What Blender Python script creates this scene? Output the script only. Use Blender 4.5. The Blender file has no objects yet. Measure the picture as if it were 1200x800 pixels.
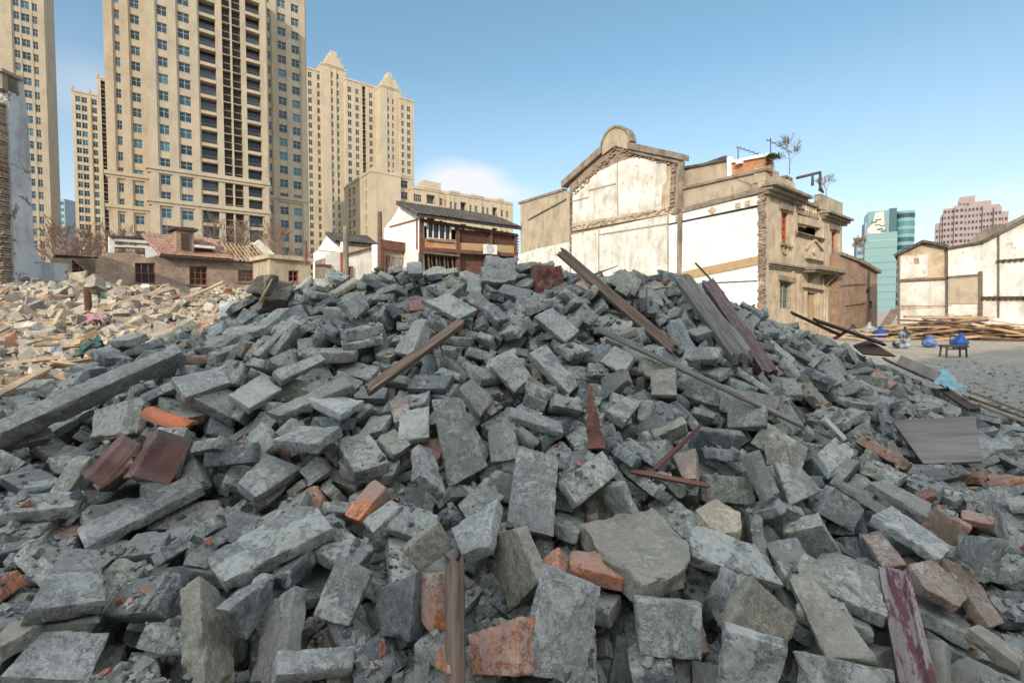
import bpy, bmesh, math, random, json
import numpy as np
from mathutils import Vector, Matrix, Quaternion, noise
from mathutils.geometry import tessellate_polygon
from mathutils.bvhtree import BVHTree
scene = bpy.context.scene
COL = scene.collection
F=533.0; EYE=1.9; HZ=360.0
def lin(tab,x):
    if x<=tab[0][0]: return tab[0][1]
    for (a,p),(b,q) in zip(tab,tab[1:]):
        if x<=b: return p+(q-p)*(x-a)/(b-a)
    return tab[-1][1]
CY=[(-400,3.0),(0,3.2),(100,3.5),(200,3.8),(270,4.0),(330,4.2),(480,4.4),(650,4.5),(760,4.7),(850,4.8),(950,5.2),(1050,5.6),(1200,5.9),(1500,6.2)]
CP=[(-400,560),(-150,520),(0,488),(100,440),(200,392),(270,353),(330,321),(420,315),(480,317),(540,308),(600,300),(650,304),(700,311),(760,312),(800,315),(850,338),(900,358),(950,379),(1000,401),(1050,431),(1100,456),(1150,479),(1200,501),(1350,540),(1500,560)]
NY=[(-400,1.3),(700,1.3),(1200,1.7),(1500,1.7)]
def heap(x,y):
    if y<.3: y=.3
    px=max(-400,min(1500,600+F*x/y))
    yc=lin(CY,px); zc=EYE-(lin(CP,px)-HZ)/F*yc
    yn=lin(NY,px); zn=EYE-.88*yn
    if y<=yc:
        t=(y-yn)/(yc-yn); 
        return zn+(zc-zn)*(t if t>-.3 else -.3)
    return zc-.62*(y-yc)
def sstep(a,b,x):
    t=max(0,min(1,(x-a)/(b-a))); return t*t*(3-2*t)
def field(x,y):           # the further sunlit rubble field on the left
    t=1.0+1.38*sstep(4,15.5,y)
    n=.25*noise.noise(Vector((x*.35,y*.35,0)))+.12*noise.noise(Vector((x*1.1,y*1.1,3)))
    return (t+n)*(1-sstep(16,19,y))*(1-sstep(-6,2,x-.0*y))*sstep(2,4,y)
def terrain(x,y):
    h=heap(x,y) if y<14 else 0
    return max(h,field(x,y),0)
# ---- brick shapes: box + cutting planes
def shape_def(i):
    r=random.Random(1000+i)
    k=i%20
    if k<6: d=(r.uniform(.235,.27),r.uniform(.115,.135),r.uniform(.045,.06)); nc=r.choice([0,1,2])
    elif k<8: d=(r.uniform(.27,.33),r.uniform(.14,.17),r.uniform(.055,.075)); nc=2
    elif k<14: d=(r.uniform(.11,.19),r.uniform(.11,.13),r.uniform(.045,.06)); nc=3
    elif k<17: d=(r.uniform(.08,.14),r.uniform(.07,.11),r.uniform(.05,.08)); nc=4
    else: d=(r.uniform(.05,.085),r.uniform(.04,.07),r.uniform(.025,.045)); nc=4
    d=tuple(v*.99 for v in d); h=Vector(d)*.5
    cuts=[]
    for c in range(nc):
        if k<6 or 6<=k<8:   # knocked corner
            n=Vector((r.choice([-1,1]),r.choice([-1,1])*r.uniform(.2,1.2),r.uniform(-.5,.5))).normalized()
            ext=sum(abs(n[a])*h[a] for a in range(3)); cuts.append((n,ext*r.uniform(.7,.92)))
        elif k<14:
            if c==0:
                n=Vector((1,r.uniform(-.5,.5),r.uniform(-.35,.35))).normalized()
                ext=sum(abs(n[a])*h[a] for a in range(3)); cuts.append((n,ext*r.uniform(.6,.85)))
            else:
                n=Vector((r.choice([-1,1]),r.choice([-1,1])*r.uniform(.5,1.2),r.uniform(-.6,.6))).normalized()
                ext=sum(abs(n[a])*h[a] for a in range(3)); cuts.append((n,ext*r.uniform(.75,.95)))
        else:
            n=Vector((r.gauss(0,1),r.gauss(0,1),r.gauss(0,.7))).normalized()
            ext=sum(abs(n[a])*h[a] for a in range(3)); cuts.append((n,ext*r.uniform(.6,.85)))
    return d,cuts
def base_bm(d,cuts):
    bm=bmesh.new(); bmesh.ops.create_cube(bm,size=1)
    for v in bm.verts: v.co=Vector((v.co.x*d[0],v.co.y*d[1],v.co.z*d[2]))
    for n,o in cuts:
        g=bmesh.ops.bisect_plane(bm,geom=bm.verts[:]+bm.edges[:]+bm.faces[:],plane_co=n*o,plane_no=n,clear_outer=True)
        ed=[e for e in g['geom_cut'] if isinstance(e,bmesh.types.BMEdge)]
        if ed: bmesh.ops.edgeloop_fill(bm,edges=ed)
    return bm
NSH=60

TP=math.radians(2); SH=F*math.tan(TP)-40
E0=Vector((0,0,EYE))
def ray(px,py):
    a=(px-600)/F; b=-(py-400-SH)/F
    return Vector((a, math.cos(TP)+b*math.sin(TP), -math.sin(TP)+b*math.cos(TP)))
def proj(p):
    d=p-E0; z=d.y*math.cos(TP)-d.z*math.sin(TP); y=d.y*math.sin(TP)+d.z*math.cos(TP)
    return 600+F*d.x/z, 400+SH-F*y/z
def P3(px,py,Y):
    r=ray(px,py); return E0+r*(Y/r.y)

# ------------------------------------------------------------------ objects
def tag(o,label=None,cat=None,group=None,kind=None):
    if label:
        o['label']=label
        if not kind: o['kind']='thing'
    if cat: o['category']=cat
    if group: o['group']=group
    if kind: o['kind']=kind
    return o
def empty(name,loc,label,cat,group=None):
    o=bpy.data.objects.new(name,None); COL.objects.link(o); o.location=loc; o.empty_display_size=.2
    return tag(o,label,cat,group)
def link(name,me,parent=None):
    o=bpy.data.objects.new(name,me); COL.objects.link(o)
    if parent is not None:
        o.parent=parent; o.matrix_parent_inverse=Matrix.Translation(parent.location).inverted()
    return o
class MB:
    def __init__(s): s.v=[]; s.f=[]; s.m=[]
    def face(s,pts,m=0):
        o=len(s.v); s.v+= [tuple(p) for p in pts]; s.f.append(tuple(range(o,o+len(pts)))); s.m.append(m)
    def hexa(s,b,t,m=0):        # b,t: 4 pts each, same winding
        o=len(s.v); s.v+=[tuple(p) for p in b]+[tuple(p) for p in t]
        for f in ((3,2,1,0),(4,5,6,7),(0,1,5,4),(1,2,6,5),(2,3,7,6),(3,0,4,7)):
            s.f.append(tuple(o+i for i in f)); s.m.append(m)
    def box(s,c,ax,ay,az,m=0):   # centre + half axes
        c=Vector(c)
        b=[c-ax-ay-az,c+ax-ay-az,c+ax+ay-az,c-ax+ay-az]; s.hexa(b,[p+az*2 for p in b],m)
    def tube(s,a,b,r0,r1=None,n=6,m=0):
        a=Vector(a); b=Vector(b); r1=r0 if r1 is None else r1
        d=(b-a).normalized(); x=d.orthogonal().normalized(); y=d.cross(x); o=len(s.v)
        for p,r in ((a,r0),(b,r1)):
            for i in range(n):
                t=2*math.pi*i/n; s.v.append(tuple(p+(x*math.cos(t)+y*math.sin(t))*r))
        for i in range(n):
            j=(i+1)%n; s.f.append((o+i,o+j,o+n+j,o+n+i)); s.m.append(m)
        s.f.append(tuple(o+i for i in reversed(range(n)))); s.m.append(m)
        s.f.append(tuple(o+n+i for i in range(n))); s.m.append(m)
    def mesh(s,name,mats):
        me=bpy.data.meshes.new(name); me.from_pydata(s.v,[],s.f)
        for m in (mats if isinstance(mats,(list,tuple)) else [mats]): me.materials.append(m)
        if any(s.m): me.polygons.foreach_set('material_index',s.m)
        me.update(); return me
    def build(s,name,mats,parent=None): return link(name,s.mesh(name,mats),parent)
class Pl:                         # vertical plane through pixel column px at distance Y, running along d
    def __init__(s,px,Y,d,py=250):
        s.o=P3(px,py,Y); s.o.z=0; s.d=Vector((d[0],d[1],0)).normalized()
        n=Vector((s.d.y,-s.d.x,0)); 
        if n.dot(E0-s.o)<0: n=-n
        s.n=n
    def sz(s,px,py):
        r=ray(px,py); t=(s.o-E0).dot(s.n)/r.dot(s.n); p=E0+r*t; return ((p-s.o).dot(s.d),p.z)
    def at(s,u,z,off=0): return s.o+s.d*u+s.n*off+Vector((0,0,z))
    def poly(s,mb,pts,off=0,th=.3,m=0,holes=(),px=True):
        P=[s.sz(*p) if px else p for p in pts]; Hs=[[s.sz(*p) if px else p for p in h] for h in holes]
        allp=P[:]; 
        for h in Hs: allp+=h
        loops=[[Vector((a,b,0)) for a,b in P]]+[[Vector((a,b,0)) for a,b in h] for h in Hs]
        tris=tessellate_polygon(loops); o=len(mb.v); k=len(allp)
        mb.v+=[tuple(s.at(a,b,off)) for a,b in allp]+[tuple(s.at(a,b,off-th)) for a,b in allp]
        for t in tris:
            mb.f.append(tuple(o+i for i in t)); mb.m.append(m); mb.f.append(tuple(o+k+i for i in reversed(t))); mb.m.append(m)
        st=0
        for lp in [P]+Hs:
            for i in range(len(lp)):
                a=o+st+i; b=o+st+(i+1)%len(lp); mb.f.append((a,b,b+k,a+k)); mb.m.append(m)
            st+=len(lp)
    def rect(s,mb,u0,u1,z0,z1,off=0,th=.3,m=0):
        s.box(mb,u0,u1,z0,z1,off-th,off,m)
    def box(s,mb,u0,u1,z0,z1,o0,o1,m=0):
        b=[s.at(u0,z0,o0),s.at(u1,z0,o0),s.at(u1,z0,o1),s.at(u0,z0,o1)]
        mb.hexa(b,[p+Vector((0,0,z1-z0)) for p in b],m)
    def line(s,mb,a,b,w,off=.03,th=.06,m=0):   # strip between two pixel points, w metres high
        u0,z0=s.sz(*a); u1,z1=s.sz(*b)
        dx,dz=u1-u0,z1-z0; L=math.hypot(dx,dz) or 1; nx,nz=-dz/L*w/2,dx/L*w/2
        s.poly(mb,[(u0-nx,z0-nz),(u1-nx,z1-nz),(u1+nx,z1+nz),(u0+nx,z0+nz)],off,th,m,px=False)

# ------------------------------------------------------------------ materials
class NT:
    def __init__(s,name):
        s.mat=bpy.data.materials.new(name); s.mat.use_nodes=True; s.t=s.mat.node_tree; s.N=s.t.nodes; s.L=s.t.links
        s.b=s.N['Principled BSDF']; s.b.inputs['Roughness'].default_value=.9; s.b.inputs['Specular IOR Level'].default_value=.25
    def n(s,ty,**k):
        x=s.N.new(ty)
        for a,b in k.items():
            if a[0]=='_': setattr(x,a[1:],b)
        return x
    def set(s,sock,v):
        if isinstance(v,bpy.types.NodeSocket): s.L.new(v,sock)
        elif isinstance(v,(tuple,list)) and len(v)==3 and sock.type=='RGBA': sock.default_value=(*v,1)
        else: sock.default_value=v
    def math(s,op,a,b=0,c=None):
        x=s.n('ShaderNodeMath',_operation=op); s.set(x.inputs[0],a); s.set(x.inputs[1],b)
        if c is not None: s.set(x.inputs[2],c)
        return x.outputs[0]
    def vmath(s,op,a,b):
        x=s.n('ShaderNodeVectorMath',_operation=op); s.set(x.inputs[0],a); s.set(x.inputs[1],b); return x.outputs[0]
    def noise(s,vec,scale,detail=4,rough=.55,dist=0):
        x=s.n('ShaderNodeTexNoise'); s.L.new(vec,x.inputs['Vector']); x.inputs['Scale'].default_value=scale; x.inputs['Detail'].default_value=detail
        x.inputs['Roughness'].default_value=rough; x.inputs['Distortion'].default_value=dist; return x.outputs[0]
    def ramp(s,f,stops,interp='LINEAR'):
        x=s.n('ShaderNodeValToRGB'); s.L.new(f,x.inputs[0]); e=x.color_ramp; e.interpolation=interp
        while len(e.elements)<len(stops): e.elements.new(.5)
        for el,(p,c) in zip(e.elements,stops):
            el.position=p; el.color=(*c,1) if isinstance(c,(tuple,list)) else (c,c,c,1)
        return x.outputs[0]
    def mix(s,f,a,b,mode='MIX'):
        x=s.n('ShaderNodeMix',_data_type='RGBA',_blend_type=mode); s.set(x.inputs[0],f); s.set(x.inputs[6],a); s.set(x.inputs[7],b); return x.outputs[2]
    def bump(s,h,st=.3,dist=.01,prev=None):
        x=s.n('ShaderNodeBump'); s.L.new(h,x.inputs['Height']); x.inputs['Strength'].default_value=st; x.inputs['Distance'].default_value=dist
        if prev: s.L.new(prev,x.inputs['Normal'])
        return x.outputs[0]
    def out(s,col=None,normal=None,rough=None):
        if col is not None: s.set(s.b.inputs['Base Color'],col)
        if normal is not None: s.L.new(normal,s.b.inputs['Normal'])
        if rough is not None: s.set(s.b.inputs['Roughness'],rough)
        return s.mat
    def pos(s): return s.n('ShaderNodeNewGeometry').outputs['Position']
def rnd_setup(t):
    g=t.n('ShaderNodeNewGeometry'); o=t.n('ShaderNodeObjectInfo')
    r=t.math('FRACT',t.math('ADD',g.outputs['Random Per Island'],o.outputs['Random']))
    r2=t.math('FRACT',t.math('MULTIPLY',r,17.31)); r3=t.math('FRACT',t.math('MULTIPLY',r,61.7))
    cv=t.n('ShaderNodeCombineXYZ'); t.set(cv.inputs[0],t.math('MULTIPLY',r,37)); t.set(cv.inputs[1],t.math('MULTIPLY',r2,29)); t.set(cv.inputs[2],t.math('MULTIPLY',r3,23))
    v=t.vmath('ADD',g.outputs['Position'],cv.outputs[0])
    return g,r,r2,r3,v
def brick_mat(name,ramp,mort=.56,dust=.5,dustc=(.29,.28,.245),orange=None,scale=1.0,bump=1.0,edgec=None,mortc=(.42,.42,.38)):
    t=NT(name); g,r,r2,r3,v=rnd_setup(t)
    base=t.ramp(r,ramp,'CONSTANT' if orange=='const' else 'LINEAR')
    n1=t.noise(v,9*scale,5,.6); n2=t.noise(v,45*scale,5,.65); n3=t.noise(v,140*scale,3,.6)
    c=t.mix(.75,base,t.ramp(n1,[(.3,(.45,.46,.48)),(.5,(.98,.98,.98)),(.72,(1.5,1.5,1.46))]),'MULTIPLY')
    c=t.mix(.75,c,t.ramp(n2,[(.28,(.38,.38,.39)),(.5,(1,1,1)),(.72,(1.6,1.6,1.55))]),'MULTIPLY')
    c=t.mix(.8,c,t.ramp(n3,[(.3,(.55,.55,.55)),(.5,(1,1,1)),(.7,(1.5,1.5,1.5))]),'MULTIPLY')
    c=t.mix(t.math('MULTIPLY',t.ramp(t.noise(v,75*scale,6,.75,.8),[(.64,0.0),(.69,1.0)]),t.ramp(r3,[(.1,.05),(.9,.5)])),c,mortc)
    # pale lime and mortar scabs, their amount differs from brick to brick
    soil=t.math('MULTIPLY',t.ramp(t.noise(v,5*scale,5,.65,.3),[(.47,0.0),(.6,1.0)]),t.ramp(r2,[(.1,.1),(.9,.75)]))
    c=t.mix(soil,c,(.2,.178,.14) if dustc[0]<.31 else tuple(x*.8 for x in dustc))
    nm=t.noise(v,9*scale,7,.72,.5); th=t.math('MULTIPLY_ADD',r2,.16,mort-.10)
    mk=t.math('MULTIPLY',t.math('SUBTRACT',nm,th),22); mk=t.n('ShaderNodeClamp').inputs[0].node if False else mk
    cl=t.n('ShaderNodeClamp'); t.set(cl.inputs[0],mk); mk=cl.outputs[0]
    mk2=t.math('MULTIPLY',mk,t.ramp(n2,[(.35,.25),(.6,1.0)]))
    c=t.mix(t.math('MULTIPLY',mk2,.7),c,mortc)
    # dust that has settled on the upward sides
    sep=t.n('ShaderNodeSeparateXYZ'); t.L.new(g.outputs['Normal'],sep.inputs[0])
    up=t.math('MULTIPLY',t.ramp(sep.outputs[2],[(.15,0.0),(.95,1.0)]),t.ramp(t.noise(v,6*scale,4,.6),[(.35,.15),(.65,1.0)]))
    c=t.mix(t.math('MULTIPLY',up,dust),c,dustc)
    h=t.math('ADD',t.math('MULTIPLY',n2,.6),t.math('MULTIPLY',n3,.35)); h=t.math('ADD',h,t.math('MULTIPLY',mk,.7))
    vo=t.n('ShaderNodeTexVoronoi'); t.L.new(v,vo.inputs['Vector']); vo.inputs['Scale'].default_value=70*scale
    h=t.math('ADD',h,t.math('MULTIPLY',t.ramp(vo.outputs[0],[(0,0.0),(.25,1.0)]),.25))
    return t.out(c,t.bump(h,.85*bump,.006),.93)
GREY=[(0,(.07,.082,.096)),(.12,(.12,.136,.15)),(.3,(.215,.228,.232)),(.45,(.16,.165,.155)),(.58,(.235,.245,.24)),(.7,(.115,.13,.15)),(.8,(.205,.2,.175)),(.9,(.3,.305,.29)),(.955,(.22,.21,.18)),(.975,(.26,.135,.1)),(1,(.38,.15,.085))]
GREY=[(p,(c[0]*1.36,c[1]*1.35,c[2]*1.27)) for p,c in GREY]
M={}
M['brick']=brick_mat('weathered_grey_brick',GREY)
def solid(c,v=.12): return [(0,tuple(x*(1-v) for x in c)),(1,tuple(x*(1+v) for x in c))]
M['g']=brick_mat('grey_brick',solid((.235,.237,.23)),.54)
M['d']=brick_mat('dark_slate_brick',solid((.135,.145,.155)),.66,.35)
M['l']=brick_mat('pale_grey_brick',solid((.315,.315,.3)),.50,.5,(.34,.335,.31))
M['b']=brick_mat('olive_dusty_brick',solid((.25,.235,.19)),.64,.7,(.28,.26,.21))
M['m']=brick_mat('mortar_scabbed_brick',solid((.36,.355,.31)),.42,.5,(.3,.29,.25))
M['o']=brick_mat('orange_brick',solid((.5,.185,.085)),.50,.5,(.36,.29,.25),mortc=(.33,.31,.3))
M['r']=brick_mat('red_brown_brick',solid((.27,.11,.085)),.58,.4)
M['p']=brick_mat('pinkish_brick',solid((.29,.2,.16)),.58,.45)
M['y']=brick_mat('sandy_stone',solid((.36,.31,.22)),.62,.3,(.36,.31,.24))
M['k']=brick_mat('soot_black_stone',solid((.085,.075,.062)),.7,.3,(.12,.12,.11))
M['field']=brick_mat('sunlit_beige_rubble',[(0,(.16,.14,.11)),(.15,(.27,.22,.16)),(.35,(.36,.29,.21)),(.55,(.44,.37,.28)),(.7,(.25,.24,.22)),(.82,(.42,.3,.19)),(.93,(.52,.48,.4)),(.97,(.35,.16,.1)),(1,(.5,.2,.1))],.6,.5,(.35,.3,.23),scale=.5,bump=.5)
M['gravel']=brick_mat('small_grey_gravel',[(0,(.1,.11,.12)),(.3,(.18,.19,.19)),(.6,(.25,.25,.23)),(.8,(.32,.31,.27)),(.95,(.4,.4,.37)),(.97,(.4,.16,.1)),(1,(.4,.16,.1))],.6,.4,scale=1.5)
def wood(name,c,c2,paint=None,fine=1.0):
    t=NT(name); tc=t.n('ShaderNodeTexCoord'); mp=t.n('ShaderNodeMapping'); t.L.new(tc.outputs['Object'],mp.inputs[0]); mp.inputs['Scale'].default_value=(2,30*fine,30*fine)
    g=t.n('ShaderNodeNewGeometry'); oi=t.n('ShaderNodeObjectInfo'); cv=t.n('ShaderNodeCombineXYZ'); t.set(cv.inputs[0],t.math('MULTIPLY',t.math('ADD',g.outputs['Random Per Island'],oi.outputs['Random']),40))
    v=t.vmath('ADD',mp.outputs[0],cv.outputs[0])
    n=t.noise(v,1.6,6,.65); n2=t.noise(v,.25,3,.5)
    col=t.mix(t.ramp(n,[(.3,0.0),(.7,1.0)]),c,c2); col=t.mix(.6,col,t.ramp(n2,[(.3,(.55,.55,.55)),(.7,(1.35,1.35,1.35))]),'MULTIPLY')
    if paint: 
        mq=t.n('ShaderNodeMapping'); t.L.new(tc.outputs['Object'],mq.inputs[0]); mq.inputs['Scale'].default_value=(.35,1.6,1.6); n4=t.noise(mq.outputs[0],22,8,.75)
        col=t.mix(t.ramp(n4,[(.47,0.0),(.53,1.0)]),paint,col)
    return t.out(col,t.bump(n,.6,.004),.85)
M['wb']=wood('brown_old_wood',(.08,.055,.042),(.26,.185,.14))
M['wg']=wood('grey_weathered_wood',(.085,.08,.075),(.26,.24,.215))
M['wp']=wood('purple_brown_painted_wood',(.13,.1,.095),(.24,.19,.175),(.13,.085,.09))
M['wr']=wood('red_brown_wood',(.075,.035,.027),(.2,.1,.072))
M['wl']=wood('light_raw_wood',(.24,.16,.09),(.52,.38,.24))
M['wm']=wood('maroon_peeling_paint_wood',(.17,.14,.135),(.33,.28,.27),(.115,.045,.052))
M['wd']=wood('dark_wood',(.035,.025,.02),(.12,.08,.06))
M['wh']=wood('white_painted_wood',(.45,.45,.42),(.7,.7,.66))
M['w']=wood('grey_board',(.15,.135,.12),(.25,.225,.2),fine=.8)
M['wt']=wood('tan_timber',(.3,.19,.1),(.6,.42,.25))

def wall_mat(name,c,stain=(.3,.26,.2),amt=.5,peel=None,peelth=.62,brickd=None,sc=1.0):
    t=NT(name); p=t.pos(); mp=t.n('ShaderNodeMapping'); t.L.new(p,mp.inputs[0]); mp.inputs['Scale'].default_value=(1,1,.22)
    n=t.noise(p,.7*sc,6,.65); ns=t.noise(mp.outputs[0],1.6*sc,6,.7); nf=t.noise(p,7*sc,5,.6)
    col=t.mix(t.math('MULTIPLY',t.ramp(n,[(.42,0.0),(.68,1.0)]),amt),c,stain)
    col=t.mix(t.math('MULTIPLY',t.ramp(ns,[(.5,0.0),(.72,1.0)]),amt),col,tuple(x*.75 for x in stain))
    col=t.mix(.35,col,t.ramp(nf,[(.3,(.75,.75,.75)),(.6,(1.1,1.1,1.1))]),'MULTIPLY')
    if peel:
        n5=t.noise(p,1.1*sc,8,.72,.4); col=t.mix(t.ramp(n5,[(peelth,0.0),(peelth+.02,1.0)]),col,peel)
    return t.out(col,t.bump(nf,.4,.03),.92)
def brickwall(name,d,c1=(.3,.2,.13),c2=(.18,.14,.11),mo=(.35,.31,.25),bw=.24,rough=.5,plaster=None,pth=.5):
    t=NT(name); p=t.pos(); a=math.atan2(d[1],d[0])
    cx=t.n('ShaderNodeVectorMath',_operation='DOT_PRODUCT'); t.L.new(p,cx.inputs[0]); cx.inputs[1].default_value=(math.cos(a),math.sin(a),0)
    sp=t.n('ShaderNodeSeparateXYZ'); t.L.new(p,sp.inputs[0]); cb=t.n('ShaderNodeCombineXYZ'); t.L.new(cx.outputs['Value'],cb.inputs[0]); t.L.new(sp.outputs[2],cb.inputs[1])
    b=t.n('ShaderNodeTexBrick'); t.L.new(cb.outputs[0],b.inputs['Vector']); b.inputs['Scale'].default_value=1; b.inputs['Brick Width'].default_value=bw; b.inputs['Row Height'].default_value=bw*.3
    b.inputs['Mortar Size'].default_value=.012; t.set(b.inputs['Color1'],c1); t.set(b.inputs['Color2'],c2); t.set(b.inputs['Mortar'],mo)
    n=t.noise(p,1.3,6,.65); nf=t.noise(p,9,4,.6)
    col=t.mix(rough,b.outputs[0],t.ramp(n,[(.3,(.5,.5,.5)),(.7,(1.4,1.35,1.3))]),'MULTIPLY')
    col=t.mix(.4,col,t.ramp(nf,[(.3,(.5,.5,.5)),(.7,(1.4,1.4,1.4))]),'MULTIPLY')
    if plaster: col=t.mix(t.ramp(t.noise(p,.8,8,.7,.5),[(pth,0.0),(pth+.02,1.0)]),col,plaster)
    return t.out(col,t.bump(b.outputs[1],-.4,.02),.92)
def flat(name,c,rough=.8,metal=0,var=.15,sc=3):
    t=NT(name); n=t.noise(t.pos(),sc,4,.6); col=t.mix(1,c,t.ramp(n,[(.3,(1-var,)*3),(.7,(1+var,)*3)]),'MULTIPLY'); t.b.inputs['Metallic'].default_value=metal
    return t.out(col,None,rough)
def glass(name,c=(.03,.05,.07),rough=.12,spec=.9):
    t=NT(name); g=t.n('ShaderNodeNewGeometry'); oi=t.n('ShaderNodeObjectInfo')
    r=t.math('FRACT',t.math('ADD',g.outputs['Random Per Island'],oi.outputs['Random']))
    col=t.mix(1,c,t.ramp(r,[(0,(.5,.5,.5)),(.6,(1.2,1.2,1.2)),(.85,(2.2,2.2,2.0)),(1,(3.5,3.4,3.1))]),'MULTIPLY')
    t.b.inputs['Specular IOR Level'].default_value=spec*.6
    return t.out(col,None,rough)
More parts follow.
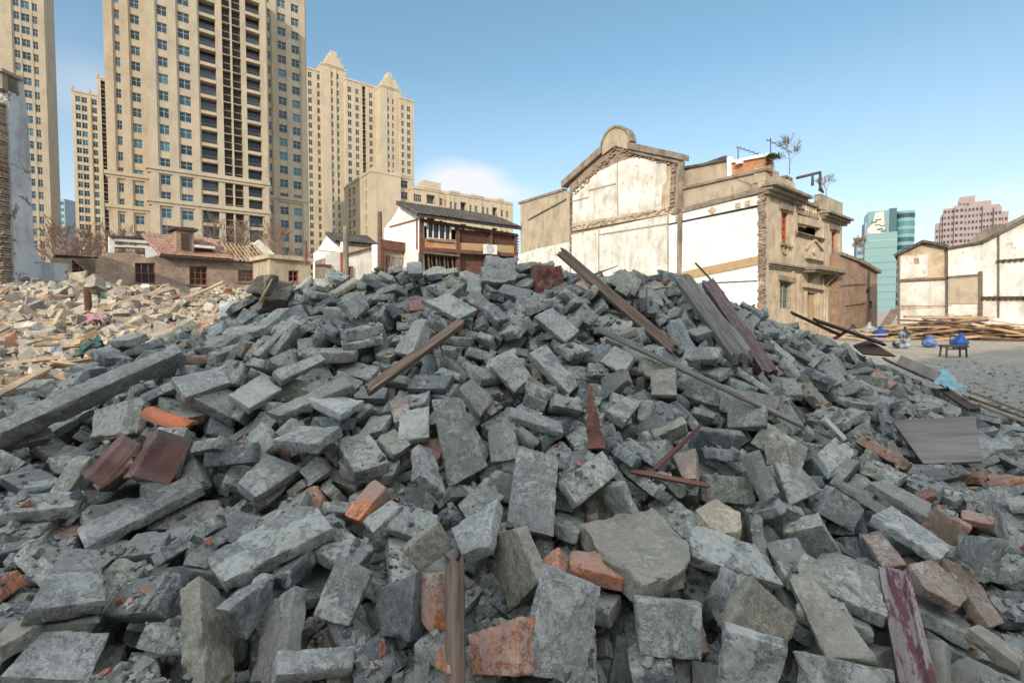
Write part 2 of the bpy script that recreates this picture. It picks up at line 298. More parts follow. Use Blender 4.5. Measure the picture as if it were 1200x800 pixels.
BRICKS=[
3,-280,269,190,-2,14,26,26,-194,273,174,-26,12,4,46,236,328,176,7,-16,95,1,-237,288,192,11,92,29,45,89,292,158,-64,74,-11,23,38,266,166,67,-61,-40,45,-313,308,196,-26,25,-7,45,-164,309,202,13,-9,-23,
43,-127,318,210,-95,19,13,3,-374,358,221,-94,-28,9,46,318,349,144,12,1,92,2,-98,279,173,89,-18,-39,41,268,286,140,-34,87,-12,21,-78,324,190,80,-55,-20,20,-47,328,175,-92,31,9,31,215,305,170,6,-3,-30,
52,-82,265,167,-28,27,-77,24,-331,381,204,41,-85,-25,31,119,303,155,5,21,-72,5,-322,415,245,23,31,-61,46,344,404,168,-9,10,98,7,-318,484,281,22,33,8,23,240,295,137,-77,-16,18,10,-159,295,158,11,28,-82,
47,-135,405,246,12,10,-44,44,144,388,196,-80,54,-2,3,-276,300,182,-56,74,30,11,-41,266,179,-8,-2,48,29,1,289,156,2,-11,91,44,153,309,137,2,16,43,1,65,383,234,34,-81,-46,7,290,553,260,47,-11,-26,
2,-283,390,198,13,-92,-33,23,15,410,238,25,81,50,33,-77,348,212,-92,3,17,46,-211,328,189,69,-69,0,20,61,329,183,-3,-19,-26,21,200,415,212,63,10,3,2,178,350,173,-25,-11,26,7,268,395,168,-33,-42,-77,
21,48,308,175,27,95,-2,13,158,322,166,-23,14,87,41,96,388,205,76,20,-50,20,-33,249,162,-95,-2,4,44,447,413,148,16,-23,-72,6,-171,313,174,38,87,17,27,-226,308,174,-19,38,-89,7,491,462,160,39,-46,78,
48,34,309,184,-8,-6,36,13,-191,344,207,-94,-10,-23,31,193,328,137,-44,24,34,30,-26,379,215,-26,80,45,13,-243,409,223,-19,22,-95,5,389,410,170,56,43,-68,23,3,400,218,14,-55,81,9,-267,286,145,1,25,-95,
20,-143,330,185,13,17,-49,7,299,270,138,13,-30,-61,31,-82,292,166,-63,36,7,45,420,366,131,-2,25,-96,21,-239,337,206,-12,-28,1,1,323,386,154,-8,-3,99,40,-460,430,212,9,12,-14,23,277,362,162,-9,-17,83,
3,-240,434,250,42,76,47,43,-104,276,156,-16,29,-35,29,-314,341,189,0,17,-71,46,-275,426,246,90,-31,5,3,-297,418,220,-79,42,-5,28,-281,342,196,-2,15,-97,43,211,328,153,-81,-53,13,2,207,456,245,79,8,-3,
22,369,370,133,54,77,25,47,-392,398,220,-29,76,-5,48,-198,299,167,42,-1,45,15,-292,266,160,39,-4,21,2,-111,371,191,18,-19,76,40,-40,442,241,-80,52,14,52,-206,434,255,-90,4,32,27,-5,473,255,-85,-47,-1,
29,147,349,157,-90,24,20,26,304,509,222,-71,38,3,49,-100,326,178,58,-76,3,40,-181,360,207,29,0,-67,26,-347,477,270,-93,30,16,47,36,455,254,14,-3,-90,48,-3,328,164,0,37,-78,1,-153,268,141,-86,-37,1,
2,395,471,178,28,-20,-64,25,265,449,195,-78,38,23,10,-350,402,231,89,19,37,24,-115,495,273,7,96,19,43,122,383,181,62,-26,-60,23,403,390,149,11,-97,15,1,170,390,181,4,16,-44,15,21,276,162,-83,38,-38,
36,-314,397,215,-15,27,-81,49,76,294,139,-53,63,47,43,198,278,142,-11,3,57,52,343,365,141,6,39,68,8,440,476,187,19,0,-59,50,45,367,200,-7,6,-81,13,-120,391,214,-3,-7,-23,1,-22,520,302,35,-90,-20,
52,-82,442,240,-95,17,4,41,-92,512,293,-7,-26,94,32,69,359,183,-63,58,48,46,-84,373,201,4,33,-61,7,-226,569,320,-3,99,5,2,-211,410,218,-12,-27,50,5,367,396,162,-5,-14,-51,50,-199,273,151,36,30,-71,
15,-216,313,210,-69,42,-38,12,226,367,177,-11,-16,97,20,-320,509,303,47,-11,-12,30,209,385,183,-13,69,-29,22,-252,521,284,-23,61,-74,7,413,498,196,-14,10,-91,49,98,330,164,-27,17,71,53,-142,374,207,-48,0,20,
27,215,460,225,-43,-88,-8,12,-26,348,186,-35,-53,13,31,-387,440,235,-39,85,-33,32,-59,443,266,48,-72,26,47,455,552,201,-41,-85,10,21,121,505,263,3,31,-70,13,-377,353,209,16,0,75,2,138,423,219,75,-52,-22,
33,-111,424,250,9,11,-38,47,-372,331,190,79,6,17,20,-215,510,285,24,15,62,22,-85,308,160,54,-6,-4,27,-505,538,233,5,-53,-76,2,590,641,180,-39,-79,44,42,364,513,207,-88,-21,-23,5,58,394,233,5,46,-73,
28,-297,278,152,-1,34,-93,32,-40,350,192,52,66,11,25,353,459,188,90,-31,-26,26,55,473,275,-24,-7,-66,36,-176,407,231,44,-26,24,33,229,408,196,-30,-1,86,25,122,414,219,81,-48,-23,4,320,456,176,62,-76,-2,
42,268,638,312,-87,32,-14,36,19,371,205,-3,30,-21,24,170,589,317,-87,1,7,20,-419,508,276,-88,19,-42,52,162,463,251,-19,42,87,44,-218,370,195,39,9,-10,49,-182,460,262,-22,-96,11,33,-121,290,151,46,-84,-1,
43,-373,491,288,-15,-20,-6,42,-339,277,190,-58,76,-6,15,127,283,143,33,-88,25,44,67,455,249,-75,62,-9,24,365,328,123,25,8,-29,7,-230,239,157,-9,36,-87,24,-31,281,154,3,-28,89,5,234,575,277,-14,-75,-59,
11,-506,493,227,-59,-66,27,24,-182,332,184,21,-14,-71,27,590,532,142,25,7,-80,13,-162,522,278,0,97,21,35,-298,252,177,31,-28,71,20,285,330,145,-27,-9,-87,45,255,689,335,63,45,62,43,-130,405,234,-98,2,4,
27,-195,597,348,5,-6,30,7,59,585,301,-87,-32,13,46,355,298,126,35,-67,35,1,-303,613,333,-14,79,-25,27,-369,411,196,-20,77,-45,50,-132,304,159,-48,-31,38,20,430,622,230,2,-17,26,6,-348,656,358,-50,80,15,
33,176,564,301,55,18,-5,1,-190,562,299,-20,-92,-31,11,293,500,219,-67,-47,-49,35,-54,382,197,32,75,-52,47,499,527,181,9,93,-31,43,184,348,152,-37,88,-24,13,-56,319,160,86,-21,43,27,-606,685,305,-2,14,-22,
29,21,355,177,77,-11,16,47,-176,443,243,71,-53,-21,29,41,353,173,-71,53,36,27,750,706,160,9,-14,-20,24,-300,517,296,-34,-88,-26,21,215,316,126,56,1,40,20,-280,521,310,-20,-9,-75,8,369,452,163,2,-15,19,
7,-1,629,348,23,-22,-42,34,199,320,115,-57,-74,-15,10,204,435,238,-1,10,88,32,119,346,154,64,48,53,4,109,605,316,-84,23,-18,15,102,353,171,-30,91,-17,0,625,638,177,6,-90,7,33,130,433,238,87,-39,-24,
47,197,784,422,-69,39,-1,21,-186,214,188,34,90,17,10,-557,566,264,39,-84,-36,26,250,429,171,52,59,-54,23,357,589,238,-52,62,6,24,365,477,178,24,22,-91,31,-139,462,255,20,8,-75,33,-2,342,167,27,-7,24,
42,-554,541,249,78,56,-23,41,78,584,324,21,7,41,31,-195,531,291,23,-8,96,46,-565,636,280,43,-3,-63,29,-449,459,221,-84,-43,6,40,27,504,290,-9,16,-50,33,-16,306,149,28,81,13,47,272,476,197,-98,-8,-8,
28,10,431,252,-55,-3,-50,7,-413,641,327,22,93,24,43,195,564,266,23,32,90,51,-54,395,212,-32,23,88,43,-173,382,200,39,18,-67,16,2,366,199,-7,89,-39,46,-287,574,304,6,-44,73,1,-446,518,242,-72,-63,3,
10,336,500,197,-65,-42,59,51,146,374,167,0,-79,48,6,-55,478,249,-84,-45,-13,49,367,494,198,81,-1,31,13,110,427,239,9,26,45,26,-421,518,243,-93,1,28,40,-286,495,262,-70,44,-49,40,197,417,187,-29,14,-77,
49,152,482,252,37,-49,3,22,-250,313,170,33,-25,71,45,-596,608,273,-57,-76,-27,4,465,630,222,-96,-1,-25,20,-244,548,292,-33,86,36,25,325,297,124,5,-50,-33,48,-447,565,297,39,64,-59,4,229,561,263,91,-14,-18,
47,-607,664,290,62,-76,-10,23,-603,715,328,18,-5,-11,51,-227,433,227,29,-61,68,21,460,488,181,10,-1,-59,4,-21,513,275,-5,19,-93,21,325,458,186,1,16,37,58,191,287,150,45,-57,-43,30,80,406,200,-9,54,-73,
26,-94,710,393,-23,77,-39,47,451,665,241,-11,-85,-32,24,19,476,269,-14,12,-77,23,-160,420,215,86,-9,-17,7,-180,239,155,-91,-24,17,24,-116,582,327,-37,71,-6,29,-99,478,253,33,-42,-23,2,243,331,144,-84,-45,12,
49,-23,641,368,18,23,-36,3,-76,611,335,-99,2,5,11,144,443,235,52,13,-71,28,20,323,162,11,-72,62,5,-135,543,289,92,-19,-8,25,282,628,289,-74,62,-15,20,532,641,215,2,59,-53,28,239,317,157,-94,30,9,
1,78,664,356,-17,-27,85,30,-155,485,263,-62,63,-44,56,12,320,156,39,29,-79,40,231,343,168,0,-96,-23,6,-41,325,161,15,-15,77,53,343,445,172,61,-3,68,6,202,459,213,15,1,43,41,91,575,294,-92,-18,13,
26,108,299,142,-1,22,-87,11,-277,298,166,-57,73,30,16,-338,343,191,-57,-7,-74,53,48,431,235,-84,44,13,24,-313,488,260,0,39,-45,20,-272,354,187,7,13,-69,55,-21,322,162,-40,18,16,8,-9,364,184,-71,-19,62,
24,509,671,237,-9,10,-97,50,43,396,213,27,-30,56,51,-522,566,263,-97,-7,1,40,342,328,111,-56,-5,-56,16,84,382,191,48,84,-20,5,-321,605,324,-33,-51,27,11,170,318,118,89,38,-8,27,-381,505,260,58,-78,-15,
47,5,764,402,27,7,-18,47,-449,765,385,-38,86,-6,6,-378,598,313,61,55,42,52,26,297,158,-45,-41,76,41,-192,583,335,-96,-21,-6,0,-258,507,269,62,-76,2,44,-86,515,284,27,-5,-24,29,163,429,201,-41,11,-24,
25,-557,485,235,14,19,60,32,5,359,181,10,-75,53,12,108,575,299,30,12,21,3,632,616,149,93,31,6,0,-47,699,384,23,-34,88,7,857,906,178,52,74,40,27,513,703,247,95,5,16,53,329,450,159,85,47,-6,
32,-526,513,230,-57,-5,0,45,320,343,128,-68,-68,14,41,-30,518,290,18,-8,82,56,-225,271,158,75,-50,20,40,-745,709,257,20,-7,-11,29,409,661,258,22,16,-80,40,76,531,272,75,44,46,2,-235,341,195,89,-32,30,
22,29,710,385,-6,-47,86,52,224,542,247,-40,-9,-62,46,171,362,140,9,33,-60,42,-100,618,358,-56,-77,12,42,411,746,295,95,-11,-10,53,152,509,259,25,29,-70,34,65,301,144,19,-84,45,22,-14,568,308,83,16,28,
35,-69,427,212,10,-76,62,45,-624,580,256,-3,4,-28,45,-579,715,316,6,97,8,25,649,599,144,-13,17,97,32,-300,271,170,-13,90,-35,9,-11,354,178,89,37,7,23,-284,297,137,17,-8,27,20,-371,352,195,20,-96,-13,
12,-158,583,318,-51,83,15,44,-248,669,373,3,-5,96,46,446,866,355,-67,61,-4,49,290,702,339,8,16,-97,13,-321,420,235,24,30,-59,20,-122,674,370,12,-28,90,9,93,374,173,-45,-84,-12,31,25,490,279,13,13,67,
20,488,433,141,15,3,-32,31,386,390,132,39,-34,-39,6,-50,256,155,29,-4,30,26,-417,602,310,-2,-6,-88,46,637,680,183,-49,-59,39,33,-156,404,207,-17,42,28,10,-101,554,306,71,0,66,51,91,497,256,-59,79,-5,
5,-38,447,232,14,20,-78,52,-95,440,216,-22,-5,51,52,161,455,221,-46,58,-18,53,-178,646,360,29,53,10,23,-65,561,301,91,-30,-24,7,570,817,262,-61,-70,-26,49,-141,610,326,-29,32,41,21,0,389,196,14,9,-15,
35,64,311,147,-18,96,13,44,438,715,283,-76,-53,9,49,-327,286,178,-92,-1,-20,2,-466,535,259,-3,-10,81,25,-525,471,226,19,-7,-30,44,362,751,317,39,2,11,4,-563,710,305,-66,65,-20,0,329,614,276,90,-24,-32,
29,-74,443,228,-42,-87,-20,8,-34,622,331,77,47,-40,51,-23,480,269,87,31,27,29,108,668,364,11,-37,87,32,98,457,244,-23,-2,69,20,170,494,252,-72,43,52,48,-1,356,177,-68,-13,-64,33,592,512,156,-91,34,-20,
44,153,616,328,-14,-95,-19,24,-460,595,299,-16,-97,-11,44,-192,725,403,91,-32,2,26,479,706,273,-79,-56,11,7,802,883,181,8,4,-99,1,177,767,389,-81,50,5,24,-319,651,352,65,-71,-24,10,113,427,210,26,9,94,
3,-432,731,356,-26,87,32,48,-139,557,302,-83,27,-24,49,717,759,188,41,28,65,15,-18,371,197,31,37,-73,0,302,604,277,11,5,70,5,326,654,284,-1,-58,25,27,402,780,321,-39,81,-7,51,183,470,227,27,-66,-59,
40,737,655,146,85,-32,-33,2,433,470,172,-34,-92,-6,6,-127,490,256,-57,78,9,45,-468,722,340,-53,-77,-33,42,-505,434,215,-55,61,55,26,-574,789,336,63,71,21,6,33,839,452,-48,84,-17,47,695,879,231,53,-31,-39,
6,262,331,120,-63,-29,1,25,-565,542,237,78,-58,6,29,318,487,192,97,11,-3,29,-359,454,244,-18,-45,-84,45,-49,595,316,-62,-75,19,0,-168,789,445,-76,59,17,29,91,461,252,64,72,1,43,-268,471,242,-75,-38,-33,
3,-144,644,347,-9,-16,-72,4,140,746,384,42,-12,-67,43,-260,623,337,-51,-78,19,25,-100,590,316,-34,58,4,0,-406,682,342,-93,-6,-7,41,-50,562,305,21,11,82,13,37,669,357,38,3,-79,44,152,647,338,-18,-5,97,
41,0,633,325,32,-13,49,0,-73,664,363,34,12,92,30,110,357,159,-41,-41,-2,27,150,775,402,56,0,-63,26,381,920,415,1,33,-93,27,-220,764,420,21,-10,96,5,390,726,284,-15,-91,-21,43,41,677,379,-13,96,-4,
43,310,551,231,-20,3,-34,24,-154,338,168,21,-6,58,44,-401,585,292,-16,12,58,20,-235,630,358,-35,-90,9,47,473,848,338,-75,-62,-15,40,223,397,165,42,8,-29,34,-23,348,174,-66,-70,-22,23,-68,504,259,24,-34,-90,
54,-270,422,214,0,74,66,25,506,811,294,93,-9,-26,5,447,551,182,-63,18,25,34,181,416,186,-31,9,-84,2,100,705,382,82,42,16,48,7,553,302,-81,46,-9,43,-314,826,432,-63,-72,6,29,26,618,321,-28,-57,44,
34,354,384,140,20,-23,-37,25,145,460,228,67,-16,-53,49,156,343,137,75,23,-53,43,563,655,166,76,-51,-21,52,433,420,137,74,-46,-44,50,70,395,190,-3,-68,-8,23,472,711,263,5,19,-9,24,326,777,368,-77,-58,-1,
42,-83,604,324,-79,59,8,34,-190,406,216,9,-40,-63,31,118,370,168,-37,70,-58,20,548,827,286,-29,88,31,26,531,477,134,7,11,-73,9,-227,682,378,-5,-59,-80,22,51,680,360,69,60,38,41,-272,605,325,-82,52,14,
45,159,606,307,-70,67,19,48,-195,488,263,-46,-18,72,21,-242,613,349,73,-64,-15,49,217,608,301,-3,19,-16,26,130,750,404,35,-21,-79,41,357,868,398,-85,37,33,31,-421,766,381,-85,-38,-20,50,-537,547,254,-23,5,-41,
8,-13,454,225,19,13,-77,51,-52,379,188,-26,-24,92,6,69,874,445,-31,90,-22,13,-199,715,390,2,96,-24,40,25,812,422,-47,84,18,25,-203,605,319,10,-11,91,35,110,569,277,7,7,44,25,-280,487,245,-25,78,-37,
6,973,936,148,16,18,87,10,16,373,185,49,85,10,24,-64,711,386,-81,-34,5,12,373,575,216,-30,-29,43,43,-249,452,232,0,-87,-47,33,91,353,162,8,8,91,46,-143,694,372,21,-29,89,6,691,673,154,-18,90,-34,
30,-41,655,359,-1,-35,58,42,219,440,200,27,-1,40,24,-132,339,198,-92,22,29,25,-294,805,415,-27,90,19,24,-164,657,370,54,-70,-25,17,-19,308,156,-1,63,-65,45,205,531,244,-34,-73,32,50,-485,517,231,81,-44,-15,
23,391,800,345,-58,-70,30,46,-367,603,311,78,26,53,2,472,799,301,-87,28,30,36,198,348,137,-62,-70,-13,47,669,979,306,-15,36,-88,32,-474,577,288,12,-1,97,48,-495,568,267,57,58,-52,30,591,671,184,-3,39,-71,
2,683,659,147,-25,26,90,26,477,609,192,-58,-53,-59,35,242,733,360,31,-18,20,49,93,740,395,-36,-21,-90,23,-142,651,357,-16,11,71,54,-194,526,270,29,-30,85,42,1056,1058,153,-85,35,2,26,-333,765,390,-88,-44,11,
24,415,453,156,-40,-44,79,23,922,907,150,57,62,51,47,-489,790,374,13,-24,82,33,420,598,210,-22,3,-94,47,-126,864,437,-6,33,93,29,-74,528,295,88,5,-16,45,-83,404,198,-72,63,18,3,-377,822,417,35,1,-72,
28,-347,596,323,57,57,30,20,-319,764,399,-82,-54,10,53,559,497,132,62,-52,-51,53,95,671,339,-94,0,-15,20,-167,610,325,-56,-51,26,13,411,415,131,9,6,-17,21,-303,744,383,-13,12,94,13,268,546,222,12,45,-85,
3,-120,432,228,14,1,38,42,330,426,135,-67,53,42,50,-189,294,146,98,-9,-9,24,-69,826,428,10,-26,88,40,437,629,222,-71,67,-7,35,105,390,184,18,-36,36,28,55,365,178,-84,38,34,47,168,548,255,15,-26,83,
16,-61,285,145,50,24,79,0,224,716,339,-8,23,-92,53,-355,475,259,-91,-36,10,31,168,702,349,19,90,38,2,131,680,342,-6,-9,-71,5,76,605,321,8,21,-44,50,147,581,282,-17,38,-60,40,213,371,156,16,42,84,
33,-335,596,320,-19,75,-27,7,904,801,136,-4,-72,59,52,29,385,194,-51,59,-14,4,697,910,250,39,89,-16,44,214,743,392,-31,59,-52,26,-354,719,362,5,43,-83,53,-8,378,190,48,-33,80,13,-289,653,352,81,51,24,
0,789,930,205,25,-41,66,55,-58,362,178,18,-30,57,11,53,630,339,-10,-7,-18,10,-213,763,429,-6,23,-64,14,-243,402,196,3,82,-45,50,3,662,365,11,-38,84,20,124,602,304,-78,-38,-39,50,-482,480,219,-10,-42,49,
2,-118,598,312,-83,-23,23,50,-25,624,338,-29,30,5,52,-219,412,201,-74,61,-25,44,325,945,440,-77,-1,13,0,-305,523,289,29,5,-9,51,-207,490,266,15,-47,-41,10,-480,700,322,31,3,92,27,406,680,254,-45,84,17,
6,364,605,243,-57,55,4,10,26,549,288,-62,60,14,27,538,702,224,40,-38,-41,12,-270,413,192,-58,74,14,45,607,859,268,-68,-61,-33,23,-56,534,272,-32,-37,22,20,297,408,152,-48,22,15,2,-112,741,406,-24,-95,-8,
45,-404,442,221,-57,-79,8,34,80,326,156,-92,-34,12,24,484,621,196,-17,-59,71,20,-64,762,409,-66,-70,-6,22,-303,431,211,-88,15,-18,10,153,348,138,66,-38,63,43,186,763,404,17,23,54,47,346,751,336,-40,90,3,
24,127,514,251,23,-25,87,41,56,397,195,16,-4,44,23,557,700,226,69,27,66,26,663,754,184,10,32,-10,24,176,510,244,-33,81,38,12,279,781,368,-85,-35,-36,51,-238,481,255,7,63,18,5,-336,793,408,-12,-7,62,
13,124,502,238,-7,68,-72,10,220,736,372,17,7,-79,51,45,622,315,-81,6,13,56,126,576,278,-67,-25,66,16,140,391,175,70,11,53,25,-552,471,251,-36,34,-49,33,-27,738,394,96,21,-11,19,6,317,158,-32,-23,58,
49,254,807,394,37,-12,61,21,-154,587,308,15,-1,50,5,629,711,186,-55,-29,30,51,-48,430,211,24,-64,-71,51,-129,385,193,-19,31,-14,49,-43,851,432,-63,-22,-35,21,333,745,347,-64,-75,-4,0,-546,673,295,23,4,-86,
22,362,657,265,44,-73,-26,13,-582,552,252,-10,11,-18,46,296,341,103,16,34,-85,56,-349,319,195,22,-92,-5,9,-239,522,261,-22,1,25,6,890,861,139,-18,3,93,22,306,552,211,5,-37,91,52,-221,666,356,-74,-61,12,
46,764,1021,274,-28,-81,-7,22,-502,422,216,9,55,-56,39,24,345,173,51,-32,-70,24,831,794,144,49,59,62,3,-393,488,237,-3,-4,51,29,691,752,192,83,-42,-33,43,-200,294,144,-94,-16,-25,36,-190,780,429,-52,26,-35,
27,-282,781,389,-57,77,14,27,-576,757,315,-11,94,5,30,134,356,151,-44,82,32,18,63,297,140,17,44,60,14,-274,314,160,47,44,67,13,-469,490,220,-25,-35,72,41,-237,275,145,25,-14,38,11,8,528,271,38,15,78,
40,492,843,327,16,7,-75,13,327,686,307,-29,-29,25,4,433,778,306,-8,20,51,40,-456,555,274,1,-10,47,7,239,398,148,-73,48,16,23,674,672,163,76,52,-2,21,-5,426,219,1,45,-87,13,843,869,165,87,-40,-20,
5,526,580,169,-9,-94,30,39,-21,336,169,16,-44,-79,28,13,289,144,5,-66,73,8,-35,438,218,-12,68,-49,13,453,406,139,19,-21,-79,47,-477,643,297,-11,40,90,40,508,739,252,-91,15,-28,27,633,775,216,-18,97,8,
15,111,382,175,17,22,40,44,200,341,115,9,30,-71,6,736,913,234,0,-45,68,44,-141,822,433,72,67,10,10,201,766,370,-50,-26,76,43,168,753,370,-8,15,-97,13,131,709,357,7,-27,88,9,-154,323,196,27,87,37,
16,-177,298,148,-36,-74,-54,33,76,705,374,-76,-47,24,3,-537,581,253,3,-28,91,8,-36,782,410,40,-84,-28,52,80,331,154,-1,-60,-74,4,277,894,419,1,26,-93,1,-172,807,408,21,8,-89,49,166,590,275,73,-1,66,
29,199,587,275,90,12,-5,46,-119,410,201,20,-14,63,43,-7,880,458,-82,42,-32,23,218,679,317,-91,-38,0,0,524,612,172,-76,39,42,10,68,654,340,-2,5,94,40,462,589,192,34,17,80,49,118,458,229,-91,-30,1,
31,-335,398,185,16,95,22,30,41,283,139,10,-97,-18,10,370,837,358,-43,-37,-51,27,642,831,237,-27,-92,-10,14,-145,327,163,7,67,-28,42,-207,808,442,4,-12,-58,35,4,552,280,4,-36,64,42,-582,511,247,-27,34,68,
2,504,527,167,-3,-32,-90,47,170,402,166,21,-91,-29,51,-67,385,188,7,-46,-14,32,-123,330,163,-38,87,26,7,913,1026,183,-3,-93,-25,8,-69,406,201,25,-82,-41,4,222,751,354,16,-13,15,21,658,923,285,-21,96,-6,
27,689,616,136,14,-3,-15,17,-80,461,263,7,25,-93,11,-6,730,378,49,-73,-44,21,-166,486,247,-30,-83,29,4,165,651,331,10,-16,-30,3,574,676,184,-91,1,26,11,-129,564,295,-20,-27,88,56,144,573,272,-29,-39,35,
44,-129,725,385,-69,-64,27,6,-184,667,366,57,-53,-56,47,1168,1088,109,2,-18,93,0,-208,452,239,-47,46,-10,31,-71,471,258,1,-26,95,47,-331,302,171,-91,13,-15,0,-339,843,425,58,-76,-25,41,-371,777,385,6,17,-94,
51,296,474,184,-12,11,-64,9,-71,291,142,37,5,84,33,154,339,130,-40,84,18,21,9,861,439,-2,33,-90,12,104,750,407,50,-81,-25,49,390,886,380,36,68,30,7,-678,623,239,-19,-34,13,22,405,594,206,-2,22,1,
25,502,959,372,89,-8,-31,24,-606,613,252,0,42,5,31,281,532,197,6,-91,-35,31,685,650,140,12,-34,-90,20,232,792,391,47,-15,-81,1,431,756,271,36,11,28,20,434,672,219,-82,-10,15,6,1029,937,125,-2,-94,30,
44,859,789,139,-87,29,-25,43,-160,292,143,19,24,-65,32,-305,738,373,71,66,-3,30,-56,644,338,-18,12,-32,56,99,542,264,22,-28,60,12,90,409,225,-34,48,1,2,731,639,128,78,12,-31,51,-372,387,191,-58,-8,57,
33,-396,795,396,-12,-50,74,6,300,770,354,47,10,63,23,432,812,333,2,10,-58,44,461,483,165,0,95,26,33,-1,834,427,-4,0,45,23,-97,652,346,-87,-40,21,5,515,675,226,5,12,-30,53,18,622,315,97,1,-7,
3,634,929,290,3,-52,-74,47,-233,739,391,17,3,-77,26,954,1117,215,8,-95,-14,47,547,736,247,10,-5,-16,32,-223,466,234,-71,-58,-34,9,154,722,360,-89,34,13,43,884,895,155,32,31,62,5,-92,764,417,-1,2,66,
24,142,841,412,25,19,-21,42,303,707,322,50,-64,-54,52,-34,604,307,75,45,41,44,-256,756,385,16,-36,57,24,-277,601,306,-11,-76,57,9,182,353,160,95,-10,21,27,398,362,108,66,70,-15,4,382,544,198,-70,21,-14,
10,-57,315,156,-76,55,1,0,98,693,363,-86,-10,-30,20,289,650,308,-41,-85,11,53,495,548,171,-88,1,-12,13,273,608,267,-20,37,-27,32,-153,544,272,-12,-86,-47,4,684,835,210,5,54,19,25,-113,526,270,2,-26,95,
9,257,568,234,-36,-45,51,49,253,900,442,8,21,-12,50,60,852,427,26,-29,63,12,-250,783,416,-5,8,-83,11,109,675,332,-64,-70,-27,13,-514,760,335,-12,9,-27,2,710,935,257,44,87,-11,29,345,912,425,34,20,77,
4,486,647,220,49,79,28,32,52,533,275,-6,-93,-32,6,-116,755,387,94,-17,-27,29,-394,716,359,25,-18,-73,31,20,648,347,-49,1,-59,41,-239,632,337,-14,13,-69,50,-601,657,263,32,-91,4,32,-213,481,246,-51,7,-67,
55,90,386,187,-86,-45,-15,34,432,391,124,-24,8,-94,4,-132,793,408,5,43,-87,29,279,732,344,2,75,46,28,219,643,305,40,1,49,40,309,520,220,-59,-54,-54,50,-85,440,215,20,33,-72,12,59,378,182,-32,21,88,
59,17,349,173,-29,20,36,32,133,601,291,8,-84,-52,40,-164,518,264,2,21,-97,31,-76,704,359,55,79,-16,8,629,999,321,-10,-16,83,8,-336,750,372,-42,47,11,52,-521,742,330,93,30,-13,32,287,917,439,-6,-3,99,
32,569,945,328,-50,-68,-30,9,320,490,181,-4,13,91,54,-105,356,176,-92,-24,-24,48,156,266,138,-31,77,-20,51,322,833,379,-61,-71,-30,23,581,977,335,16,-93,-28,4,954,1083,192,-58,-58,-1,10,566,604,163,76,62,9,
20,-143,342,179,-91,-32,0,36,-431,817,399,21,16,90,27,-514,503,210,-92,34,-1,1,-182,799,418,-2,-16,73,6,339,887,405,12,31,-33,13,-508,712,315,25,93,-21,32,290,571,247,46,-34,-33,4,514,799,268,-12,-90,-28,
28,667,781,198,23,89,-10,9,43,510,277,66,4,-61,10,-19,862,443,4,-94,18,9,113,870,429,-15,87,25,12,142,891,434,11,20,-39,9,234,713,330,-4,-14,13,25,292,458,174,20,6,94,41,818,829,147,-4,91,39,
15,-180,281,139,63,-28,-62,32,96,878,438,26,-15,-83,30,235,630,290,46,-20,-73,11,-231,604,304,-67,10,64,48,124,426,197,-50,22,67,56,63,798,399,67,3,-15,20,425,935,405,-19,41,-62,46,-399,568,283,8,-24,-93,
3,-600,669,276,-1,14,-21,30,794,798,150,-97,12,12,12,-239,421,204,-1,97,18,12,78,519,257,-75,-23,-57,50,405,870,359,-34,31,87,22,503,843,318,11,-13,42,30,90,531,262,-75,-60,21,1,283,504,191,-12,-87,-43,
49,411,901,387,-57,-66,16,32,43,573,291,-50,-53,56,29,974,1064,185,-23,47,-79,59,182,333,121,38,44,8,32,-412,823,404,45,-60,65,28,500,939,362,-5,-71,51,48,-86,704,351,43,46,-35,33,536,971,359,28,73,5,
28,-344,553,304,28,-3,-21,6,697,788,189,82,-36,-36,2,655,585,138,-35,9,44,43,-19,826,416,20,7,-42,9,-358,492,246,53,-81,-18,30,-50,872,441,-38,13,76,11,318,841,380,59,41,-35,9,311,737,346,-40,81,-12,
4,-499,679,298,43,25,-71,10,-82,522,263,-33,76,-34,13,-210,476,234,-17,-43,32,25,175,730,351,-21,92,29,33,382,795,335,-51,-72,37,28,-15,545,292,0,-1,85,11,-34,410,210,13,8,93,11,299,863,403,-15,6,86,
2,190,600,297,12,1,79,48,839,1011,224,-62,45,54,48,233,553,248,11,-90,32,47,364,503,179,-18,92,25,20,-332,436,236,-66,-58,-23,29,-312,716,357,-29,92,21,1,367,538,197,-76,-2,-31,10,118,424,194,51,-56,-54,
24,211,799,419,42,-28,72,29,679,931,259,3,14,79,34,217,426,166,-33,15,87,48,-435,830,407,44,58,42,45,340,712,301,-20,-90,-30,27,454,699,240,22,19,25,23,859,971,177,36,32,64,22,-618,527,244,20,-2,70,
57,-306,471,220,15,-97,-14,13,-290,434,201,-79,13,-14,6,-160,904,445,-12,-17,-21,8,-44,356,175,-90,-29,16,1,-330,847,434,0,27,-45,4,184,821,425,0,-21,94,24,173,680,338,-18,-93,29,52,75,574,283,-74,41,7,
3,975,987,156,64,-17,-34,7,1261,1203,95,4,-93,27,50,195,497,231,18,-21,-56,10,-330,357,181,6,18,-94,51,-359,375,179,83,-43,-19,45,-204,686,367,-50,-65,40,29,265,672,294,-76,55,29,52,-576,573,255,-27,-73,-59,
43,66,917,453,-79,53,-28,32,278,813,375,70,-49,-4,33,869,1033,209,25,75,-57,41,293,616,271,12,4,77,23,748,849,187,-36,27,-84,27,645,1073,329,-1,96,-23,32,254,638,288,73,-62,-19,29,-586,533,226,-39,-85,-26,
11,606,654,182,42,-23,86,29,858,751,141,60,-74,-4,31,726,662,128,37,38,-17,43,350,561,209,-77,-54,29,1,102,468,223,18,14,-33,48,-347,390,194,-12,96,20,40,-416,785,382,-92,-17,-14,48,-438,751,362,54,25,-18,
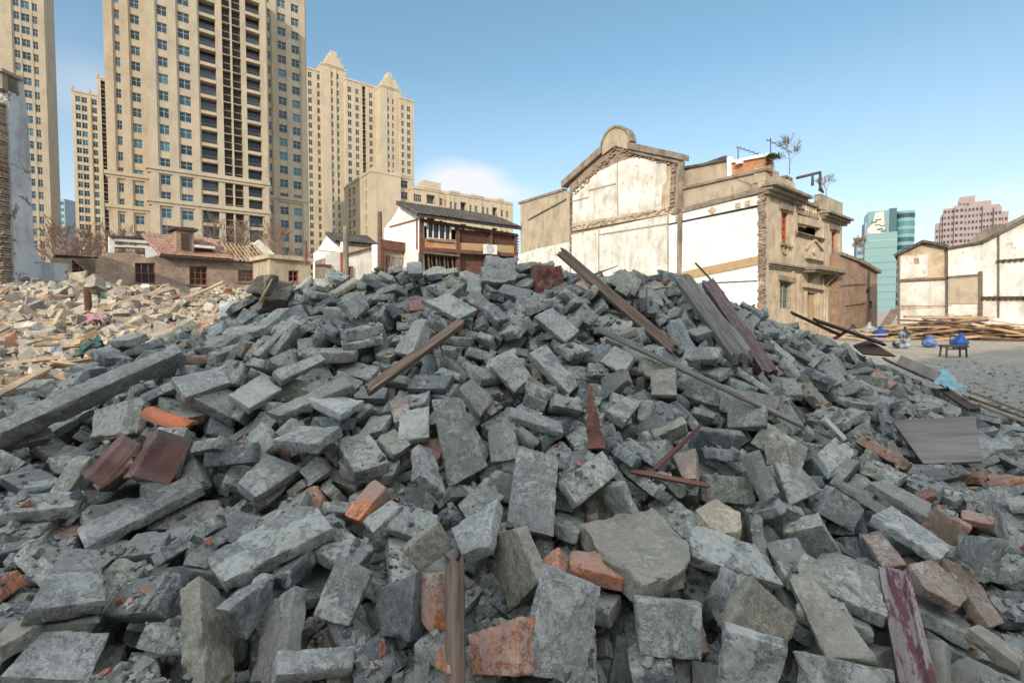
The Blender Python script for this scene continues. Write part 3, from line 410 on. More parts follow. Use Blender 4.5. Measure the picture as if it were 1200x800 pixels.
6,959,1065,183,46,25,24,30,270,841,398,35,7,-86,3,819,1025,240,42,-31,84,27,258,602,267,88,-20,-38,48,28,417,231,-86,9,-24,53,-305,805,398,69,56,-20,53,37,646,327,-41,85,30,46,-641,741,315,12,96,18,
32,148,550,256,-13,32,88,52,323,886,411,13,97,13,29,225,757,369,3,97,18,1,-71,634,316,-97,-5,-4,31,430,567,182,-68,22,57,1,180,939,433,-47,-9,56,9,520,848,310,0,-10,93,51,-275,523,260,18,-73,64,
25,596,651,162,78,50,31,48,180,471,206,36,-79,45,29,-98,818,422,34,-2,87,54,-415,854,417,51,1,-67,20,681,949,280,-86,-45,-14,6,-855,764,221,-72,61,-3,23,401,572,198,7,24,70,31,427,901,373,-78,-25,20,
50,215,710,331,36,22,80,55,89,540,264,-36,-19,-64,30,120,545,259,25,-91,-31,42,-72,485,239,-95,-13,-4,31,-526,493,221,21,3,-67,45,-180,854,427,37,89,14,41,-265,672,358,-90,36,9,5,589,746,227,-11,-96,16,
11,437,588,190,-4,50,64,55,-289,457,217,46,-13,-78,32,183,397,160,-46,2,68,16,-412,772,379,94,-1,-2,32,242,782,373,25,60,52,54,-143,630,337,-59,78,-4,45,543,536,149,84,19,11,11,-334,322,181,77,-50,15,
24,-528,647,279,-2,-8,0,12,-517,473,207,-12,78,35,56,600,603,136,-14,-18,96,33,208,446,182,-35,-57,-73,54,-36,372,184,-92,-22,-14,56,308,923,428,10,-38,38,55,270,809,373,45,-33,-22,31,55,631,318,52,-16,77,
8,217,596,289,21,-95,-4,49,161,604,286,47,80,30,6,318,528,199,-42,-77,-41,32,105,341,151,-88,-4,41,30,-61,332,166,37,-91,-10,41,-165,667,343,-11,44,-61,33,249,566,237,86,46,-9,35,-471,525,237,81,-50,-15,
30,-173,476,241,32,31,82,28,848,759,131,34,-89,5,39,203,434,172,-65,-16,6,18,-262,309,146,-30,-90,27,54,203,697,326,45,-23,-64,20,745,1020,274,-71,-57,12,20,628,664,153,68,-59,-34,55,-396,806,405,8,48,-41,
51,375,891,395,13,21,-95,12,-60,727,364,-36,-88,-21,29,980,963,148,-71,31,-8,13,-349,503,258,90,-33,-25,56,-272,439,216,-43,47,-65,22,571,878,280,-9,50,-49,46,818,1081,267,-92,-21,22,53,-284,586,298,-9,-45,84,
25,595,719,186,-5,61,-78,14,-197,470,230,18,10,-62,40,458,401,130,-25,-13,70,29,114,886,436,88,43,16,55,305,860,395,-55,-29,29,50,468,950,378,3,-93,-22,0,-301,641,327,-17,94,24,7,-235,633,318,-98,-3,5,
54,364,707,279,-40,87,9,0,1002,1119,187,0,29,22,50,-35,637,325,-4,-37,-59,20,-6,601,302,-7,-26,94,49,153,609,296,-77,59,18,15,-307,312,143,73,5,-65,53,1065,1145,170,73,-67,-3,8,-246,522,258,-17,-77,-17,
24,-182,803,431,-91,36,-7,48,-264,803,419,17,-49,-42,47,-320,497,230,-90,-31,-21,55,-111,431,239,-4,13,-97,55,-205,406,201,-52,-80,-22,41,349,421,136,23,-44,85,50,-166,763,392,7,-11,-71,6,-342,617,316,-52,74,29,
19,62,576,286,4,57,79,55,1036,1102,166,26,42,-41,20,803,757,147,-11,-19,71,59,126,421,193,73,-60,-25,22,93,572,276,-65,71,22,33,711,827,193,16,-49,43,44,-206,507,257,15,-33,84,46,1256,1145,92,-15,20,-48,
57,30,361,183,-79,4,-60,29,16,880,456,2,-11,-65,12,-65,441,217,-21,62,-14,27,-418,441,192,24,94,21,37,-33,386,192,-64,-71,-16,9,247,703,320,6,32,-88,21,-445,471,213,0,30,-73,20,469,459,132,-79,10,44,
23,335,813,366,-7,22,-85,29,134,681,324,14,-11,63,51,270,573,227,-51,-70,32,14,-110,496,245,49,-72,-45,26,517,647,185,-47,-45,-75,0,610,660,161,79,49,32,59,40,372,187,10,-45,-87,23,507,411,146,-96,5,9,
21,349,404,137,-66,1,-2,49,-174,209,180,23,7,-96,51,316,900,416,-40,57,70,48,627,959,295,37,-5,89,45,-473,436,184,42,-84,11,10,69,870,438,68,14,46,9,320,854,393,-56,75,-17,47,451,703,223,25,-26,92,
23,746,760,153,-50,78,-20,51,274,826,387,-57,-47,65,10,-491,694,304,-82,10,-18,52,-626,552,242,17,-7,75,28,191,448,186,63,19,-74,41,-206,336,158,-76,57,-2,45,-116,650,343,22,14,67,32,416,766,295,-1,-55,81,
13,-321,582,293,34,2,17,1,702,741,163,72,-59,-14,59,-70,368,184,-36,18,-25,3,-162,710,370,41,24,-38,50,334,857,388,-2,-93,-27,1,-460,749,347,-85,34,3,9,573,905,296,-26,68,58,13,-322,476,218,97,19,6,
16,480,478,148,2,-17,52,33,-709,628,241,25,-31,-71,4,242,494,202,85,36,30,44,-420,456,214,-14,9,-87,51,-304,383,183,24,23,-59,27,-376,300,195,11,-95,-1,24,54,746,387,13,1,-22,23,710,1007,294,0,-94,9,
51,-563,746,306,-25,35,12,3,-530,544,231,28,-58,-71,27,231,826,401,-35,82,42,59,78,808,408,49,-35,-2,34,324,880,404,74,-59,-22,1,438,927,381,-58,74,32,23,545,884,312,-81,-38,13,46,575,739,222,96,-15,-14,
35,-218,408,202,63,-31,19,46,-111,900,440,-97,11,-11,25,-88,723,368,84,20,32,8,-102,688,355,-60,-75,6,43,-383,661,333,-94,-3,-17,40,451,713,260,19,-3,96,27,1093,1088,146,41,37,39,16,-81,285,141,23,14,-73,
32,256,721,343,54,41,70,5,-387,537,280,-24,83,-35,20,494,637,194,5,-9,-31,59,161,919,443,4,71,60,14,-400,777,382,17,-23,-14,5,-181,573,292,-48,-82,-23,2,-200,545,277,33,25,-20,31,177,437,187,48,16,77,
31,-183,826,444,3,12,89,22,-130,846,425,9,-21,-23,26,-243,805,405,9,4,69,25,-33,662,354,-71,59,-8,48,636,970,298,24,-24,91,46,934,1166,225,-36,-91,13,23,520,517,118,-15,13,97,51,-81,339,183,-97,6,18,
50,-194,697,374,11,-84,1,2,89,496,245,7,-2,-96,48,179,450,196,-14,21,4,50,-33,863,444,24,-1,-8,9,275,586,235,-31,-87,-17,22,683,743,181,30,14,67,6,-135,459,236,10,-29,-94,48,575,923,314,-46,86,-15,
48,144,581,273,88,34,-30,52,32,513,254,7,-24,95,30,354,528,188,47,-41,21,34,-324,817,408,85,-13,30,1,420,643,207,8,-89,-23,40,-466,444,190,58,-74,5,54,220,357,140,-46,70,34,19,-145,301,146,-73,-65,-15,
50,-45,528,266,55,-6,45,10,1213,1148,103,70,-58,-10,21,-325,504,255,60,-36,-60,25,760,657,134,-77,-43,-41,4,-315,313,150,23,-14,-53,3,-161,886,438,15,96,-13,26,103,931,448,12,-1,80,8,-276,819,411,26,-29,90,
53,628,941,290,82,26,12,25,645,896,256,-70,-55,-41,6,-639,670,257,7,-17,91,6,1098,991,109,-47,69,-53,1,-42,781,400,34,4,74,3,6,685,357,-54,73,29,43,721,907,233,6,-44,60,46,545,776,248,-34,-85,-15,
48,-512,617,271,-79,45,36,24,1126,1080,115,82,7,-24,41,648,764,185,-92,-15,28,53,52,482,236,-95,-12,0,50,-408,493,221,7,-93,-5,58,201,434,175,-89,-30,2,43,-167,740,381,-13,-20,6,32,-530,796,338,23,90,11,
49,423,797,312,4,-29,-92,44,849,1009,206,-9,-17,-94,39,178,595,275,41,41,16,12,-587,604,259,9,-27,75,33,-112,269,142,4,23,76,32,-514,729,320,13,96,-22,52,589,708,187,-17,-76,-59,53,28,409,202,36,-67,22,
31,383,880,377,87,-38,23,12,112,696,346,86,-47,17,0,-531,630,266,5,0,47,31,875,961,176,65,-48,-45,44,-372,439,208,-63,-49,-5,9,286,719,324,32,11,86,25,-623,569,237,-75,63,17,29,-325,424,185,21,-4,-34,
31,140,406,181,15,30,54,19,184,608,281,51,-10,82,27,-701,677,242,59,76,1,42,534,759,220,54,-73,-33,53,-330,454,229,-18,-22,-95,14,-266,430,203,6,-35,81,50,46,784,394,-95,7,12,38,302,841,389,90,-24,32,
11,-83,688,338,12,-29,78,3,-574,686,278,0,-46,75,48,38,600,302,43,-87,-20,32,-420,611,289,47,-15,-18,2,313,572,249,-54,-79,3,32,607,631,148,22,-28,-92,24,510,507,157,25,-8,-9,9,-146,372,191,20,95,-17,
53,1037,1083,150,-91,-14,-19,13,-699,632,235,-60,68,-32,30,472,586,197,89,-20,-37,28,87,436,224,24,-5,26,23,827,740,123,82,48,-28,44,645,674,154,-48,-60,40,35,-334,438,207,75,9,58,8,408,441,149,52,-28,-24,
48,78,345,168,12,74,-24,8,-122,816,414,68,-4,-4,43,198,830,416,-85,48,-6,24,-201,782,397,16,-8,-37,52,-621,774,313,27,-17,-88,46,87,649,317,8,-29,94,28,-350,521,241,-98,-11,-2,17,-70,302,149,-22,-42,83,
51,308,883,406,-12,-88,-36,28,-174,631,324,74,-23,-62,42,863,1072,230,28,-24,91,29,53,552,274,-24,-92,-24,44,345,489,141,-10,-93,-22,28,473,784,274,28,-86,-33,48,36,304,156,52,-39,-26,37,51,850,426,31,-24,45,
8,-505,800,357,-37,86,-12,8,33,678,341,-38,-83,33,3,621,898,279,94,-27,-13,41,744,882,198,-27,33,-89,51,833,866,158,83,-48,-19,18,-165,451,246,-78,33,20,42,-299,403,184,22,25,-70,9,-89,334,166,16,-25,-95,
9,385,856,357,-92,-14,16,50,-305,673,339,-3,2,-99,9,287,683,294,-71,-26,62,10,-236,578,285,-95,-5,1,6,384,728,273,33,-1,62,23,-310,533,283,-1,29,-95,48,-514,448,206,22,-11,41,6,257,467,169,-5,-95,-23,
19,78,398,190,-9,-74,56,0,2,770,392,25,13,-40,7,183,793,382,-45,78,40,1,-219,748,384,8,-16,35,21,-54,679,340,-75,58,3,57,647,1003,315,12,-29,-33,17,658,1004,312,-45,19,-19,52,-255,617,302,9,-16,93,
33,498,775,261,-32,-86,-36,8,843,991,198,92,30,-19,49,1004,1061,155,53,-62,-42,4,421,527,177,30,30,6,22,-464,463,195,19,-93,10,55,-231,390,193,-87,-45,1,54,435,424,108,-52,-25,-81,28,115,707,368,3,-26,88,
13,339,793,341,27,16,7,45,547,698,191,24,-92,4,14,-38,390,199,-68,-32,-54,43,374,449,153,15,-1,-91,4,428,390,105,49,-64,-44,52,-26,734,377,-74,-61,8,51,-287,717,367,-39,48,-58,30,-244,696,365,7,-98,-15,
18,673,1038,320,51,-14,-30,7,-735,718,250,20,-8,-8,32,-59,571,288,11,39,-3,46,-620,625,245,-11,52,-58,21,1060,1141,159,78,-60,-3,11,476,656,202,80,57,9,26,947,813,132,81,22,-40,41,862,797,132,6,91,21,
5,-529,553,214,-47,87,9,56,172,478,217,33,60,-9,4,381,437,143,10,-12,-35,11,79,309,143,-17,-57,-51,53,-7,281,140,11,-13,49,49,-165,865,418,19,6,-74,42,-250,727,358,-2,27,-95,8,576,1027,342,11,23,95,
24,468,814,301,-78,49,34,44,670,708,180,4,31,-26,36,-49,408,204,-58,80,-3,1,492,501,126,10,-13,-73,50,-84,366,175,-92,-28,-7,17,187,339,120,-12,46,65,53,41,879,445,-25,-60,60,12,165,804,408,-84,42,28,
29,-349,696,359,-87,-26,12,49,213,773,362,-15,-25,13,32,-188,629,320,59,-42,-54,48,-46,612,308,47,-57,-54,2,894,1124,223,11,26,68,43,234,594,260,16,25,-51,53,-580,607,250,-78,54,8,26,-751,689,233,44,-87,17,
25,-293,529,263,-26,-6,-9,21,-646,592,238,18,23,-47,42,303,592,240,29,-24,84,42,-372,497,224,-25,95,13,8,-44,458,225,17,-15,64,43,-257,366,178,16,-2,46,57,-11,321,157,-8,60,-59,49,20,257,144,-94,-10,-4,
0,-362,849,421,11,-17,75,46,-204,626,339,-59,79,3,22,912,1138,220,-42,-3,-88,51,989,1079,174,-41,-38,80,5,1069,1024,123,-47,-62,49,57,23,500,253,-62,-38,-60,42,-327,470,236,-21,-94,23,6,239,343,126,-25,89,36,
21,212,934,439,-27,-19,-10,30,410,904,379,-72,9,1,13,-620,736,303,86,48,10,31,481,738,258,16,56,-40,56,77,579,288,-27,84,20,28,-10,524,263,-59,-76,-19,30,-597,564,236,15,0,-66,42,361,471,150,-84,-40,-9,
17,-38,355,174,16,-33,-36,46,-391,873,412,1,-19,-80,20,101,770,391,21,22,-23,9,284,843,387,-6,-94,-28,2,53,730,367,20,7,-28,54,-519,762,337,45,-86,5,52,636,1035,324,6,16,80,23,-474,732,330,0,-33,85,
33,712,994,281,94,9,-30,48,-537,740,313,26,-15,-8,18,-570,748,302,75,28,-29,26,-609,738,293,-87,46,-9,16,764,1019,258,56,63,-10,44,-193,609,302,-94,-6,3,41,-446,622,294,-1,14,-85,7,-324,553,276,5,17,-96,
53,308,546,194,30,-25,88,50,331,445,139,16,-86,-46,11,234,373,168,0,-29,37,54,142,299,115,-71,-10,-51,48,-138,641,328,-88,42,-10,52,114,585,282,-89,-14,14,14,-229,508,248,22,10,-41,5,1445,1276,39,-88,-27,37,
7,-516,446,190,23,-7,27,9,363,482,145,-20,91,34,27,-74,844,425,13,-25,83,1,156,828,413,6,29,-72,11,-411,751,359,-66,-64,-37,21,593,789,232,85,25,-16,7,-572,623,247,-60,-73,-27,40,497,683,219,-60,-78,-6,
53,-39,501,249,11,-22,80,4,-368,469,213,-94,-21,8,38,38,417,220,-88,-42,-18,34,-172,407,202,82,-21,-37,15,-210,388,193,73,-22,-59,52,-89,333,163,-80,54,-5,40,136,812,392,-4,-96,-24,57,359,876,388,47,-13,-21,
10,559,1023,355,-7,-24,-58,12,378,667,262,37,19,74,12,827,959,185,-60,-57,-43,20,887,990,166,45,-7,39,36,922,1000,174,-23,73,62,2,-541,580,238,30,-3,-10,32,1246,1109,75,-73,-29,45,33,660,688,168,56,-74,7,
23,45,447,226,-6,28,-93,38,125,365,164,-2,18,-95,34,148,308,118,43,57,68,39,-11,848,433,26,-7,-78,22,-163,811,400,13,-19,15,2,677,1073,314,75,60,-24,28,696,902,228,64,43,62,8,1000,1144,186,53,-74,27,
47,-242,487,241,-41,-87,-19,57,666,744,190,-12,31,-65,14,-92,503,251,58,9,72,1,717,726,149,81,51,23,52,211,491,208,-94,-26,6,14,-194,429,212,13,-17,66,19,-67,377,179,45,77,42,26,458,434,115,-87,28,18,
26,-246,835,422,-27,8,1,33,-209,810,418,30,14,88,42,4,709,359,1,97,21,52,705,1048,307,-95,19,21,39,637,995,318,-64,-41,-5,15,-351,586,301,57,-49,-61,43,96,622,299,-96,2,10,49,625,875,260,-55,81,17,
24,973,1015,156,17,30,-37,26,1086,1102,136,58,-59,-49,9,-215,531,260,9,-22,88,23,1267,1098,72,29,36,5,7,1004,901,113,11,-22,79,9,785,715,137,-55,-55,35,30,-314,454,205,-36,-86,-32,27,468,577,169,-5,-93,9,
17,189,448,190,86,-30,35,10,394,488,164,36,-15,-82,8,-434,380,201,7,13,-49,18,209,438,171,7,23,-27,16,-73,321,164,-3,-61,77,27,-252,906,422,35,86,-29,23,278,960,431,26,-89,33,46,-85,789,404,-36,87,27,
53,-75,760,398,-96,-3,13,48,-83,595,304,-27,69,-62,45,778,981,237,-19,37,-90,22,665,890,230,-72,51,42,7,1018,1200,185,-35,89,2,51,-637,740,272,-32,-33,-5,40,973,1131,189,90,-35,-18,48,856,881,148,82,-41,-34,
29,639,621,126,-42,79,-7,53,418,507,171,-7,-44,-88,9,-329,414,205,62,1,62,50,496,495,159,-6,-26,94,19,7,372,185,21,49,83,40,-224,796,413,18,8,77,52,102,775,379,-47,83,27,52,-24,693,360,25,9,-88,
33,-37,722,368,-9,23,-75,56,30,730,367,41,90,1,42,-543,851,348,-19,-40,41,56,-362,689,339,69,-40,49,52,-613,717,280,40,90,5,1,-675,708,257,-59,-11,-34,36,926,1059,187,16,-93,7,23,1018,1016,138,-62,-61,-9,
33,1121,1051,113,94,-13,-8,33,451,617,192,42,9,72,5,51,421,216,11,-15,7,59,-234,436,213,-25,-56,-14,53,609,616,129,12,96,19,12,264,491,178,-3,-94,-21,35,9,413,204,-10,44,-85,25,530,518,133,96,-10,15,
14,209,373,133,-77,55,25,44,-467,897,402,59,73,15,11,-459,841,397,38,90,6,32,88,783,392,23,24,60,9,-459,796,385,87,-28,6,19,394,877,372,-43,10,-79,28,-1,672,358,-91,-5,-7,28,-338,668,339,-9,21,-89,
30,667,986,296,24,-31,91,20,702,983,268,27,29,-7,7,326,692,283,23,-20,93,49,-617,688,269,14,-1,98,50,210,623,284,19,15,5,51,427,729,251,21,-29,92,55,561,806,231,84,44,21,24,1045,1021,136,-69,-70,-12,
47,457,650,185,27,-3,73,29,-368,472,238,-26,41,65,52,-213,498,246,-31,81,43,28,-614,584,227,12,15,-69,23,729,776,168,34,21,68,46,940,857,134,23,96,-12,21,-86,453,221,-95,-13,-4,21,211,466,195,-14,10,3,
57,-217,427,208,10,12,-83,53,-464,398,192,1,58,18,9,319,472,154,63,1,1,44,406,485,150,-19,15,92,26,-382,370,182,-22,24,-24,16,139,322,129,-40,21,-48,41,71,916,444,62,72,3,26,-4,926,436,-12,-27,-60,
10,-299,828,411,25,-9,47,43,187,832,398,23,-3,25,28,406,941,405,24,-14,95,2,-190,706,357,-7,-23,60,40,261,766,350,6,-22,94,4,-571,819,325,36,-19,-18,48,-183,686,344,66,70,22,53,354,776,319,35,-8,74,
12,-12,655,328,20,18,-86,58,10,630,319,1,35,87,9,874,1120,242,16,38,-73,33,798,1024,238,53,-75,-38,52,-119,572,290,68,61,34,4,461,745,258,41,-2,45,22,935,1102,200,35,-2,64,30,-349,517,286,89,-34,-23,
13,607,819,235,-26,-9,-94,54,-484,578,271,-1,-30,49,26,1206,1228,122,2,-12,90,42,-439,548,268,-66,63,-37,45,666,825,206,-44,51,-52,21,1033,975,117,71,24,-52,7,1442,1240,43,-31,19,-5,52,438,636,201,-54,-70,11,
28,14,457,238,28,-1,46,27,568,617,144,48,78,32,5,-394,396,168,26,7,87,1,-331,357,169,14,12,-67,44,517,428,130,-74,64,2,39,-20,351,175,3,-75,-63,51,-110,835,415,-72,-64,-19,13,-93,749,386,93,-21,-27,
28,-351,748,370,23,5,6,24,-223,673,347,24,12,59,4,-443,677,312,39,78,47,47,-714,756,252,75,-5,-36,27,-685,751,274,-96,21,4,46,-542,689,283,22,88,38,9,-346,541,292,86,-12,-15,57,190,612,286,-84,52,0,
56,28,529,271,92,20,-6,42,-930,758,201,-31,-62,-29,26,-800,730,222,66,71,-17,42,-883,756,207,6,13,40,0,-772,656,231,2,27,91,46,-669,570,237,-32,-86,25,6,-1053,793,196,-77,62,-5,7,-921,693,210,0,15,-95,
13,-748,586,242,-99,7,1,10,-644,553,238,20,44,31,43,-737,590,231,0,5,-96,5,-500,588,247,20,18,-71,7,-99,552,273,20,-17,57,3,-798,614,212,95,-6,-26,29,-584,480,249,-14,14,-67,46,-901,659,188,32,-12,87,
27,-770,600,214,-20,12,-86,50,-717,576,215,81,-38,-42,40,-692,591,220,-53,76,-35,47,-962,671,183,-66,-32,28,29,-875,645,191,-37,-85,-11,43,-805,580,205,-27,-91,-29,47,-841,622,199,56,-77,-21,20,-745,583,218,8,2,74,
2,-694,537,222,-97,10,-13,11,-594,479,241,-7,22,-28,1,-589,540,218,-93,-7,5,47,-766,554,207,-92,-37,5,46,-729,525,211,25,72,53,40,-680,505,224,-4,99,5,23,-611,479,216,73,18,-15,42,-596,486,229,3,23,17,
52,-452,533,230,-64,-70,-30,5,-926,685,185,14,-5,54,42,-499,527,199,24,3,-40,29,-480,531,217,46,78,36,52,-435,511,220,-19,-30,5,1,-862,598,182,-44,68,-46,32,-566,488,227,-95,-16,23,28,-694,495,206,-83,34,-13,
26,-640,438,211,17,20,-89,40,-692,528,211,-97,11,-13,47,-569,452,210,-1,28,-27,10,-559,454,218,-65,-69,13,23,-774,503,197,-10,-16,-18,13,-702,465,207,-7,27,-68,44,-783,547,187,6,23,-85,53,-676,488,196,-69,9,67,
5,-645,499,209,-55,-11,-27,43,-536,428,217,-60,78,-5,52,-645,464,204,-3,-27,54,3,-627,493,197,8,-24,-81,10,-509,497,191,-89,-27,-26,3,-619,438,201,-94,15,-26,7,-595,399,205,-44,83,-19,59,-215,443,214,19,-21,85,
22,-612,487,189,-51,84,-13,45,-418,487,202,-44,-84,-29,6,-631,405,193,-37,-2,91,30,-534,423,193,25,14,-36,37,-351,433,207,23,-80,27,30,-681,452,190,6,14,72,13,-535,406,196,-55,-76,-25,43,-586,451,174,5,-88,28,
29,-578,422,188,33,-33,12,36,-346,417,195,-20,73,-51,50,131,434,196,-82,15,3,20,-623,495,175,2,-12,-88,49,-529,383,193,-69,-63,-22,44,-578,403,180,64,56,-9,52,-604,415,187,-45,-84,-4,24,-638,440,177,5,-17,9,
44,-479,354,200,11,15,-32,19,-501,428,187,46,-87,9,31,-437,355,204,-66,56,30,24,-483,365,193,3,18,-68,29,-560,388,186,17,-47,-83,44,-610,398,172,26,0,76,54,-416,373,188,-44,56,-61,54,-642,422,165,-50,44,59,
22,-565,365,173,-63,-30,21,52,-438,376,190,15,4,34,30,-636,405,163,5,-2,16,48,-526,351,187,17,1,-6,12,-487,396,183,23,5,-96,3,273,445,165,-12,-94,-20,26,-510,346,173,-50,69,-33,31,-467,368,172,-72,13,-11,
20,-548,351,164,49,-20,60,34,-453,397,171,50,1,-82,56,-457,346,175,-8,92,0,10,-431,355,171,47,38,13,15,-293,350,179,49,-46,-52,58,-21,363,179,-87,35,9,40,-444,306,184,4,4,-53,44,-346,266,197,-67,68,-8,
46,-292,362,169,-2,16,-96,53,-547,338,164,-78,-30,2,13,-483,338,166,18,-97,-8,0,-307,326,173,-49,-85,-5,10,-588,369,165,31,-36,-86,44,-398,288,188,-36,34,-83,42,-452,309,172,-28,95,1,12,-609,362,151,16,37,-12,
57,-541,332,145,55,-4,-81,25,-528,355,147,38,-35,-69,26,-477,284,161,-11,4,-62,31,-557,340,132,-66,-74,-6,12,-519,304,149,-47,64,30,12,-524,327,138,-14,-49,15,56,-565,317,143,29,-59,-49,5,-372,282,173,92,-7,8,
28,-544,309,142,10,-4,-75,44,-436,294,157,39,61,34,26,-417,293,161,-60,-24,59,25,-241,316,144,-34,-91,-18,33,-412,269,160,31,-57,-53,31,-379,258,168,40,33,9,22,-360,237,170,49,-10,82,9,-333,248,176,-14,-12,47,
8,-340,317,147,-87,-3,-44,6,-341,279,151,-38,2,48,13,-321,247,169,-17,-6,73,59,-213,293,150,74,-34,-2,7,-504,314,131,10,1,-76,3,-380,293,141,9,20,95,22,-466,271,138,-63,-20,22,10,-449,249,151,11,-2,-85,
49,-454,257,140,-28,94,1,51,-291,226,167,-13,89,36,20,-65,220,164,25,-67,-69,20,-9,247,141,-87,-7,-36,30,71,269,130,-21,30,-86,8,86,264,132,41,-83,-33,52,179,303,113,86,-46,8,27,-310,250,150,92,-9,12,
22,82,233,144,4,16,-78,23,133,272,124,16,-45,86,19,-315,258,157,-56,1,-46,58,-272,266,137,59,36,47,31,-270,242,151,-37,-1,44,0,-98,230,143,33,-2,92,25,126,257,129,-12,-84,-47,44,-415,257,123,72,68,8,
20,-383,261,143,33,86,-34,17,-338,249,158,-31,15,61,47,-172,203,166,23,-7,-75,0,-432,239,142,11,-1,-92,46,-263,198,180,91,25,-30,19,-289,273,127,22,59,73,54,-83,268,131,-75,-60,-21,0,243,902,435,-11,20,-81,
30,-57,741,385,-24,17,20,24,426,850,332,17,31,-32,43,527,902,321,34,-40,82,53,537,928,325,34,19,8,30,308,739,319,34,-84,-39,27,779,1112,278,-35,27,16,0,-121,649,322,14,4,-98,48,547,888,293,-42,-83,-10,
29,453,811,292,34,16,30,41,213,654,298,24,-92,-26,49,-345,562,296,-6,-27,94,29,623,850,236,13,-93,-24,12,27,574,290,28,2,-3,29,323,616,257,1,-99,-6,41,372,633,240,-6,-33,47,23,383,641,228,-7,55,-62,
31,410,696,240,23,-22,94,25,337,602,238,-19,35,-74,2,570,733,206,57,80,6,48,748,822,178,29,-91,-10,42,851,925,164,5,-21,83,13,604,746,186,18,-79,46,25,625,790,193,28,-47,78,26,970,947,134,-23,-7,-95,
51,350,598,219,-13,39,-75,14,398,641,207,19,30,-37,2,794,846,152,35,17,-39,32,1231,1107,80,-19,-77,-6,49,-130,511,249,11,18,-76,47,1202,1080,79,29,29,-39,32,1202,1031,87,80,38,-44,46,1337,1152,58,62,-75,-15,
31,1346,1130,63,54,-82,-15,24,1380,1164,58,-35,91,-13,21,1543,1285,23,68,62,19,41,1206,1049,77,31,-1,-5,43,1208,996,84,16,95,24,7,1263,1054,70,10,-11,24,6,1239,1010,72,85,4,26,43,1561,1300,5,-80,40,-38,
9,1603,1288,11,82,54,1,49,385,610,194,-58,-73,-7,41,990,839,119,-48,-15,73,7,1335,1049,53,61,71,33,0,1403,1096,49,14,12,-42,27,1525,1168,19,-56,-78,-7,46,898,751,142,-54,-83,4,9,1015,824,124,92,-36,2,
8,1200,952,84,15,25,92,32,986,798,115,39,89,19,24,1026,838,111,84,51,-6,46,983,775,104,-55,-33,-74,22,1180,925,83,-4,0,88,24,1440,1107,31,68,-49,-36,49,227,497,219,-14,12,-47,2,897,743,131,-26,-95,1,
26,921,709,122,35,-18,-87,26,1180,932,71,-34,93,-2,26,1269,991,53,-32,6,-19,49,1366,1042,34,51,82,-20,41,808,684,133,-7,-17,74,2,851,748,121,-24,14,-45,14,870,746,124,-32,-90,21,27,851,693,131,-59,78,-13,
46,1261,979,49,-27,18,19,43,1317,1003,34,-61,-78,-5,7,1342,1040,22,-29,-60,59,20,1375,1026,18,38,86,19,46,744,619,137,-46,-39,-70,40,1113,885,84,23,5,91,20,1133,889,63,4,-2,-18,26,1180,905,59,-2,-6,-90,
0,1212,897,60,-13,-1,40,27,895,672,118,43,78,21,22,918,727,106,25,11,-82,51,1153,868,46,-43,59,37,7,1176,878,31,-79,3,-33,29,815,658,115,13,24,-92,28,865,695,109,-47,16,47,23,841,645,112,-89,-33,-16,
45,1067,771,69,15,86,46,4,82,438,212,-42,86,22,8,97,417,199,-25,-91,-25,21,663,562,124,-36,-53,-36,42,674,577,123,63,-36,23,25,740,599,111,44,48,-64,6,847,621,107,46,18,2,33,1017,760,69,47,83,27,
44,1068,743,56,41,-3,-25,23,828,653,100,27,0,-26,25,938,709,82,-41,25,-59,3,994,725,76,-10,13,20,6,609,579,125,96,9,-20,1,611,496,150,-97,-4,-19,27,802,613,100,20,-8,96,22,814,591,104,5,22,-31,
21,977,695,77,32,92,-19,49,735,587,105,3,72,68,43,968,695,67,-18,-1,-34,7,591,586,106,-54,68,-44,6,899,646,67,54,-65,24,28,702,570,110,-33,-88,30,12,829,643,80,-6,-95,24,26,952,701,54,-11,15,64,
20,441,482,145,-8,6,85,32,784,601,87,-2,10,68,6,800,560,85,76,15,-45,51,898,627,65,23,69,-67,22,302,446,138,-73,-50,-5,23,617,498,127,-84,-29,-43,27,588,464,137,-11,-16,-22,22,694,552,103,1,5,94,
23,773,588,74,-15,-90,16,52,856,591,83,-4,-3,-86,4,581,526,119,24,-5,-61,7,741,573,82,-75,58,-29,27,773,532,83,31,17,54,13,836,564,87,-89,-43,0,21,466,492,135,13,97,12,1,422,445,130,20,-12,43,
44,434,471,120,-93,2,-23,8,557,483,114,28,75,-58,40,795,597,73,72,-66,-6,45,786,513,83,-10,35,-66,25,679,495,98,49,-84,-13,33,709,535,79,95,15,24,45,804,574,54,51,-85,-3,46,601,474,115,-32,83,6,
43,691,555,80,5,-17,-86,4,712,494,82,35,22,-73,25,576,445,107,57,-1,47,10,658,497,94,-37,-91,-1,25,681,501,79,-67,72,-6,5,600,477,97,33,83,33,30,707,482,84,-62,65,17,20,774,532,66,-81,-44,21,
31,799,537,66,47,-79,-35,41,383,435,122,-75,60,13,5,590,426,105,-67,45,54,40,623,448,106,3,-83,-54,5,740,509,78,-6,23,74,46,466,404,122,-15,-24,30,44,522,425,116,12,-9,37,52,657,463,94,21,-12,90,
29,320,395,131,71,23,-23,25,552,419,106,81,34,-42,23,752,503,59,-24,4,84,51,59,338,169,40,89,-1,10,588,435,92,62,10,40,50,641,427,98,-65,-74,-1,44,629,403,100,51,-13,-39,42,403,412,107,-53,2,30,
25,485,378,107,-3,-46,59,13,527,387,112,48,79,32,30,686,460,77,10,93,-28,15,263,339,152,23,13,41,7,630,434,76,17,67,69,11,663,419,87,-17,56,-51,42,301,390,121,-61,-72,25,7,449,326,120,-24,77,-2,
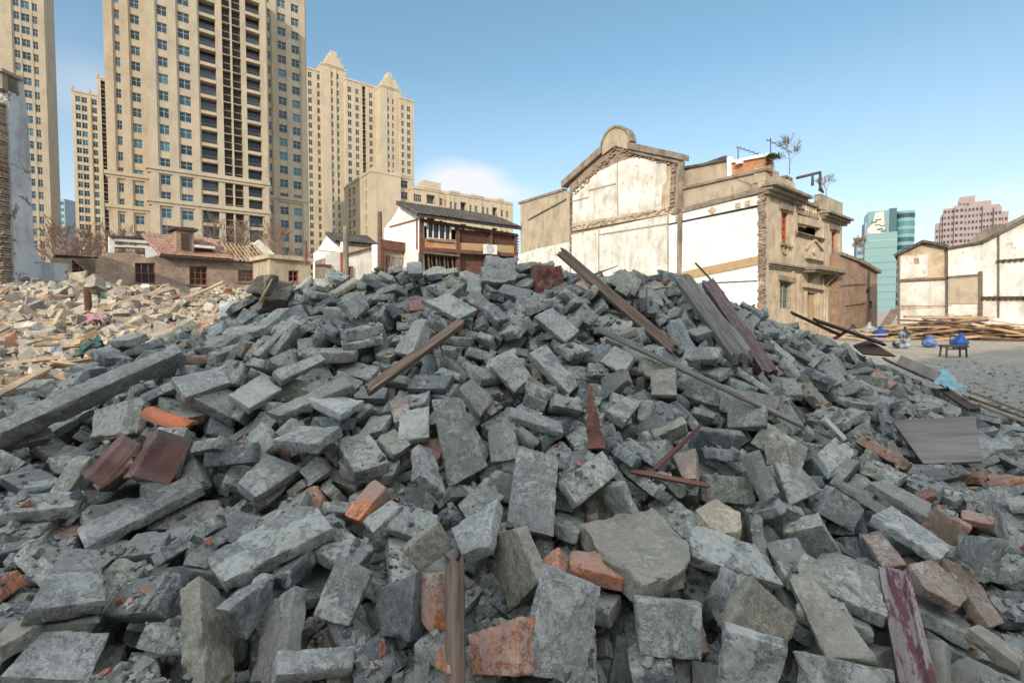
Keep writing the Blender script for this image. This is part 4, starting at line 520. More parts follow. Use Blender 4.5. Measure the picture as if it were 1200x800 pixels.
3,474,349,111,-47,80,30,49,548,390,93,-11,91,22,5,581,377,86,-21,-77,22,29,627,412,74,-15,-91,10,17,144,345,135,12,36,-64,41,457,365,112,33,7,-14,22,614,380,83,35,27,-1,37,135,330,130,-21,-91,-19,
50,434,353,109,80,33,-32,24,526,366,94,16,5,96,16,532,392,101,-32,86,11,49,553,364,100,-2,-96,16,36,377,309,128,7,6,-96,2,413,321,116,-37,-14,20,46,561,389,69,4,-44,88,52,418,346,94,87,4,8,
29,466,337,115,-66,65,25,11,521,387,79,-4,27,67,2,564,360,83,-20,-11,-70,6,285,303,113,-12,24,-88,33,343,272,143,19,-24,-87,27,401,287,120,-13,60,57,0,478,337,85,-34,84,-30,3,513,366,79,-48,-83,26,
22,554,365,70,96,-4,-6,6,392,278,118,75,20,-44,41,192,277,131,-25,95,-11,3,529,372,57,98,-5,-10,42,528,346,69,-21,5,7,53,260,318,115,51,49,-21,28,590,355,54,0,0,-43,12,606,375,57,-9,-10,90,
21,232,284,104,-85,-26,18,25,476,336,65,-97,5,-14,14,576,345,60,20,-63,24,33,93,226,158,-16,79,-57,0,219,274,124,-6,12,95,41,370,272,121,-18,-87,39,20,422,294,107,-75,40,-42,1,227,902,427,-84,49,16,
31,497,1019,372,-17,-17,-74,3,-193,771,380,-78,-57,-6,33,81,738,375,-8,-12,92,41,137,777,375,4,29,-71,44,-621,833,308,41,-55,-48,48,-282,689,349,40,0,-37,7,-604,781,297,-29,49,80,15,-380,672,325,22,23,-92,
31,178,643,311,39,89,7,8,-467,675,296,-86,-37,-27,24,560,848,259,-92,-7,18,1,-43,580,290,-95,11,2,33,943,992,152,-58,27,72,41,-155,582,283,-86,44,6,13,-85,547,285,-83,-47,-15,21,711,853,202,10,-94,-2,
49,1275,1182,77,40,79,-37,43,-463,602,279,-1,-97,-19,3,-414,586,272,15,-31,93,3,1349,1208,64,-28,20,-79,20,-764,709,213,-13,53,-13,6,843,895,145,33,18,78,40,1308,1161,56,-22,16,-92,44,903,914,137,37,9,54,
30,1038,927,107,-4,-15,-38,33,-584,582,229,-22,86,33,22,808,768,139,7,-21,-3,7,587,671,154,-61,-70,-2,51,627,712,161,25,61,73,44,754,707,134,88,41,15,25,145,477,218,-85,41,24,4,-536,526,197,-83,53,8,
33,631,589,128,-5,-96,16,21,555,573,135,-2,8,-2,54,-443,423,192,-65,71,9,16,-444,402,189,-85,-19,-47,38,-158,402,194,-7,-72,53,19,236,450,161,-86,-46,-8,18,-274,398,180,-4,-31,93,37,-126,373,178,-66,-30,67,
32,-220,372,175,-70,-63,-25]
HEROES=dict(H=[
[[[-0.999,1.452,1.09],[-0.884,1.358,1.063],[-0.624,1.559,1.133],[-0.719,1.657,1.162],[-0.798,1.677,1.166]],[-0.024,-0.302,0.953],0.05, 'g', 'large pale blue-grey brick lying tilted, its broad worn face up, biggest in the lower left'],
[[[-0.559,1.427,1.109],[-0.441,1.413,1.062],[-0.493,1.336,0.938],[-0.605,1.341,0.968]],[0.089,-0.864,0.496],0.05, 'g', 'half brick of olive grey leaning left of the dark slab beside the narrow orange brick'],
[[[-0.585,1.899,1.179],[-0.515,1.831,1.17],[-0.595,1.735,1.074],[-0.68,1.794,1.07]],[-0.371,-0.481,0.794],0.05, 'o', 'bright orange broken brick standing on edge in the middle left of the heap'],
[[[-0.575,1.715,1.086],[-0.483,1.786,1.136],[-0.424,1.738,1.133],[-0.51,1.639,1.075]],[-0.228,-0.338,0.913],0.05, 'g', 'grey brick lying directly below the bright orange broken brick'],
[[[-0.376,2.12,1.468],[-0.244,2.154,1.477],[-0.11,2.075,1.168],[-0.283,2.008,1.091]],[0.21,-0.922,0.326],0.05, 'g', 'long mottled grey brick with pale mortar scabs, left of centre of the heap'],
[[[0.022,1.942,1.297],[0.202,1.936,1.265],[0.158,1.694,1.034],[-0.023,1.701,1.067]],[0.102,-0.696,0.71],0.045, 'g', 'upright pale grey brick facing the camera at the very centre of the heap'],
[[[-0.573,2.295,1.384],[-0.425,2.319,1.392],[-0.395,2.148,1.282],[-0.54,2.127,1.276]],[0.041,-0.536,0.843],0.045, 'm', 'small square brick with a cream mortar patch left of the long mottled brick'],
[[[-0.41,1.968,1.304],[-0.356,2.043,1.258],[-0.27,1.869,1.118],[-0.372,1.814,1.225]],[0.752,-0.144,0.644],0.05, 'g', 'dark end-broken brick between the square mortared brick and the long mottled one'],
[[[-0.123,2.175,1.324],[0.012,2.148,1.372],[0.023,2.031,1.219],[-0.098,2.064,1.188]],[-0.35,-0.757,0.552],0.05, 'g', 'stained upright half brick right of the long mottled brick'],
[[[-0.008,2.196,1.419],[0.246,2.238,1.342],[0.244,2.146,1.303],[-0.008,2.127,1.39]],[0.328,-0.37,0.869],0.04, 'g', 'thin dark tile-like brick above the central upright brick'],
[[[-0.352,1.428,1.115],[-0.239,1.476,1.197],[-0.193,1.487,1.099],[-0.298,1.443,1.039]],[0.356,-0.932,0.061],0.045, 'b', 'flat olive-brown slab above the narrow orange brick'],
[[[-0.237,1.723,1.053],[-0.056,1.743,1.161],[-0.082,1.525,1.097],[-0.177,1.542,1.046]],[-0.489,-0.195,0.85],0.05, 'l', 'pale broken brick with a toothed edge beside the central upright brick'],
[[[0.012,1.53,1.145],[0.084,1.412,1.03],[-0.009,1.536,0.845],[-0.072,1.638,0.923],[-0.072,1.65,1.066]],[-0.832,-0.553,0.046],0.05, 'b', 'smooth five-cornered olive slab below the central upright brick'],
[[[0.115,1.338,1.13],[0.277,1.378,1.037],[0.204,1.258,0.82],[0.028,1.206,0.9]],[0.402,-0.852,0.335],0.05, 'l', 'very large pale slab with mortar scabs at the bottom centre'],
[[[-0.298,1.431,1.049],[-0.219,1.362,1.087],[-0.236,1.32,0.926],[-0.287,1.372,0.922]],[-0.7,-0.67,0.246],0.05, 'o', 'narrow orange brick standing upright left of the weathered post'],
[[[-0.132,1.321,0.93],[0.019,1.233,1.043],[0.018,1.156,0.937],[-0.116,1.252,0.862]],[-0.673,-0.596,0.438],0.07, 'o', 'grey-faced orange brick wedge right of the weathered post'],
[[[-0.452,1.446,0.981],[-0.3,1.399,1.07],[-0.306,1.324,0.902],[-0.404,1.373,0.884]],[-0.467,-0.801,0.374],0.05, 'd', 'dark slate-coloured slab left of the narrow orange brick'],
[[[0.21,1.616,1.027],[0.345,1.643,1.006],[0.379,1.498,0.988],[0.195,1.521,1.022]],[0.17,-0.078,0.982],0.05, 'o', 'orange brick with a white mortar cap above the very large pale slab'],
[[[-0.21,1.213,0.962],[-0.171,1.184,1.016],[-0.165,1.129,0.964],[-0.211,1.189,0.933]],[-0.825,-0.426,0.37],0.05, 'o', 'small orange fragment leaning on the weathered post near the bottom'],
[[[0.095,1.55,1.036],[0.162,1.541,1.076],[0.153,1.453,1.044],[0.101,1.468,1.015]],[-0.528,-0.243,0.814],0.05, 'o', 'orange brick corner behind the five-cornered olive slab'],
[[[0.266,1.792,1.033],[0.61,1.941,1.04],[0.665,1.642,1.022],[0.598,1.517,1.015],[0.424,1.429,1.011],[0.319,1.587,1.021]],[0.005,-0.057,0.998],0.08, 'b', 'huge rough lump of crumbling brickwork right of the centre'],
[[[0.39,1.403,0.986],[0.595,1.39,0.975],[0.575,1.337,0.831],[0.39,1.348,0.841]],[-0.041,-0.934,0.354],0.05, 'l', 'squarish pale grey slab right of the very large pale slab'],
[[[0.686,1.763,1.067],[0.945,1.737,0.978],[0.983,1.604,0.899],[0.654,1.615,0.999]],[0.248,-0.445,0.86],0.05, 'l', 'long smooth pale slab running down to the right of the rough lump'],
[[[0.748,1.596,0.978],[0.759,1.49,1.005],[0.686,1.439,0.835],[0.694,1.609,0.851]],[-0.921,0.007,0.39],0.05, 'g', 'dark block standing on end under the long smooth pale slab'],
[[[0.794,1.47,1.014],[0.946,1.47,0.878],[0.87,1.41,0.754],[0.67,1.394,0.882]],[0.26,-0.921,0.29],0.06, 'b', 'rough brown-grey lump right of the dark end-standing block'],
[[[0.621,1.282,0.969],[0.781,1.248,0.939],[0.736,1.247,0.767],[0.599,1.276,0.779]],[-0.2,-0.978,0.058],0.05, 'l', 'pale green-grey slab cut by the bottom edge right of centre'],
[[[0.995,1.6,0.927],[1.075,1.605,0.954],[1.097,1.324,0.849],[0.967,1.364,0.823]],[-0.285,-0.355,0.89],0.05, 'b', 'big brown dusty slab left of the maroon beam'],
[[[1.578,1.962,0.992],[1.715,2.024,1.006],[1.808,1.831,0.921],[1.7,1.767,0.904]],[0.072,-0.373,0.925],0.045, 'l', 'long pale striated brick above the pinkish brick'],
[[[1.496,1.913,0.926],[1.567,1.901,0.951],[1.57,1.769,0.885],[1.49,1.782,0.857]],[-0.362,-0.423,0.831],0.05, 'p', 'pinkish grey brick just above the top end of the maroon beam'],
[[[1.858,1.866,0.957],[1.82,1.688,1.031],[1.77,1.681,0.887],[1.825,1.847,0.877]],[-0.9,0.316,0.299],0.05, 'g', 'smooth grey half slab on the right with a rounded corner'],
[[[1.725,1.805,0.907],[1.862,1.802,0.839],[1.842,1.659,0.721],[1.743,1.619,0.734]],[0.338,-0.624,0.705],0.045, 'p', 'long dusty pink-grey slab right of the maroon beam'],
[[[1.561,1.756,0.893],[1.701,1.798,0.887],[1.731,1.682,0.821],[1.64,1.622,0.808],[1.546,1.663,0.849]],[0.178,-0.452,0.874],0.05, 'p', 'brick with a rusty red corner right of the maroon beam'],
[[[1.202,1.61,0.929],[1.259,1.636,0.924],[1.299,1.575,0.874],[1.245,1.537,0.871]],[0.301,-0.481,0.824],0.05, 'l', 'small pale brick left of the maroon beam'],
[[[1.547,1.505,0.816],[1.602,1.524,0.817],[1.671,1.434,0.782],[1.595,1.386,0.773]],[0.086,-0.307,0.948],0.05, 'b', 'narrow olive brick near the lower right corner'],
[[[0.843,1.261,0.917],[1.148,1.323,0.816],[1.135,1.275,0.741],[0.834,1.198,0.811]],[0.319,-0.824,0.468],0.06, 'g', 'blue-grey slab at the bottom edge left of the maroon beam foot'],
[[[1.537,2.139,1.046],[1.701,2.158,0.927],[1.635,2.142,0.822],[1.454,2.12,0.923]],[0.148,-0.988,0.052],0.05, 'l', 'square pale grey half brick with a crisp dark side, right part of the heap'],
[[[1.781,2.242,1.027],[1.884,2.28,1.034],[2.003,2.134,0.966],[1.906,2.05,0.94]],[0.072,-0.373,0.925],0.045, 'g', 'long grey brick below the weathered wooden board'],
[[[1.066,2.029,1.239],[1.14,2.073,1.244],[1.204,2.01,1.075],[1.115,1.953,1.061]],[0.43,-0.781,0.454],0.05, 'g', 'dark-sided brick standing on edge right of the splintered pinkish wood'],
[[[1.309,2.24,1.135],[1.421,2.202,1.115],[1.475,2.125,1.032],[1.304,2.108,0.97]],[-0.144,-0.772,0.62],0.05, 'g', 'dusty grey slab beside the dark-sided brick on edge'],
[[[2.273,2.27,0.885],[2.35,2.175,0.881],[2.317,2.15,0.855],[2.236,2.23,0.851]],[-0.399,-0.356,0.845],0.05, 'o', 'orange brick end on the right edge slope under the wooden board'],
[[[2.118,2.37,0.932],[2.175,2.311,0.978],[2.135,2.262,0.954],[2.083,2.295,0.914]],[-0.581,0.08,0.81],0.03, 'r', 'small brick red flake resting on a pale brick below the wooden board'],
[[[-1.707,1.748,1.04],[-1.464,2.038,1.142],[-1.355,1.979,1.118],[-1.599,1.668,1.009]],[0.019,-0.343,0.939],0.05, 'l', 'very long brick bridging the rubble on the left below the ridge tiles'],
[[[-1.51,1.506,1.095],[-1.427,1.55,1.06],[-1.255,1.377,0.997],[-1.366,1.248,1.047]],[0.375,0.038,0.926],0.05, 'g', 'wide dark grey slab under the very long bridging brick'],
[[[-1.374,1.299,0.959],[-1.232,1.363,0.907],[-1.175,1.23,0.863],[-1.35,1.166,0.929]],[0.394,-0.135,0.909],0.05, 'l', 'pale slab in the lower left corner'],
[[[-0.928,1.324,1.105],[-0.892,1.431,0.968],[-0.785,1.252,0.837],[-0.799,1.15,0.924]],[0.884,0.226,0.41],0.06, 'b', 'tall upright slab under the big pale blue-grey brick'],
[[[-0.788,1.236,1.058],[-0.747,1.404,1.062],[-0.748,1.392,0.982],[-0.771,1.292,0.931]],[0.972,-0.236,0.022],0.05, 'g', 'dark brick leaning under the big pale blue-grey brick'],
[[[-0.762,1.388,0.982],[-0.661,1.357,1.055],[-0.618,1.187,0.893],[-0.746,1.254,0.836]],[-0.571,-0.635,0.52],0.05, 'g', 'long steep brick standing at the lower left bottom edge'],
[[[-0.638,1.208,0.965],[-0.464,1.31,0.904],[-0.441,1.257,0.878],[-0.616,1.156,0.939]],[0.443,-0.24,0.864],0.05, 'l', 'brick lying level at the bottom edge left of the weathered post'],
[[[-1.142,1.866,1.174],[-1.123,2.043,1.242],[-0.949,2.041,1.176],[-1.048,1.835,1.125]],[0.328,-0.37,0.869],0.05, 'l', 'pale brick with two shelf-like layers above the big blue-grey brick'],
[[[-1.07,2.011,1.31],[-1.01,2.135,1.343],[-0.781,2.063,1.358],[-0.842,1.915,1.32]],[-0.124,-0.198,0.972],0.05, 'g', 'grey brick showing its long dark front side, left of centre'],
[[[-1.055,2.328,1.434],[-0.975,2.401,1.438],[-0.776,2.376,1.411],[-0.827,2.186,1.384]],[0.11,-0.171,0.979],0.045, 'l', 'pale greenish brick left of the brown diagonal plank foot'],
[[[-1.252,2.3,1.37],[-0.92,2.504,1.527],[-0.844,2.407,1.492],[-1.161,2.25,1.36]],[-0.149,-0.441,0.885],0.045, 'g', 'long brick lying along the slope left of the brown plank'],
[[[-1.318,2.489,1.553],[-1.152,2.72,1.624],[-1.11,2.704,1.59],[-1.254,2.464,1.501]],[0.406,-0.522,0.75],0.05, 'l', 'smooth bluish pale brick on the upper left slope'],
[[[-1.467,2.334,1.451],[-1.387,2.52,1.534],[-1.261,2.485,1.455],[-1.347,2.315,1.384]],[0.354,-0.506,0.787],0.05, 'm', 'cracked cream mortar-covered block on the upper left slope'],
[[[-1.754,2.326,1.541],[-1.619,2.506,1.574],[-1.527,2.462,1.496],[-1.643,2.271,1.446]],[0.43,-0.467,0.773],0.045, 'l', 'flat pale slab behind the orange broken tile on the left'],
[[[-2.227,2.405,1.355],[-1.938,2.388,1.44],[-1.924,2.31,1.253],[-2.201,2.348,1.224]],[-0.164,-0.915,0.368],0.05, 'm', 'flaking mortar-covered slab above the maroon ridge tiles'],
[[[-2.604,2.502,1.238],[-2.476,2.659,1.348],[-2.421,2.626,1.325],[-2.518,2.472,1.217]],[-0.004,-0.572,0.82],0.05, 'l', 'narrow pale brick in front of the long stone beam'],
[[[-2.638,2.322,1.254],[-2.496,2.443,1.253],[-2.464,2.409,1.207],[-2.589,2.276,1.189]],[0.458,-0.53,0.714],0.05, 'g', 'grey brick at the left edge below the long stone beam'],
[[[-1.394,2.042,1.242],[-1.142,1.989,1.309],[-1.129,1.951,1.23],[-1.387,2.013,1.182]],[-0.283,-0.88,0.382],0.05, 'd', 'dark rough brick right of the maroon ridge tiles'],
[[[-1.467,1.273,1.001],[-1.372,1.331,0.996],[-1.358,1.241,0.991],[-1.376,1.191,0.99]],[0.072,-0.046,0.996],0.05, 'b', 'brown-edged brick at the left edge near the bottom'],
[[[-0.756,2.869,1.619],[-0.649,3.006,1.815],[-0.556,2.963,1.833],[-0.614,2.764,1.609]],[-0.415,-0.625,0.662],0.05, 'l', 'tall pale brick leaning back on the upper slope behind the brown plank'],
[[[-1.139,3.04,1.946],[-1.095,3.303,2.005],[-1.039,3.32,1.912],[-1.058,3.081,1.819]],[0.849,-0.248,0.466],0.05, 'l', 'pale leaning brick near the crest on the left'],
[[[-0.233,4.151,2.388],[0.023,4.16,2.343],[0.037,3.908,2.112],[-0.267,3.858,2.131]],[0.154,-0.663,0.733],0.08, 'g', 'big rounded grey rock at the top of the heap'],
[[[-0.631,3.267,1.949],[-0.458,3.347,2.007],[-0.241,3.207,1.888],[-0.368,3.113,1.818]],[0.027,-0.621,0.784],0.05, 'l', 'flat grey slab just below the crest left of the peak'],
[[[-0.129,2.541,1.58],[0.015,2.591,1.642],[0.11,2.53,1.519],[0.014,2.472,1.434]],[0.089,-0.864,0.496],0.05, 'm', 'pale square slab in the middle of the upper slope'],
[[[-0.273,2.296,1.497],[-0.21,2.373,1.529],[-0.089,2.366,1.422],[-0.158,2.252,1.355]],[0.486,-0.64,0.595],0.05, 'g', 'tilted smooth brick in the middle of the slope'],
[[[0.148,3.147,1.841],[0.282,3.197,1.9],[0.459,3.056,1.745],[0.354,2.991,1.67]],[-0.014,-0.747,0.665],0.05, 'l', 'pale brick below the reddish lump at the peak'],
[[[0.1,2.657,1.635],[0.208,2.771,1.676],[0.404,2.677,1.446],[0.327,2.587,1.407]],[0.437,-0.641,0.632],0.05, 'l', 'long dusty brick running down from the middle of the upper slope'],
[[[0.566,2.918,1.554],[0.668,2.959,1.65],[0.778,2.852,1.594],[0.686,2.798,1.489]],[-0.333,-0.685,0.648],0.05, 'm', 'cream mortared brick left of the thin grey pole'],
[[[0.86,2.8,1.515],[0.995,2.75,1.538],[0.953,2.617,1.392],[0.82,2.682,1.384]],[-0.352,-0.639,0.684],0.04, 'b', 'square olive tile propped under the thin grey pole'],
[[[0.552,2.842,1.456],[0.665,2.716,1.542],[0.67,2.63,1.479],[0.54,2.722,1.335]],[-0.794,-0.391,0.466],0.05, 'd', 'dark-ended brick left of the square olive tile'],
[[[1.326,2.784,1.269],[1.49,2.647,1.33],[1.436,2.555,1.233],[1.284,2.692,1.182]],[-0.593,-0.392,0.704],0.05, 'g', 'dark squat brick near the lower end of the thin grey pole'],
[[[0.226,4.032,2.277],[0.458,4.296,2.285],[0.494,4.327,2.127],[0.226,4.015,2.013]],[0.75,-0.66,0.042],0.09, 'r', 'big reddish brick lump at the peak of the heap beside the brown plank'],
[[[0.497,2.392,1.358],[0.668,2.583,1.408],[0.729,2.54,1.368],[0.59,2.343,1.306]],[0.248,-0.445,0.86],0.05, 'g', 'grey slab below the cream mortared brick'],
[[[-0.788,3.445,1.952],[-0.69,3.474,1.965],[-0.648,3.355,1.887],[-0.749,3.328,1.875]],[0.041,-0.536,0.843],0.04, 'r', 'red brick fragment on the slope under the crest left of the peak'],
[[[0.772,2.167,1.194],[0.871,2.137,1.236],[0.817,1.99,1.144],[0.766,2.015,1.127]],[-0.454,-0.343,0.822],0.05, 'p', 'pink-orange brick end among the splintered sticks right of centre'],
[[[-0.676,2.47,1.387],[-0.564,2.491,1.421],[-0.527,2.285,1.339],[-0.594,2.274,1.32]],[-0.194,-0.393,0.899],0.04, 'p', 'dull orange brick peeping out behind the square mortared brick'],
[[[0.766,1.87,1.056],[0.9,1.988,1.057],[0.975,1.909,1.028],[0.917,1.779,1.011],[0.794,1.735,1.023]],[0.17,-0.2,0.965],0.07, 'y', 'sandy yellow rock above the long smooth pale slab'],
[[[-4.082,4.174,2.22],[-3.98,4.283,2.236],[-3.941,4.186,2.111],[-4.007,4.158,2.141]],[0.526,-0.585,0.618],0.12, 'y', 'big pale slab standing on top of the far sunlit rubble'],
[[[-3.948,4.221,2.176],[-3.878,4.232,2.216],[-3.804,4.173,2.095],[-3.932,4.175,2.072]],[-0.087,-0.916,0.391],0.12, 'y', 'smaller pale slab leaning beside the big slab on the far sunlit rubble'],
[[[-2.196,3.811,2.149],[-2.0,3.714,2.164],[-2.012,3.703,1.997],[-2.21,3.806,2.021]],[-0.45,-0.889,0.086],0.12, 'k', 'blackened block at the left end of the heap crest'],
[[[-2.085,3.883,2.147],[-1.891,3.962,2.122],[-1.843,3.753,1.949],[-2.013,3.68,1.969]],[0.325,-0.557,0.764],0.12, 'k', 'blackened broken block just right of the other on the heap crest'],
[[[2.914,3.462,1.036],[3.271,3.186,1.135],[2.953,2.824,0.936],[2.722,2.976,0.867]],[-0.381,-0.166,0.91],0.02, 'w', 'weathered grey wooden board lying on the rubble at the right'],
[[[4.075,5.418,1.452],[4.364,5.554,1.504],[4.467,5.274,1.335],[4.083,5.267,1.365]],[0.079,-0.494,0.866],0.02, 'wd', 'dark brown triangular plywood scrap at the right end of the heap'],
[[[4.772,5.632,1.211],[4.919,5.732,1.296],[5.194,5.469,1.117],[5.021,5.369,1.03]],[-0.054,-0.601,0.798],0.03, 'w', 'grey sheet of board beside the pale blue cloth'],
[[[-8.179,8.063,1.476],[-7.74,8.533,1.516],[-7.533,8.348,1.288],[-7.994,7.903,1.276]],[0.43,-0.467,0.773],0.05, 'wd', 'reddish brown board lying in the sunlit rubble on the left']],
P=[
[[0.408,3.969,2.396],[1.208,3.343,1.579],[0.052,-0.768,0.639],0.089,0.03, 'wb', 'wooden_plank', 'brown splintered plank sloping down from the peak of the heap'],
[[0.54,2.876,1.765],[1.694,2.619,1.217],[0.192,-0.669,0.718],0.041,0.03, 'wg', 'wooden_pole', 'long thin grey pole lying down the right of the heap'],
[[1.565,4.204,2.175],[1.607,3.139,1.546],[-0.239,-0.501,0.832],0.138,0.06, 'wg', 'timber_beam', 'thick grey weathered timber near the crest beside the purple one'],
[[1.858,4.355,2.161],[1.937,3.392,1.408],[-0.256,-0.608,0.752],0.102,0.06, 'wp', 'timber_beam', 'purple-brown painted timber near the crest on the right'],
[[1.82,4.531,2.34],[2.113,4.531,2.036],[0.394,-0.837,0.379],0.026,0.012, 'k', 'iron_rod', 'thin black rod sticking up from the crest in front of the white wall'],
[[-0.776,2.392,1.458],[-0.314,2.884,1.813],[0.06,-0.621,0.781],0.054,0.035, 'wb', 'wooden_plank', 'brown plank with rusty end sloping up right on the left half of the heap'],
[[0.658,2.063,1.16],[0.885,2.108,1.354],[-0.466,-0.567,0.68],0.031,0.02, 'wr', 'wood_stick', 'reddish stick leaning up to the right among bricks right of centre'],
[[0.534,2.037,1.162],[0.851,1.929,1.134],[-0.091,-0.489,0.867],0.022,0.012, 'wr', 'wood_splinter', 'pale pinkish splinter lying nearly level right of centre'],
[[-0.163,1.27,1.184],[-0.145,1.134,0.91],[0.115,-0.887,0.448],0.056,0.06, 'wb', 'wooden_post', 'weathered rotten post standing among orange bricks at the bottom'],
[[1.441,1.685,0.921],[1.197,1.298,0.751],[-0.245,-0.256,0.935],0.09,0.05, 'wm', 'timber_beam', 'maroon painted timber with a routed groove at the lower right'],
[[-2.702,2.158,1.196],[-2.006,2.749,1.642],[0.126,-0.688,0.715],0.101,0.11, 'g', 'stone_beam', 'very long concrete lintel along the left edge of the heap'],
[[0.732,4.035,2.194],[1.058,4.565,2.318],[0.099,-0.283,0.954],0.024,0.015, 'k', 'wood_stick', 'small dark stick on the crest right of the peak'],
[[3.098,5.035,1.843],[3.805,5.26,1.584],[0.426,-0.408,0.808],0.058,0.025, 'wd', 'wooden_plank', 'dark plank at the right shoulder of the heap below the house door'],
[[3.426,5.142,1.765],[4.463,5.457,1.469],[0.359,-0.382,0.852],0.08,0.03, 'wd', 'wooden_plank', 'dark brown beam at the right shoulder reaching toward the bags'],
[[3.717,5.232,1.546],[3.995,5.319,1.67],[-0.246,-0.445,0.861],0.049,0.02, 'wr', 'wood_stick', 'short red-brown stick at the right shoulder of the heap'],
[[4.482,5.461,1.284],[5.069,5.579,1.049],[0.409,-0.431,0.805],0.062,0.02, 'wb', 'wooden_plank', 'brown lath beside the grey board sheet on the right'],
[[5.042,5.281,0.944],[4.418,4.313,0.923],[-0.123,0.057,0.991],0.09,0.03, 'wd', 'wooden_plank', 'dark plank under the pale blue cloth'],
[[4.752,4.698,1.032],[6.775,5.826,0.491],[0.284,-0.051,0.957],0.049,0.02, 'wl', 'wooden_plank', 'upper one of three tan laths at the right edge'],
[[4.669,4.649,0.988],[6.778,5.826,0.424],[0.284,-0.05,0.958],0.069,0.02, 'wb', 'wooden_plank', 'middle one of three tan laths at the right edge'],
[[4.78,4.643,0.901],[6.781,5.826,0.357],[0.274,-0.022,0.962],0.049,0.02, 'wl', 'wooden_plank', 'lower one of three tan laths at the right edge'],
[[2.046,2.964,1.177],[2.189,2.955,1.033],[0.419,-0.781,0.462],0.044,0.02, 'wh', 'painted_strip', 'white painted strip on the slope left of the wooden board'],
[[-3.785,3.286,1.243],[-5.792,5.717,1.168],[0.053,0.074,0.996],0.076,0.04, 'wl', 'wooden_plank', 'brown plank at the left edge behind the long concrete lintel'],
[[-6.658,6.571,1.071],[-7.187,7.776,1.477],[0.308,-0.179,0.934],0.054,0.02, 'wl', 'wooden_plank', 'thin tan lath rising right from the plank at the left edge'],
[[-8.845,8.534,1.548],[-8.543,9.179,1.711],[0.426,-0.403,0.81],0.15,0.05, 'wl', 'wooden_plank', 'light wooden plank left of the pink sheet'],
[[-8.969,9.561,1.739],[-8.979,12.05,2.419],[0.396,-0.241,0.886],0.162,0.05, 'wl', 'wooden_plank', 'longest light wooden plank on the sunlit rubble'],
[[-8.314,9.85,1.789],[-8.447,11.562,2.203],[0.365,-0.192,0.911],0.1,0.04, 'wb', 'wooden_plank', 'brown plank just below the longest light plank on the sunlit rubble'],
[[-8.957,9.609,2.367],[-8.941,9.609,1.756],[0.699,-0.715,0.018],0.126,0.08, 'wr', 'wooden_post', 'red-brown post standing in the sunlit rubble'],
[[-7.98,6.981,1.349],[-7.59,7.056,1.303],[0.189,-0.454,0.87],0.119,0.05, 'wr', 'wooden_plank', 'red-brown board at the left edge in the sunlit rubble'],
[[-2.033,3.665,1.948],[-1.927,3.665,2.133],[-0.225,-0.966,0.13],0.028,0.03, 'wl', 'wood_stick', 'pale stick leaning on the blackened blocks at the crest'],
[[-8.719,12.022,2.08],[-7.604,12.022,2.575],[-0.308,-0.651,0.694],0.113,0.04, 'wl', 'wooden_plank', 'light plank on the sunlit rubble under the red tiled house'],
[[-12.113,11.144,2.067],[-11.253,11.732,2.208],[0.256,-0.562,0.787],0.107,0.04, 'wb', 'wooden_plank', 'thin brown plank high on the sunlit rubble at the left'],
[[-8.642,10.725,2.061],[-7.848,10.255,1.785],[0.124,-0.339,0.933],0.118,0.04, 'wl', 'wooden_plank', 'short yellowish board sloping down right on the sunlit rubble']])
# ------------------------------------------------------------------ bricks
def bis(bm,co,no): bmesh.ops.bisect_plane(bm,geom=bm.verts[:]+bm.edges[:]+bm.faces[:],plane_co=co,plane_no=no)
def chip(bm,g,seed,rgh=1.0,edge=.004):
    bm.normal_update(); planes=[]
    for f in bm.faces:
        n=f.normal.copy(); o=n.dot(f.verts[0].co)
        if not any((n-a).length<.02 and abs(o-b)<1e-3 for a,b in planes): planes.append((n,o))
    lo=[min(v.co[i] for v in bm.verts) for i in range(3)]; hi=[max(v.co[i] for v in bm.verts) for i in range(3)]
    for i in range(3):
        n=Vector((0,0,0)); n[i]=1; L=hi[i]-lo[i]; k=max(1,int(round(L/g)))
        ts=[lo[i]+L*j/k for j in range(1,k)]
        for t in ts: bis(bm,n*t,n)
    if edge:
        for n,o in planes:
            bis(bm,n*(o-edge),n)
    sd=Vector((seed*3.7,seed*1.3,seed*.7))
    for v in bm.verts:
        p=v.co; ds=sorted(((o-n.dot(p)),i) for i,(n,o) in enumerate(planes))
        n1=planes[ds[0][1]][0]; d2,n2=ds[1][0],planes[ds[1][1]][0]; d3,n3=(ds[2][0],planes[ds[2][1]][0]) if len(ds)>2 else (9,n1)
        q=p+sd
        c=.0009+max(0,noise.noise(q*22)-.02)*.014*rgh+max(0,noise.noise(q*60))*.004*rgh
        mv=Vector()
        w=max(0,1-d2/(.004+c*1.3)); 
        if w>0: mv-=(n1+n2)*c*w*.75
        w3=max(0,1-d3/(.004+c*1.3))
        if w3>0: mv-=n3*c*w3*.8
        mv+=n1*(noise.noise(q*11)*.0022+noise.noise(q*45)*.0014)*rgh
        v.co=p+mv
def finish(bm,name,mat,ang=.7):
    bmesh.ops.remove_doubles(bm,verts=bm.verts,dist=.0004)
    for f in bm.faces: f.smooth=True
    me=bpy.data.meshes.new(name); bm.to_mesh(me); bm.free(); me.materials.append(mat); me.set_sharp_from_angle(angle=ang); return me
HI=[];LO=[]
for i in range(NSH):
    r=random.Random(i)
    b=base_bm(*shape_def(i)); chip(b,.014,i,1.2 if i%20>7 else 1.0); HI.append(finish(b,'grey_brick',M['brick']))
    b=base_bm(*shape_def(i)); chip(b,.045,i,1.0); LO.append(finish(b,'loose_brick',M['brick']))
